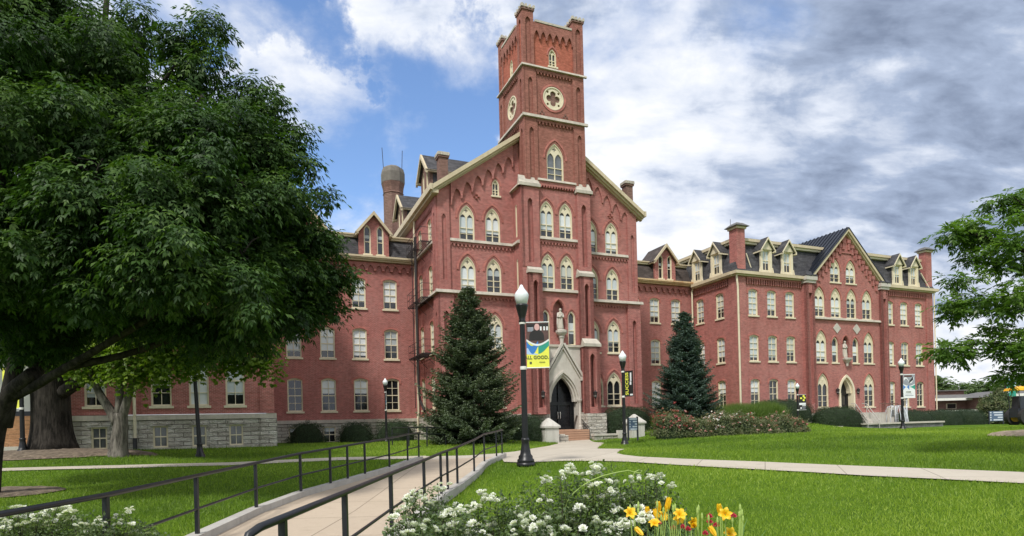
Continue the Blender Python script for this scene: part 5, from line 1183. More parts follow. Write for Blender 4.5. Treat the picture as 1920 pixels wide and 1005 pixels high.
for k in range(15):
    a = k * 2 * PI / 15; m.tube([(.05 * math.cos(a), .05 * math.sin(a), .8), (.28 * math.cos(a), .28 * math.sin(a), 1.75), (.62 * math.cos(a), .62 * math.sin(a), 1.65), (.9 * math.cos(a), .9 * math.sin(a), .9), (1.0 * math.cos(a), 1.0 * math.sin(a), .2)], [.012, .02, .03, .035, .03], 'water_spray', 5)
m.build('water', root, True); m = MB(); m.tube([(1.15, -.2, .1), (1.2, -.2, 1.4), (1.28, -.2, 2.3)], [.12, .09, .03], 'water_spray', 8); m.build('water_jet', root, True)
m = MB(); m.box(41.5, 42.7, 34.8, 35.3, .4, .86, 'tan_block'); m.box(41.42, 42.78, 34.7, 35.4, .86, .98, 'stone_pale'); hall_thing(m, 'stone_bench', 'short stone bench on the grass before the clipped hedge', 'bench', (42.1, 35, .4))
# ---- left edge: tan wall and glazed porch
m = MB(); m.box(-14.5, -9.4, 36.6, 37.2, .3, 2.72, 'tan_block'); hall_thing(m, 'retaining_wall', 'tan block wall at the far left end of the building', 'wall', (-12, 37, .3))
m = MB(); m.box(-11.1, -10.3, 35.6, 36.3, .5, 1.25, 'stone_pale'); hall_thing(m, 'stone_block', 'pale stone block on the ground before the tan wall', 'block', (-10.7, 36, .5))
root = empty('glazed_porch', hall(-12, 38, 2.72), A_, 'dark framed porch with white panels above the tan wall', 'porch')
for s_ in (-14.4, -13.2, -12.0, -11.0, -10.1, -9.5): m = MB(); m.box(s_ - .08, s_ + .08, 36.8, 37.0, 2.73, 7.6, 'machine_dark'); m.build('post', root, off=(-12, 38, 2.72))
m = MB(); m.box(-14.4, -9.45, 36.92, 36.98, 2.95, 7.5, 'white_paint'); m.build('panel', root, off=(-12, 38, 2.72)); m = MB(); m.box(-14.5, -9.4, 36.78, 37.02, 2.73, 2.95, 'machine_dark'); m.box(-14.6, -9.35, 36.7, 42, 7.6, 7.8, 'roof_dark'); m.build('roof', root, off=(-12, 38, 2.72))
# mulch beds
def bed(name, poly, mat, label, rise=.12):
    lp = np.array(poly); c0 = lp.mean(0)
    def zf(x, y):
        d = np.full(len(x), 9.)
        for i in range(len(lp)):
            a, b = lp[i], lp[(i + 1) % len(lp)]; ab = b - a; t = np.clip(((x - a[0]) * ab[0] + (y - a[1]) * ab[1]) / (ab @ ab + 1e-9), 0, 1)
            d = np.minimum(d, np.hypot(x - a[0] - t * ab[0], y - a[1] - t * ab[1]))
        return gz(x, y) + rise * (1 - np.exp(-d / .4)) + .04 * rng.random(len(x)) * (d > .1)
    return tag(tri_mesh(name, poly, .03, mat, .22, zf), label, None, None, 'structure')
def ell(cx, cy, a, b, rot=0, n=22, j=.08): return [(cx + (a * math.cos(t) * math.cos(rot) - b * math.sin(t) * math.sin(rot)) * (1 + random.uniform(-j, j)), cy + (a * math.cos(t) * math.sin(rot) + b * math.sin(t) * math.cos(rot)) * (1 + random.uniform(-j, j))) for t in [2 * PI * i / n for i in range(n)]]
c = at(110, 848, 26.5); bed('mulch_bed', ell(c.x - .5, c.y - .5, 4.6, 2.2, .3), 'mulch', 'brown mulch bed round the thick trunk', .16)
c = at(20, 925, 15.5); bed('mulch_bed', ell(c.x - .9, c.y, 2.0, 1.5), 'mulch', 'brown mulch ring at the foot of the near left tree', .05)
bed('mulch_bed', ell(22.2, 25.3, 2.3, 2.0), 'mulch_pale', 'pale mulch mound under the right tree', .16)
# dark railing beyond the left lawn
r = empty('railing', at(780, 822, 33), 0, 'low dark pipe railing standing before the left spruce', 'railing'); off = Vector(r.location); a = at(735, 803, 35); b = at(800, 801, 32); c = at(835, 803, 34)
m = MB()
for dz in (0, -.35): m.tube([a + Vector((0, 0, dz)) - off, b + Vector((0, 0, dz)) - off, c + Vector((0, 0, dz)) - off], .035, 'rail_paint', 6)
m.build('rail', r)
for q in (a, (a + b) / 2, b, c): m = MB(); q = q - off; m.box(q.x - .03, q.x + .03, q.y - .03, q.y + .03, q.z - 1.0, q.z, 'rail_paint'); m.build('post', r)
# ---- far right: low brick houses, tractor, wires
def low_building(x0, x1, y, depth, z0, h, label, wins):
    r = empty('low_building', ((x0 + x1) / 2, y, z0), 0, label, 'building', 'low brown buildings beyond the right lawn'); o = Vector(r.location)
    cx = (x1 - x0) / 2; m = MB(); m.box(-cx, cx, 0, depth, 0, h, 'far_brick'); m.build('wall', r)
    m = MB(); m.hexa([(-cx - 1, -1.3, h), (cx + 1, -1.3, h), (cx + 1, depth + 1, h), (-cx - 1, depth + 1, h)], [(-cx + 2.5, 3, h + .9), (cx - 2.5, 3, h + .9), (cx - 2.5, depth - 3, h + .9), (-cx + 2.5, depth - 3, h + .9)], 'roof_grey'); m.box(-cx - 1.05, cx + 1.05, -1.35, -1.2, h - .1, h + .25, 'white_paint')
    m.box(-cx * .1 - 2, -cx * .1 + 3, 4, 7, h + .5, h + 1.5, 'far_brick'); m.box(-cx * .1 - 2.4, -cx * .1 + 3.4, 3.6, 7.4, h + 1.5, h + 1.65, 'roof_grey'); m.build('roof', r)
    m = MB(); m.box(-cx - .5, cx + .5, -3.4, -.3, h * .48, h * .56, 'roof_grey'); m.box(-cx - .55, cx + .55, -3.5, -3.35, h * .47, h * .58, 'white_paint'); m.build('canopy', r)
    for k in range(5): m = MB(); xx = -cx + cx * 2 * (k + .5) / 5; m.box(xx - .2, xx + .2, -3.3, -2.9, 0, h * .48, 'stone_pale'); m.build('column', r)
    for wx in wins:
        m = MB(); xx = -cx + 2 * cx * wx; m.box(xx - .75, xx + .75, -.08, .05, h * .64, h * .86, 'cream'); q = m.build('window', r); m = MB(); m.box(xx - .62, xx + .62, -.12, -.07, h * .66, h * .84, 'glass'); m.build('pane', q)
        m = MB(); m.box(xx - 1.2, xx + 1.2, -.08, .05, h * .1, h * .4, 'glass'); m.build('window', r)
p0 = at(1735, 790, 92); p1 = at(1898, 790, 92); low_building(p0.x, p1.x, 92, 14, p0.z - .6, 3.7, 'long low brown building with a pale flat hatch on its grey roof', (.08, .3, .56, .72, .9))
p0 = at(1893, 790, 84); low_building(p0.x, p0.x + 18, 84, 12, p0.z - .6, 4.1, 'low red brown building partly behind the yellow canopy', (.1, .4, .7))
r = empty('utility_tractor', at(1918, 797, 55), 0, 'yellow and dark utility tractor with a yellow canopy at the right edge', 'tractor')
m = MB(); m.loft([[(x, y, z) for x, y in ((-1.1, -.75), (1.7, -.75), (1.7, .75), (-1.1, .75))] for z in (3.1,)] + [[(x, y, 3.3) for x, y in ((-1.0, -.7), (1.6, -.7), (1.6, .7), (-1.0, .7))], [(x, y, 3.5) for x, y in ((-.4, -.5), (1.2, -.5), (1.2, .5), (-.4, .5))]], 'yellow_paint'); m.build('canopy', r)
for x, y in ((-.8, -.6), (1.4, -.6), (-.8, .6), (1.4, .6)): m = MB(); m.tube([(x * .8, y, 1.3), (x, y, 3.1)], .04, 'machine_dark', 6); m.build('canopy_post', r)
m = MB(); m.box(-.8, 2.6, -.5, .5, .7, 1.5, 'machine_dark'); m.hexa([(-.6, -.5, 1.5), (.5, -.5, 1.5), (.5, .5, 1.5), (-.6, .5, 1.5)], [(-.5, -.45, 2.6), (-.1, -.45, 2.6), (-.1, .45, 2.6), (-.5, .45, 2.6)], 'machine_dark'); m.box(1.2, 2.6, -.45, .45, 1.5, 1.8, 'yellow_paint'); m.build('body', r)
for x, y, R0 in ((-.2, -.75, .75), (-.2, .75, .75), (2.2, -.7, .5), (2.2, .7, .5)):
    for nm, rr, mt, w_ in (('tyre', R0, 'rubber', .2), ('rim', R0 * .6, 'yellow_paint', .22)):
        m = MB(); n = 20; vs = [(x + rr * math.cos(2 * PI * k / n), y + s_ * w_, R0 + rr * math.sin(2 * PI * k / n)) for s_ in (-1, 1) for k in range(n)]
        m.add(vs, [tuple(range(n)), tuple(range(n, 2 * n))] + [(k, (k + 1) % n, n + (k + 1) % n, n + k) for k in range(n)], mt)
        if nm == 'tyre': wheel = m.build('wheel', r)
        else: m.build('rim', wheel)
# ---- statues
def statue(s_, c_, z, H, label):
    k = H / 1.7; rings = []; n = 16
    prof = [(.0, .26, .22, 0, 0), (.12, .27, .22, 0, 0), (.5, .23, .19, 0, 0), (.85, .21, .17, 0, 0), (1.05, .19, .14, 0, 0), (1.25, .22, .15, 0, 0), (1.36, .20, .13, 0, 0), (1.42, .09, .09, 0, 0), (1.46, .07, .075, 0, -.01), (1.50, .095, .10, 0, -.02), (1.58, .105, .12, 0, -.02), (1.66, .09, .10, 0, -.01), (1.71, .03, .04, 0, 0)]
    for z_, a, b, dx, dy in prof:
        rings.append([(k * (dx + a * (1 + (.10 * math.cos(5 * t) if z_ < 1.1 else 0)) * math.cos(t)), k * (dy + b * (1 + (.10 * math.cos(5 * t) if z_ < 1.1 else 0)) * math.sin(t)), k * z_) for t in [2 * PI * i / n for i in range(n)]])
    m = MB(); m.loft(rings, 'stone')
    for sg in (-1, 1): m.tube([(sg * .19 * k, 0, 1.3 * k), (sg * .27 * k, -.04 * k, 1.02 * k), (sg * .14 * k, -.20 * k, .98 * k), (sg * .02 * k, -.22 * k, 1.08 * k)], [.07 * k, .065 * k, .055 * k, .045 * k], 'stone_pale', 8)
    m.lathe([(.05 * k, 0), (.08 * k, .06 * k), (.07 * k, .12 * k), (.02 * k, .16 * k)], (0, -.20 * k, 1.06 * k), 'stone_pale', 8)
    m.tube([(-.2 * k, .06 * k, 1.36 * k), (-.24 * k, .05 * k, .6 * k), (-.22 * k, .03 * k, .05 * k)], [.05 * k, .08 * k, .1 * k], 'stone_pale', 8)
    m.tube([(0, -.13 * k, 1.57 * k), (0, -.155 * k, 1.545 * k)], [.02 * k, .015 * k], 'stone_pale', 6)
    m.lathe([(.3 * k, 0), (.3 * k, .06 * k)], (0, 0, -.05 * k), 'stone_pale', 8)
    o = m.build('statue', None, True); o.location = hall(s_, c_, z); o.rotation_euler = (0, 0, A_); return tag(o, label, 'statue')
statue(20.62, 39.85, 8.58, 1.55, 'robed stone figure on the pedestal above the main entrance'); statue(51.45, BC + .1, 7.3, 1.6, 'robed stone figure in the niche of the right wing')
# ------------------------------------------------------------------ vegetation
def limb(m, pts, r0, r1, mat='bark', n=8, wig=.0):
    k = len(pts); P = []; 
    for i in range(k - 1):
        a, b = Vector(pts[i]), Vector(pts[i + 1])
        for j in range(4): t = j / 4; P.append(a + (b - a) * t + Vector((random.uniform(-wig, wig), random.uniform(-wig, wig), random.uniform(-wig, wig))) * (1 if i + j else 0))
    P.append(Vector(pts[-1])); q = len(P)
    # smooth
    for _ in range(2): P = [P[0]] + [(P[i - 1] + P[i] * 2 + P[i + 1]) / 4 for i in range(1, q - 1)] + [P[-1]]
    m.tube(P, [r0 + (r1 - r0) * (i / (q - 1)) ** .8 for i in range(q)], mat, n)
    return P
def flare_trunk(m, base, top, r0, r1, mat='bark', n=20, lobes=5, flare=.55, seed=0):
    rs = np.random.default_rng(seed); rings = []; ph = rs.random(lobes) * 2 * PI; base = Vector(base); top = Vector(top)
    for i in range(15):
        t = i / 14; c = base.lerp(top, t) + Vector((math.sin(t * 3 + seed) * .06, 0, 0)); r = (r0 + (r1 - r0) * t) * (1 + flare * math.exp(-t * 9))
        rings.append([(c.x + r * math.cos(a) * (1 + .10 * math.sin(lobes * a + ph[0]) * math.exp(-t * 3) + .04 * math.sin(9 * a + t * 5)), c.y + r * math.sin(a) * (1 + .10 * math.sin(lobes * a + ph[0]) * math.exp(-t * 3) + .04 * math.sin(9 * a + t * 5)), c.z) for a in [2 * PI * q / n for q in range(n)]])
    m.loft(rings, mat)
def sprays(centres, radii, n, size, droop=.5, shell=.45, nleaf=7, lmin=.09, lmax=.14, asp=.34, squash=1.0, out=.6, weights=None):
    """pinnate sprays scattered in ellipsoidal lobes; returns leaf arrays"""
    centres = np.array(centres, float); radii = np.array(radii, float)
    if radii.ndim == 1: radii = np.stack([radii, radii, radii * squash], 1)
    w = (radii.prod(1) ** (2 / 3)) if weights is None else np.array(weights, float); w = w / w.sum()
    li = rng.choice(len(centres), n, p=w); d = rand_dirs(n); lobe_v = rng.random(len(centres)) * .34 - .1; rr = shell + (1 - shell) * rng.random(n) ** .6
    # lumpy surface
    lump = 1 + .22 * np.sin(d[:, 0] * 6 + li * 1.7) * np.sin(d[:, 2] * 7 + li) + .10 * rng.normal(size=n)
    P = centres[li] + d * radii[li] * (rr * lump)[:, None]
    ax = d * out + rand_dirs(n) * .65; ax[:, 2] = ax[:, 2] * .5 - droop * .55; ax /= np.linalg.norm(ax, axis=1, keepdims=True)
    up = np.array([0, 0, 1.]) + d * .35 + rng.normal(size=(n, 3)) * .25; sd = np.cross(ax, up); sd /= np.linalg.norm(sd, axis=1, keepdims=True); nn = np.cross(sd, ax)
    LP = []; LD = []; LN = []; LL = []; LV = []
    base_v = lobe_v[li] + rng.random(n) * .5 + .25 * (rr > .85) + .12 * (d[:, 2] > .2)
    ln = lmin + (lmax - lmin) * rng.random(n); S = size * (.7 + .6 * rng.random(n))
    for k in range(nleaf):
        if k == nleaf - 1: t = 1.0; side = 0
        else: t = .25 + .7 * (k // 2) / max(1, (nleaf - 2) // 2); side = 1 if k % 2 else -1
        droopv = np.array([0, 0, -1.]) * (t * t * .22 * S)[:, None]
        p = P + ax * (t * S)[:, None] + droopv
        dr = ax * (.75 if side else 1.) + sd * (side * .85) + np.array([0, 0, -1.]) * (.25 + .5 * droop * rng.random(n))[:, None]
        LP.append(p); LD.append(dr); LN.append(nn + rng.normal(size=(n, 3)) * .25); LL.append(ln * (1.15 if not side else 1)); LV.append(base_v + .2 * rng.random(n))
    LP, LD, LN, LL, LV = map(np.concatenate, (LP, LD, LN, LL, LV))
    return LP, LD, LN, LL, LL * asp, LV
def lobes_px(L): return [tuple(at(u, v, D)) for u, v, D, r in L], [r * D / F_PX for u, v, D, r in L]
# ---- the big near tree at left
def near_tree():
    b = at(-20, 920, 15.0); base = Vector((b.x, b.y, g1(b.x, b.y) - .05))
    root = empty('large_tree', base, 0, 'large dark leafy tree filling the upper left, its trunk at the left edge', 'tree')
    TL = [(60, 400, 13, 140), (200, 370, 12, 120), (340, 390, 12, 100), (450, 380, 13, 80), (420, 510, 12.5, 80), (300, 490, 11.5, 90), (180, 500, 12.5, 100), (330, 260, 13, 80), (170, 220, 13, 100), (520, 490, 14, 50), (440, 250, 14, 50)]
    m = MB(); off = base; q = lambda u, v, D: at(u, v, D)
    P0 = [base + Vector((-.05, 0, 0)), q(-14, 830, 15), q(8, 745, 14.8), q(62, 700, 14.5)]
    limb(m, P0, .25, .16, n=12); 
    limb(m, [q(22, 745, 14.8), q(120, 690, 14.3), q(210, 640, 13.8), q(330, 560, 13.2), q(430, 450, 12.8)], .13, .04, wig=.05)
    limb(m, [q(5, 800, 15), q(30, 660, 15), q(60, 520, 15), q(120, 350, 15), q(180, 150, 15), q(200, 0, 15)], .20, .06, wig=.06)
    limb(m, [q(30, 660, 15), q(-40, 480, 14), q(-60, 300, 13)], .18, .07, wig=.05)
    limb(m, [q(60, 520, 15), q(200, 430, 14), q(300, 300, 13.5), q(380, 180, 13)], .14, .04, wig=.06)
    limb(m, [q(120, 690, 14.3), q(260, 660, 14.5), q(400, 610, 15), q(520, 540, 15.5), q(590, 500, 15.5)], .10, .03, wig=.05)
    limb(m, [q(50, 715, 14.5), q(140, 610, 16), q(240, 520, 17.5), q(330, 400, 18)], .16, .05, wig=.06)
    limb(m, [q(120, 350, 15), q(230, 250, 14.5), q(330, 120, 14)], .10, .03, wig=.05); limb(m, [q(60, 520, 15), q(10, 400, 12.5), q(-10, 250, 11)], .12, .04, wig=.05)
    for k in range(70):
        u, v, D, rr = random.choice(TL); D += random.uniform(-.3, .3); u += random.uniform(-.5, .5) * rr; v += random.uniform(-.5, .5) * rr
        a = q(u, v, D); b_ = a + Vector((random.uniform(-.5, .5), random.uniform(-.5, .5), random.uniform(-.1, .4))); limb(m, [a, a.lerp(b_, .5) + Vector((0, 0, .08)), b_], .03, .01, n=5)
    o = m.build('trunk', root, True, off=tuple(base))
    L = [(-60, 60, 13, 190), (80, 30, 14, 140), (170, 70, 15, 92), (245, 20, 15, 22), (262, 70, 15, 20), (30, 230, 12, 160), (170, 220, 13, 130), (290, 200, 14, 80), (352, 125, 14.5, 44), (215, 140, 14, 70), (325, 60, 14.5, 18), (345, 85, 14.5, 20), (330, 260, 13, 110), (440, 230, 14, 78), (392, 95, 14.5, 26), (480, 290, 14, 80), (520, 250, 14.5, 48),
         (60, 400, 13, 160), (200, 370, 12, 140), (340, 390, 12, 125), (450, 380, 13, 105), (530, 370, 14, 62), (560, 430, 14.5, 60), (590, 500, 15, 62), (520, 490, 14, 85), (420, 510, 12.5, 110), (300, 490, 11.5, 115), (180, 500, 12.5, 125), (40, 560, 14, 120), (-60, 480, 12, 150), (520, 570, 15, 66), (440, 590, 14, 62), (350, 588, 14, 56), (250, 580, 14.5, 58), (150, 585, 15.5, 68), (600, 560, 15.5, 44), (480, 630, 15, 34), (600, 440, 15, 26), (560, 300, 14.5, 30),
         (420, 160, 14.5, 40), (100, 480, 17, 180), (280, 300, 17, 170), (420, 430, 17, 120), (30, 120, 18, 200), (60, 640, 16, 60), (-40, 620, 16, 80), (545, 235, 14.5, 22), (395, 45, 14.5, 14), (470, 160, 14.5, 16), (505, 190, 14.5, 16), (600, 360, 15, 18), (622, 445, 15, 14), (575, 590, 15.5, 18), (628, 500, 15.2, 20), (300, 640, 15.5, 34), (390, 650, 15, 26)]
    L2 = []
    for u, v, D, r in L:        # break every mass into flat layered boughs
        for q in range(max(2, int(r / 16))):
            a = random.uniform(0, 2 * PI); k = random.uniform(.25, .86); L2.append((u + r * k * math.cos(a), v + r * k * math.sin(a), D + random.uniform(-1, 1) * r * D / F_PX * .8, random.uniform(16, 40) * (1 if r > 40 else .6)))
    c, r = lobes_px(L2 + [(u, v, D, r * .66) for u, v, D, r in L if r > 40])
    r = np.array(r); r = np.stack([r * 1.15, r * 1.15, r * .62], 1)
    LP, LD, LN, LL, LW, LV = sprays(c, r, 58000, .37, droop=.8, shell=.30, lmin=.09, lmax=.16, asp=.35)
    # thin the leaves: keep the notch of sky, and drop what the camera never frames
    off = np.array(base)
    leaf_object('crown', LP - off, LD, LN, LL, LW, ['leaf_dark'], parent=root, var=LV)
near_tree()
# ---- thick trunk behind, and the yellow-green maple
def crown_tree(name, base, trunk_top, r0, r1, limbs, lobes, nspray, mat, label, lmin, lmax, size, bark='bark', group=None, cat='tree', droop=.4, shell=.2, nleaf=5, asp=.5, flare=.55, world=False, layer=None, lobes_w=None, seed=1, ntwig=0):
    base = Vector(base); root = empty(name, base, 0, label, cat, group); m = MB()
    flare_trunk(m, base - Vector((0, 0, .15)), trunk_top, r0, r1, bark, seed=seed, flare=flare)
    for pts, a, b in limbs: limb(m, pts, a, b, bark, 9, .05)
    m.build('trunk', root, True, off=tuple(base))
    if layer:
        L2 = []
        for u, v, D, rr in lobes:
            for q in range(max(2, int(rr / layer[0]))): a = random.uniform(0, 2 * PI); k = random.uniform(.1, .9); L2.append((u + rr * k * math.cos(a), v + rr * k * math.sin(a), D + random.uniform(-1, 1) * rr * D / F_PX * .8, random.uniform(layer[1], layer[2])))
        lobes = L2
    c, r = lobes_w if lobes_w else lobes_px(lobes)
    if layer: r = np.array(r); r = np.stack([r * 1.3, r * 1.3, r * .6], 1)
    A = sprays(c, r, nspray, size, droop=droop, shell=shell, nleaf=nleaf, lmin=lmin, lmax=lmax, asp=asp)
    leaf_object('crown', A[0] - np.array(base), *A[1:5], [mat], parent=root, var=A[5])
    return root
b = at(100, 848, 27); b.z = g1(b.x, b.y) + .1
crown_tree('large_tree', b, at(92, 560, 27), .70, .68, [([at(110, 740, 27), at(170, 700, 26), at(230, 650, 25), at(300, 600, 24.5)], .30, .1), ([at(92, 600, 27), at(60, 420, 27), at(40, 200, 27)], .5, .2), ([at(92, 580, 27), at(160, 450, 27), at(240, 300, 27)], .4, .12)],
           [(60, 430, 27, 190), (240, 380, 27, 170), (-60, 250, 27, 200), (170, 200, 27, 180), (250, 560, 26, 70), (-30, 560, 28, 110), (330, 480, 27, 100)], 6500, 'leaf_dark', 'old tree with a very thick grey trunk standing in the mulch bed', .15, .24, .5, flare=.45, seed=3)
b = at(222, 848, 25.5); b.z = g1(b.x, b.y)
crown_tree('maple_tree', b, at(224, 775, 25.5), .36, .24, [([at(222, 795, 25.5), at(190, 745, 25.5), at(165, 690, 25.5), at(140, 640, 25.5)], .23, .06), ([at(224, 800, 25.5), at(246, 725, 25.4), at(262, 690, 25.3), at(310, 640, 25), at(420, 600, 24.6)], .20, .04), ([at(223, 790, 25.5), at(226, 660, 25.6), at(240, 560, 26)], .2, .05)],
           [(180, 665, 25.5, 55), (250, 668, 25, 62), (330, 665, 24.7, 52), (400, 655, 24.5, 48), (460, 660, 24.3, 40), (500, 690, 24.2, 22), (130, 650, 26, 50), (300, 610, 25, 80), (420, 600, 24.6, 70), (180, 600, 26, 80), (360, 690, 24.7, 16), (445, 690, 24.4, 18), (480, 640, 24.3, 46), (150, 700, 25.3, 16), (300, 700, 25, 16)], 7500, 'leaf_maple', 'small maple with yellow-green leaves and a forked pale trunk before the stone base', .09, .16, .30, bark='bark_pale', droop=.3, asp=.8, flare=.35, seed=5)
# ---- right tree
b = Vector((19.6, 21.5, g1(19.6, 21.5)))
Lr = [(1950, 455, 19, 70), (1900, 425, 17.5, 42), (1860, 480, 18, 62), (1810, 470, 18.5, 42), (1780, 520, 18, 26), (1850, 560, 18, 58), (1910, 560, 17, 60), (1800, 570, 18, 38), (1765, 575, 18, 18), (1830, 420, 18.5, 32), (1795, 415, 18.5, 22), (1780, 455, 18.5, 22), (1900, 640, 17.5, 60), (1850, 650, 18, 34), (1815, 650, 18, 20), (1770, 655, 18, 16), (1905, 685, 17.5, 26), (1865, 695, 18, 17), (1922, 362, 18, 28), (1885, 380, 18.5, 30), (1840, 380, 18.5, 18), (1965, 600, 18, 100), (2050, 480, 19, 130), (1745, 655, 18, 9), (1757, 565, 18, 9), (2000, 400, 19, 62), (1860, 610, 18, 26), (1925, 500, 18, 60), (1762, 440, 18.3, 9)]
crown_tree('broadleaf_tree', b, at(2055, 560, 20.5), .30, .22, [([at(2050, 640, 20), at(1960, 560, 18.5), at(1870, 560, 18), at(1780, 575, 18)], .12, .02), ([at(2050, 600, 20), at(1950, 480, 18), at(1860, 450, 18), at(1800, 430, 18.3)], .12, .02), ([at(2050, 680, 20), at(1960, 660, 18), at(1860, 640, 18), at(1765, 655, 18)], .09, .015), ([at(2055, 560, 20.5), at(2040, 350, 19.5), at(1990, 300, 19)], .2, .06), ([at(1960, 480, 18), at(1930, 400, 18), at(1900, 370, 18)], .06, .015), ([at(1960, 640, 18), at(1920, 690, 17.6), at(1880, 700, 17.8)], .05, .01)],
           [(u_ + 24, v_, D_, r_ * .92) for u_, v_, D_, r_ in Lr], 3300, 'leaf_right', 'open leafy tree reaching in from the right edge', .11, .20, .25, droop=.25, shell=.15, layer=(9, 9, 20), nleaf=7, asp=.36, seed=9)
# ---- conifers
def conifer(base, H, R, mats, label, seed, group=None, dens=1.0, gap=.0, lean=0):
    rs = random.Random(seed); nr = np.random.default_rng(seed); base = Vector(base)
    root = empty('spruce_tree', base, 0, label, 'spruce', group); m = MB(); m.tube([(0, 0, -.1), (0, 0, H * .5), (lean, 0, H * .98)], [.2, .13, .02], 'bark', 10); m.build('trunk', root, True)
    br = MB(); PP = []; DD = []; NN = []; LL = []; VV = []
    z = .25; 
    while z < H * .99:
        t = z / H; Rz = R * (1 - t) ** .70 * (.98 if t > .12 else .86 + t) * (1 + .10 * math.sin(z * 3.1 + seed)); nb = max(5, int((7 + 9 * (1 - t)) * dens))
        for k in range(nb):
            a = rs.uniform(0, 2 * PI); ln = Rz * rs.uniform(.66, 1.12) * (1 + .13 * math.sin(a * 3 + z * 1.3 + seed) * math.sin(z * 2.1 + a)) + .08
            if rs.random() < .06: ln *= 1.18
            lift = .35 * t - .10; n_ = max(4, int(ln / .16)); d = Vector((math.cos(a), math.sin(a), 0)); sdv = Vector((-d.y, d.x, 0)); z0 = z + rs.uniform(-.15, .15); pts = []
            for i in range(n_ + 1):
                s_ = i / n_; pts.append(d * (ln * s_) + Vector((lean * t, 0, z0 + ln * (lift * s_ - .28 * s_ * (1 - s_) * 1.2 + (.10 * s_ ** 3)) )) + sdv * .04 * math.sin(s_ * 4 + k))
            br.tube(pts, [.028 * (1 - .8 * i / n_) * (1.5 - t) for i in range(n_ + 1)], 'twig', 4, False)
            v0 = rs.random() * .55
            for i in range(1, n_ + 1):
                s_ = i / n_; p = pts[i]; tl = (.50 * math.sin(PI * min(1, .18 + .8 * s_)) + .10) * min(1, ln / 1.2) * (1 - .35 * s_) + .05
                if s_ < .25 and ln > 1: continue
                for sg in (-1, 1):
                    td = (sdv * sg + d * (.75 + .2 * rs.random()) + Vector((0, 0, rs.uniform(-.22, .10)))).normalized(); kk = max(2, int(tl / .085))
                    for j in range(kk):
                        q = p + td * (tl * (j + .3) / kk); 
                        for w_ in range(3):
                            PP.append(q); DD.append(td * 1.0 + Vector((nr.normal() * .45, nr.normal() * .45, nr.normal() * .35 + (.18 if w_ == 0 else -.12)))); NN.append(Vector((nr.normal() * .4, nr.normal() * .4, 1))); LL.append(.10 + .06 * nr.random()); VV.append(v0 + .25 * nr.random() + .28 * (s_ > .8) + (.15 if j == kk - 1 else 0))
                PP.append(p); DD.append(d + Vector((0, 0, .2))); NN.append(Vector((0, 0, 1))); LL.append(.14); VV.append(v0 + .3)
        z += (.17 + .10 * (1 - t)) / dens
    br.build('branches', root)
    # leader
    for i in range(60): PP.append(Vector((lean, 0, H * (.9 + .1 * rs.random())))); a = rs.uniform(0, 2 * PI); DD.append(Vector((math.cos(a), math.sin(a), 1.2))); NN.append(Vector((0, 0, 1))); LL.append(.13); VV.append(.5)
    LL = np.array(LL); leaf_object('needles', np.array(PP), np.array(DD), np.array(NN), LL, LL * .42, mats, parent=root, var=np.array(VV), fold=.4)
    return root
b = at(884, 826, 36.0); b.z = g1(b.x, b.y) - .1; conifer(b, 9.15, 3.25, ['needle'], 'dark green spruce left of the entrance, wide at the foot', 4, None, 1.3)
b = at(1287, 792, 46.0); b.z = g1(b.x, b.y); tz = at(1291, 586, 46).z; conifer(b, tz - b.z, 2.6, ['needle_blue'], 'blue-green conical spruce in the corner right of the entrance', 8, None, 1.4)
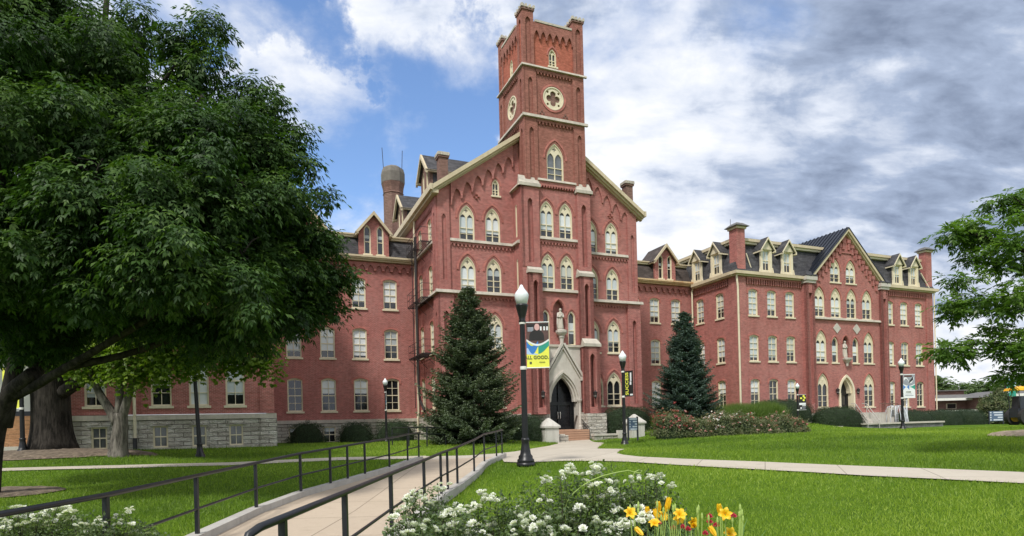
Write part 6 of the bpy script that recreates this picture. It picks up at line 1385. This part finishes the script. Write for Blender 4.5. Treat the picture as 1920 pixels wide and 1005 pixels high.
# ---- hedges and shrubs
def shrub(name, cx, cy, rx, ry, h, n, mat, label, cat, rz=0., group=None, boxy=2.6, ls=.055, z=None, rough=.06, flowers=None, core='core_green', wild=.0, flat=True):
    zb = g1(cx, cy) if z is None else z; root = empty(name, (cx, cy, zb), rz, label, cat, group)
    e = boxy
    def sup(d):     # radius of a super-ellipsoid in direction d (upper half)
        return (np.abs(d[:, 0] / rx) ** e + np.abs(d[:, 1] / ry) ** e + np.abs(d[:, 2] / h) ** e) ** (-1 / e)
    nu, nv = 22, 9; vs = []; 
    for j in range(nv + 1):
        ph = j / nv * PI / 2
        for i in range(nu):
            th = 2 * PI * i / nu; d = np.array([[math.cos(th) * math.cos(ph), math.sin(th) * math.cos(ph), math.sin(ph)]]); r = sup(d)[0] * .90; vs.append(tuple(d[0] * r * (1, 1, 1)))
    m = MB(); m.add(vs, [(j * nu + i, j * nu + (i + 1) % nu, (j + 1) * nu + (i + 1) % nu, (j + 1) * nu + i) for j in range(nv) for i in range(nu)], core); m.add([(v[0], v[1], -.2) for v in vs[:nu]] + vs[:nu], [(i, (i + 1) % nu, nu + (i + 1) % nu, nu + i) for i in range(nu)], core)
    m.build('stems', root, True)  # a closed dark core hull filling the shrub under its leaves, no modelled stems
    d = rand_dirs(n * 2); d[:, 0] *= rx; d[:, 1] *= ry; d[:, 2] = np.abs(d[:, 2]) * h; d /= np.linalg.norm(d, axis=1, keepdims=True); d = d[:n]; r = sup(d)
    lump = 1 + rough * (np.sin(d[:, 0] * 9 + cx) * np.sin(d[:, 1] * 8 + cy) + np.sin(d[:, 2] * 11) * .5) + wild * np.abs(rng.normal(size=n)) * .6
    P = d * (r * lump * (.86 + .16 * rng.random(n)))[:, None]; nm = d / (np.array([rx, ry, h]) ** 1.2); nm /= np.linalg.norm(nm, axis=1, keepdims=True)
    D = nm * .6 + rand_dirs(n) * .8 + np.array([0, 0, .25]); L = ls * (.7 + .7 * rng.random(n))
    leaf_object('leaves', P, D, nm + rand_dirs(n) * .5, L, L * .55, [mat], parent=root, var=.3 + .35 * (lump - 1) / max(rough, .01) * .5 + .5 * rng.random(n))
    if flowers:
        fm, nf, fs = flowers; kk = rng.choice(n, nf); F = P[kk] * 1.03; FP = []; FD = []; FN = []; FL = []
        for q in range(nf):
            if F[q][2] < h * .3: continue
            cc = F[q]; nrm = nm[kk[q]] + np.array([0, 0, .4])
            for w_ in range(9):
                a = rng.random() * 2 * PI; dv = np.array([math.cos(a), math.sin(a), .3 * rng.random()]); FP.append(cc + rng.normal(size=3) * fs * .25); FD.append(dv + nrm * .4); FN.append(nrm + rng.normal(size=3) * .4); FL.append(fs * (.6 + .5 * rng.random()))
        FL = np.array(FL); mi = None; mats = fm if isinstance(fm, list) else [fm]
        leaf_object('blossoms', np.array(FP), np.array(FD), np.array(FN), FL, FL * .8, mats, mi=(rng.integers(0, len(mats), len(FL)) if len(mats) > 1 else None), parent=root)
    return root
HS = lambda s, c: hall(s, c)[:2]
# clipped hedges
for s_, c_, rx, ry, h, lab in ((16.9, 38.7, 1.75, 1.3, 1.75, 'clipped dark hedge left of the entrance beside the spruce'), (25.9, 39.5, 2.1, 1.1, 1.95, 'clipped dark hedge right of the entrance behind the pillar'), (40.9, 38.9, 3.1, 1.2, 1.75, 'clipped hedge under the first windows of the right wing'), (46.3, 38.1, 2.7, 1.25, 1.65, 'clipped hedge left of the stone staircase of the right wing')):
    x, y = HS(s_, c_); shrub('hedge', x, y, rx, ry, h, 15000, 'hedge_leaf', lab, 'hedge', A_, 'clipped dark hedges along the building', 3.2)
for s_, c_, rx, lab in ((57.7, 39.3, 2.3, 'rounded yew right of the fountain, nearest to the grey wall'), (61.6, 39.0, 2.2, 'rounded yew, middle one of the three at the right corner'), (64.6, 38.7, 2.0, 'rounded yew, last one before the far lawn')):
    x, y = HS(s_, c_); shrub('yew_shrub', x, y, rx, 1.5, 1.62, 12000, 'yew_leaf', lab, 'shrub', A_, 'rounded yews right of the fountain', 2.7, z=g1(x, y) - .1)
for u, v, D, rx, h, lab in ((576, 831, 43, 1.25, 1.45, 'dark round shrub against the stone base, between the basement windows'), (668, 829, 43.5, 1.25, 1.4, 'dark round shrub left of the small lamp post'), (742, 828, 43.5, 1.5, 1.5, 'low dark shrub behind the dark railing')):
    p = at(u, v, D); shrub('round_shrub', p.x, p.y, rx, .9, h, 7000, 'hedge_leaf', lab, 'shrub', A_, 'dark shrubs along the stone base', 2.2, rough=.14, wild=.10)
# strip of tall ornamental grass behind the roses
def grass_strip():
    n = 26000; s_ = rng.uniform(27.5, 38.6, n); c_ = rng.uniform(36.4, 38.6, n); X = s_ * ca - c_ * sa; Y = s_ * sa + c_ * ca; Z = gz(X, Y)
    o = leaf_object('ornamental_grass', np.stack([X, Y, Z], 1), rng.normal(size=(n, 3)) * .28 + np.array([0, 0, 1.]), rng.normal(size=(n, 3)), 1.05 + .5 * rng.random(n) + .12 * np.sin(s_ * 2.2), .035, ['ornamental_grass'], tri=True)
    tag(o, 'tall yellow-green ornamental grass behind the pink roses', None, None, 'stuff')
grass_strip()
roses = [(1258, 818, 37.2, 1.15, 1.35, ['petal_pink', 'petal_red'], 60, 'rose bush with coral pink blossoms, leftmost of the row'), (1305, 820, 37.5, 1.0, .98, ['petal_pink'], 26, 'dusty pink rose bush next to the leftmost one'), (1352, 816, 38, 1.05, 1.3, ['petal_pink', 'petal_white'], 50, 'rose bush with pale pink and white blossoms'), (1388, 815, 38.5, .9, 1.22, ['petal_red', 'petal_white'], 22, 'rose bush with one deep red cluster and white blossoms'), (1425, 816, 39, 1.0, .95, ['petal_pink'], 16, 'mostly green rose bush in the middle of the right half of the row'), (1462, 813, 40, 1.0, 1.15, ['petal_pink'], 30, 'dusty pink rose bush with brown stems near the dotted banner'), (1490, 811, 41, .75, .8, ['petal_pink', 'petal_red'], 26, 'small rose bush with coral blossoms, rightmost of the row')]
for u, v, D, rx, h, fm, nf, lab in roses:
    p = at(u, v, D); shrub('rose_bush', p.x, p.y, rx * .86, .85, h, 4600, 'rose_leaf_far', lab, 'rose bush', 0, 'pink rose bushes right of the entrance', 2.1, ls=.09, z=p.z, rough=.2, wild=.26, flowers=(fm, int(nf * 2.6), .12))
# ---- trees far off
far = [(1752, 775, 120, 95, 'leaf_far', 55), (1800, 770, 150, 70, 'leaf_far', 60), (1845, 770, 160, 75, 'leaf_far', 66), (1900, 775, 140, 90, 'leaf_far', 60), (1960, 775, 130, 110, 'leaf_far', 70), (1775, 775, 170, 60, 'leaf_far', 40), (1872, 775, 170, 70, 'leaf_far', 44)]
flab = ['tall rounded tree just beyond the right corner of the building', 'pale green tree over the left end of the low brown building', 'broad tree behind the hatch of the low brown building', 'dense tree above the far lamp post', 'dark tree beyond the yellow canopy', 'distant low tree between the first two', 'distant tree over the right end of the low brown building']
for i, (u, v, D, hpx, mt, wpx) in enumerate(far):
    b = at(u, 790, D); b.z = .2; H = (at(u, 790 - hpx, D).z) - .2; Rr = wpx * D / F_PX * .55
    c = []; r = []
    for k in range(9): a = random.uniform(0, 2 * PI); q = random.uniform(0, .6); c.append((b.x + math.cos(a) * Rr * q, b.y + math.sin(a) * Rr * q, b.z + H * random.uniform(.38, .80))); r.append(Rr * random.uniform(.35, .6))
    crown_tree('distant_tree', b, b + Vector((0, 0, H * .5)), .35, .2, [], None, 1500, mt, flab[i], .5, .9, 1.2, group='trees beyond the right lawn', lobes_w=(c, r), nleaf=5, asp=.6, seed=i)
b = at(1875, 795, 62); b.z = g1(b.x, b.y)
shrub('small_round_tree', b.x, b.y, 1.9, 1.7, 3.4, 5000, 'rose_leaf_far', 'small grey-green round tree before the low brown building', 'small tree', 0, None, 2.0, ls=.2, rough=.12, wild=.05)
# ---- lawn grass blades
def blades():
    n = 420000; Y = 4.5 + 44 * rng.random(n) ** 1.7; half = 1010 / F_PX * Y; X = (rng.random(n) * 2 - 1) * half
    lp = np.array([(p[0], p[1]) for p in ramp_poly]); grow = np.array([(p[0] - .22, p[1]) for p in RL] + [(p[0] + .22, p[1]) for p in reversed(RR)])
    keep = ~inpoly(X, Y, grow) & ~inpoly(X, Y, np.array(PLAZA)) & ~inpoly(X, Y, np.array(lp_))
    s_ = X * ca + Y * sa; c_ = -X * sa + Y * ca
    keep &= ~((c_ > 37.3) & (s_ < 2)) & ~((c_ > 40.8)) & ~((s_ > 18.8) & (s_ < 22.4) & (c_ > 37.5)) & ~((s_ > 46.5) & (c_ > 36.2))
    for cx, cy, rr in ((at(110, 848, 26.5).x - .5, 26, 3.2), (22.2, 25.3, 1.7), (at(20, 925, 15.5).x - .9, 15.5, 1.2)): keep &= np.hypot(X - cx, (Y - cy) * 1.4) > rr
    X, Y = X[keep], Y[keep]; n = len(X); Z = gz(X, Y) - .005
    L = (.040 + .035 * rng.random(n)) * (1 + .25 * np.sin(X * .9) * np.sin(Y * .7)) * (1 + Y / 40); Wd = .006 * (1 + Y / 9)
    v = .40 + .22 * np.sin(X * .21 + 1.3 * np.sin(Y * .17)) * np.sin(Y * .13 + .6) + .20 * np.sin(X * .55 + np.sin(Y * .3) * 2) * np.sin(Y * .42 + X * .1) + .20 * rng.normal(size=n)
    o = leaf_object('grass', np.stack([X, Y, Z], 1), rng.normal(size=(n, 3)) * .42 + np.array([0, 0, 1.]), rng.normal(size=(n, 3)), L, Wd, ['grass_blade'], tri=True, var=v)
    tag(o, 'short bright green lawn grass', None, None, 'stuff')
blades()
# ------------------------------------------------------------------ flower beds in the foreground
def blossom_mesh(name, mat, R=.03, petals=16, seed=0, cup=.5):
    r = np.random.default_rng(seed); P = []; D = []; N_ = []; L = []
    for k in range(petals):
        ring = k / petals; a = k * 2.4 + r.normal() * .15; el = .15 + 1.15 * (1 - ring); d = np.array([math.cos(a) * math.cos(el), math.sin(a) * math.cos(el), math.sin(el)])
        P.append(d * R * .12); D.append(d); N_.append(np.array([-math.cos(a) * math.sin(el), -math.sin(a) * math.sin(el), math.cos(el)])); L.append(R * (.62 + .45 * ring))
    L = np.array(L); o = leaf_object(name, np.array(P), np.array(D), np.array(N_), L, L * .95, [mat], fold=-.18); me = o.data; bpy.data.objects.remove(o); return me
simple('vine_green', (.34, .46, .12), .5, .1)
WB = [blossom_mesh('blossom', 'petal_white', .030, 18, s) for s in range(4)]; RB = [blossom_mesh('blossom', 'petal_red', .030, 14, s) for s in range(2)]
def rose(u, v, D, rx, ry, label, heads, hmin=.35, nleaf=9000, extra=None, colour='w'):
    """rose bush whose top shows near pixel (u, v) at depth D; heads: pixel places of flower clusters"""
    top = at(u, v, D); zb = g1(top.x, top.y); H = max(.3, top.z - zb); root = empty('rose_bush', (top.x, top.y, zb), 0, label, 'rose bush', 'white rose bushes beside the ramp'); base = Vector((top.x, top.y, zb))
    m = MB(); tips = []
    for k in range(34):
        a = random.uniform(0, 2 * PI); q = random.random() ** .5; tip = Vector((math.cos(a) * rx * q, math.sin(a) * ry * q, H * (1 - .45 * q * q) * random.uniform(.75, 1.02))); b0 = Vector((tip.x * .25, tip.y * .25, 0)); tips.append((b0, tip))
    hp = []
    for (hu, hv, hD) in heads:
        p = at(hu, hv, hD) - base; hp.append(p); tips.append((Vector((p.x * .3, p.y * .3, 0)), p - Vector((0, 0, .01))))
    LPs = []; LDs = []; LNs = []; LLs = []; LVs = []
    for b0, tip in tips:
        mid = b0.lerp(tip, .5) + Vector((random.uniform(-.05, .05), random.uniform(-.05, .05), .05)); m.tube([b0, mid, tip], [.006, .004, .0022], 'lily_stem' if False else 'twig', 4, False)
        n = 20
        for i in range(n):
            t = .35 + .65 * random.random(); p = (b0.lerp(mid, t * 2) if t < .5 else mid.lerp(tip, t * 2 - 1)); a = random.uniform(0, 2 * PI); ax = np.array([math.cos(a), math.sin(a), random.uniform(-.1, .6)]); ax /= np.linalg.norm(ax); sd = np.cross(ax, [0, 0, 1.]); sd /= np.linalg.norm(sd) + 1e-9; s_ = random.uniform(.05, .085); vv = random.random() * .6
            for w_, (t2, sg) in enumerate(((.4, -1), (.4, 1), (.75, -1), (.75, 1), (1., 0))):
                LPs.append(np.array(p) + ax * s_ * t2); LDs.append(ax * .7 + sd * sg * .8 + np.array([0, 0, -.15])); LNs.append(np.array([0, 0, 1.]) + rng.normal(size=3) * .3); LLs.append(s_ * .42); LVs.append(vv + .3 * t + .15 * random.random())
    m.build('stems', root)
    # body foliage
    n = nleaf; a = rng.random(n) * 2 * PI; q = rng.random(n) ** .5; hz = H * (1 - .45 * q * q) * (.15 + .82 * rng.random(n) ** .7) * (1 + .12 * np.sin(a * 5 + q * 4))
    B = np.stack([np.cos(a) * rx * q, np.sin(a) * ry * q, hz], 1); Dd = rand_dirs(n) + np.array([0, 0, .2]); LPs = np.concatenate([np.array(LPs), B]); LDs = np.concatenate([np.array(LDs), Dd]); LNs = np.concatenate([np.array(LNs), rand_dirs(n) * .7 + np.array([0, 0, 1.])]); LLs = np.concatenate([np.array(LLs), .022 + .022 * rng.random(n)]); LVs = np.concatenate([np.array(LVs), .65 * rng.random(n)])
    leaf_object('leaves', LPs, LDs, LNs, LLs, LLs * .6, ['rose_leaf'], parent=root, var=LVs)
    cnt = 0
    for p in hp:
        for q in range(random.choice((3, 4, 5, 6))):
            if cnt >= 98: break
            o = link('blossom', random.choice(WB if colour == 'w' else RB), root, p + Vector((random.gauss(0, .034), random.gauss(0, .034), random.gauss(0, .016)))); o.rotation_euler = (random.uniform(-.7, .7), random.uniform(-.7, .7), random.uniform(0, 6)); s_ = random.uniform(.7, 1.15); o.scale = (s_, s_, s_); cnt += 1
    return root
J = lambda L, D, dj=.25: [(u, v, D + random.uniform(-dj, dj)) for u, v in L]
rose(1040, 900, 5.0, .62, .45, 'tall white rose bush in the middle of the bed, left of the curling tendril', J([(1022, 897), (1050, 890), (1066, 878), (1062, 887), (1025, 905), (1098, 902), (1112, 912), (1020, 942), (1030, 968), (1075, 960), (1090, 952), (1012, 975), (1074, 980), (1140, 905), (1100, 928)], 5.0))
rose(1130, 882, 5.3, .62, .45, 'tallest white rose bush, its top flowers above the others', J([(1117, 874), (1124, 880), (1106, 886), (1114, 877), (1164, 900), (1185, 900), (1143, 922), (1156, 920), (1140, 930), (1168, 935), (1152, 955), (1160, 975), (1130, 990)], 5.2))
rose(1215, 895, 5.4, .40, .36, 'leafy green rose bush with a few white blossoms at the right end of the bed', J([(1210, 895), (1229, 895), (1253, 912), (1246, 938), (1228, 897)], 5.3), nleaf=9500)
rose(930, 935, 4.9, .62, .42, 'white rose bush in the left middle of the bed', J([(901, 924), (918, 935), (930, 938), (886, 955), (897, 950), (970, 958), (925, 985), (890, 995), (938, 937), (988, 990), (1000, 988), (860, 962)], 4.9))
rose(800, 925, 4.7, .42, .40, 'white rose bush close to the right handrail', J([(770, 932), (785, 928), (822, 920), (830, 915), (800, 940), (812, 942), (775, 942), (825, 960), (840, 955), (760, 950), (742, 965), (770, 970), (800, 985), (832, 965), (848, 960), (790, 955), (755, 985), (735, 990)], 4.7))
rose(850, 965, 4.2, .50, .35, 'low white rose bush at the bottom edge beside the kerb', J([(790, 985), (815, 990), (845, 985), (870, 1000), (830, 972), (852, 960), (745, 968), (765, 995), (905, 1003), (880, 985)], 4.2))
rose(1000, 975, 3.9, .45, .32, 'low white rose bush with large blossoms at the bottom edge', J([(1000, 975), (985, 985), (1010, 985), (995, 995), (1030, 1000), (1060, 995), (970, 1000), (1085, 990)], 3.9, .1))
rose(1150, 985, 4.2, .45, .32, 'low rose bush between the tall bushes and the yellow lilies', J([(1155, 975), (1165, 990), (1184, 982), (1125, 975), (1140, 1000), (1200, 960), (1215, 975)], 4.2))
rose(40, 955, 6.6, 1.1, .5, 'white rose bush at the lower left corner behind the left handrail', J([(u, v) for u, v in zip(np.linspace(5, 160, 26), 950 + 42 * rng.random(26))] + [(12, 950), (35, 958), (60, 952), (108, 948)], 6.5))
rose(190, 970, 6.3, .85, .45, 'sparser white rose bush right of the corner one', J([(243, 956), (218, 968), (175, 975), (187, 974), (200, 985), (160, 985), (225, 985), (243, 983), (170, 998), (205, 1000), (140, 975), (258, 1000), (130, 960)], 6.3))
# the tendril with a loop
m = MB(); T = [(1060, 952), (1064, 940), (1075, 925), (1090, 912), (1108, 901), (1130, 892), (1155, 886), (1178, 882), (1192, 886), (1200, 887), (1204, 883), (1198, 881), (1190, 885), (1187, 893)]
P_ = [at(u, v, 4.9) for u, v in T]; b0 = at(1062, 1000, 4.9); b0.z = g1(b0.x, b0.y); m.tube([b0 - P_[0] + P_[0]] + P_, [.004] * 8 + [.0035] * 7, 'vine_green', 6)
tag(place(m.build('vine')), 'pale green tendril arching over the white roses and ending in a loop', 'vine')
# daylilies
def lily_flower(open_=1.0, seed=0):
    r = random.Random(seed); m = MB()
    for k in range(6):
        a = k * PI / 3 + r.uniform(-.1, .1); w = .030 if k % 2 else .024; rows = []
        for t in (0, .25, .5, .75, 1.0):
            rad = (.006 + .070 * open_ * t ** 1.2) ; z = (.055 * math.sin(min(2.3, t * 2.3)) if open_ > .5 else .10 * t); ww = w * math.sin(PI * min(.93, .12 + t * .82)) ; d = (math.cos(a), math.sin(a)); s_ = (-d[1], d[0])
            rows.append([(d[0] * rad + s_[0] * ww * q, d[1] * rad + s_[1] * ww * q, z + (.006 if q == 0 else 0) * -1 + .003 * math.sin(t * 9 + q * 2)) for q in (-1, 0, 1)])
        vs = [p for rw in rows for p in rw]; m.add(vs, [(i * 3 + j, i * 3 + j + 1, i * 3 + j + 4, i * 3 + j + 3) for i in range(4) for j in range(2)], 'petal_yellow')
    for k in range(5): a = k * 1.25; m.tube([(0, 0, .01), (.012 * math.cos(a), .012 * math.sin(a), .075)], .0012, 'petal_yellow', 4)
    me = m.mesh('flower', True); v = me.attributes.new('var', 'FLOAT', 'FACE'); v.data.foreach_set('value', np.random.default_rng(seed).random(len(me.polygons)).astype(np.float32) * .8); return me
LF = [lily_flower(1.0, 1), lily_flower(.9, 2), lily_flower(.28, 3)]
def lily(u, v, D, label, flowers, n=120, red=()):
    top = at(u, v, D); zb = g1(top.x, top.y); base = Vector((top.x, top.y, zb)); root = empty('daylily', base, 0, label, 'daylily', 'yellow daylilies at the front of the bed'); H = top.z - zb; st = MB()
    LPv = []; F_ = []
    m = MB()
    for k in range(n):      # strap leaves
        a = random.uniform(0, 2 * PI); ln = random.uniform(.8, 1.28) * H; q = random.uniform(.12, .5); d = Vector((math.cos(a), math.sin(a), 0)); s_ = Vector((-d.y, d.x, 0)) * .010; o = d * random.uniform(0, .08); pts = [o + d * q * t ** 1.6 + Vector((0, 0, ln * (t - .28 * t ** 3))) for t in (0, .3, .6, .85, 1.0)]
        vs = []
        for i, p in enumerate(pts): w = (1, 1.1, .9, .5, .05)[i]; vs += [p - s_ * w, p + s_ * w]
        m.add(vs, [(2 * i, 2 * i + 1, 2 * i + 3, 2 * i + 2) for i in range(4)], 'lily_leaf')
    me = m.mesh('leaves'); vv = me.attributes.new('var', 'FLOAT', 'FACE'); vv.data.foreach_set('value', rng.random(len(me.polygons)).astype(np.float32)); link('leaves', me, root)
    for (fu, fv, k, tilt) in flowers:
        p = at(fu, fv + 7, D + random.uniform(-.15, .15)) - base; st.tube([Vector((p.x * .3, p.y * .3, 0)), Vector((p.x * .7, p.y * .7, p.z * .6)), p], [.005, .004, .003], 'vine_green', 5); f = link('flower', LF[k], root, p); f.scale = (.58, .58, .58); f.rotation_euler = (1.0 + random.uniform(-.3, .3) if tilt is None else tilt, random.uniform(-.3, .3), random.uniform(-.5, .5))
        if k == 2: f.scale = (.6, .6, .72)
    for k in range(9):
        q = at(u + random.uniform(-35, 35), v + random.uniform(-2, 30), D) - base; st.tube([Vector((q.x * .4, q.y * .4, 0)), q], [.004, .003], 'vine_green', 5); st.lathe([(.002, 0), (.008, .02), (.007, .04), (.001, .055)], tuple(q), 'vine_green', 6)
    st.build('stems', root)
    for (fu, fv) in red: f = link('blossom', random.choice(RB), root, at(fu, fv, D) - base); f.scale = (.75,) * 3; f.rotation_euler = (.8, 0, 0)
lily(1212, 955, 4.1, 'yellow daylily clump at the left of the lilies, beside the white roses', [(1181, 957, 0, None), (1214, 962, 2, .3), (1232, 966, 2, -.2), (1249, 952, 2, .1), (1236, 952, 2, .2), (1240, 962, 1, 1.2), (1205, 996, 2, -1.0), (1228, 978, 1, .6)], red=((1234, 980), (1262, 990), (1280, 988)))
lily(1285, 958, 4.0, 'yellow daylily clump in the middle with a wide open flower', [(1274, 960, 0, None), (1296, 972, 1, 1.6), (1303, 980, 2, 1.3), (1270, 966, 1, 1.3), (1252, 946, 2, 0)], red=((1290, 992), (1330, 968), (1330, 978), (1342, 985)))
lily(1358, 955, 3.95, 'yellow daylily clump at the right end with two open flowers', [(1360, 958, 0, 1.2), (1366, 994, 0, None), (1350, 958, 2, .2), (1342, 998, 2, -.6)], 45, red=((1375, 967), (1322, 1000)))
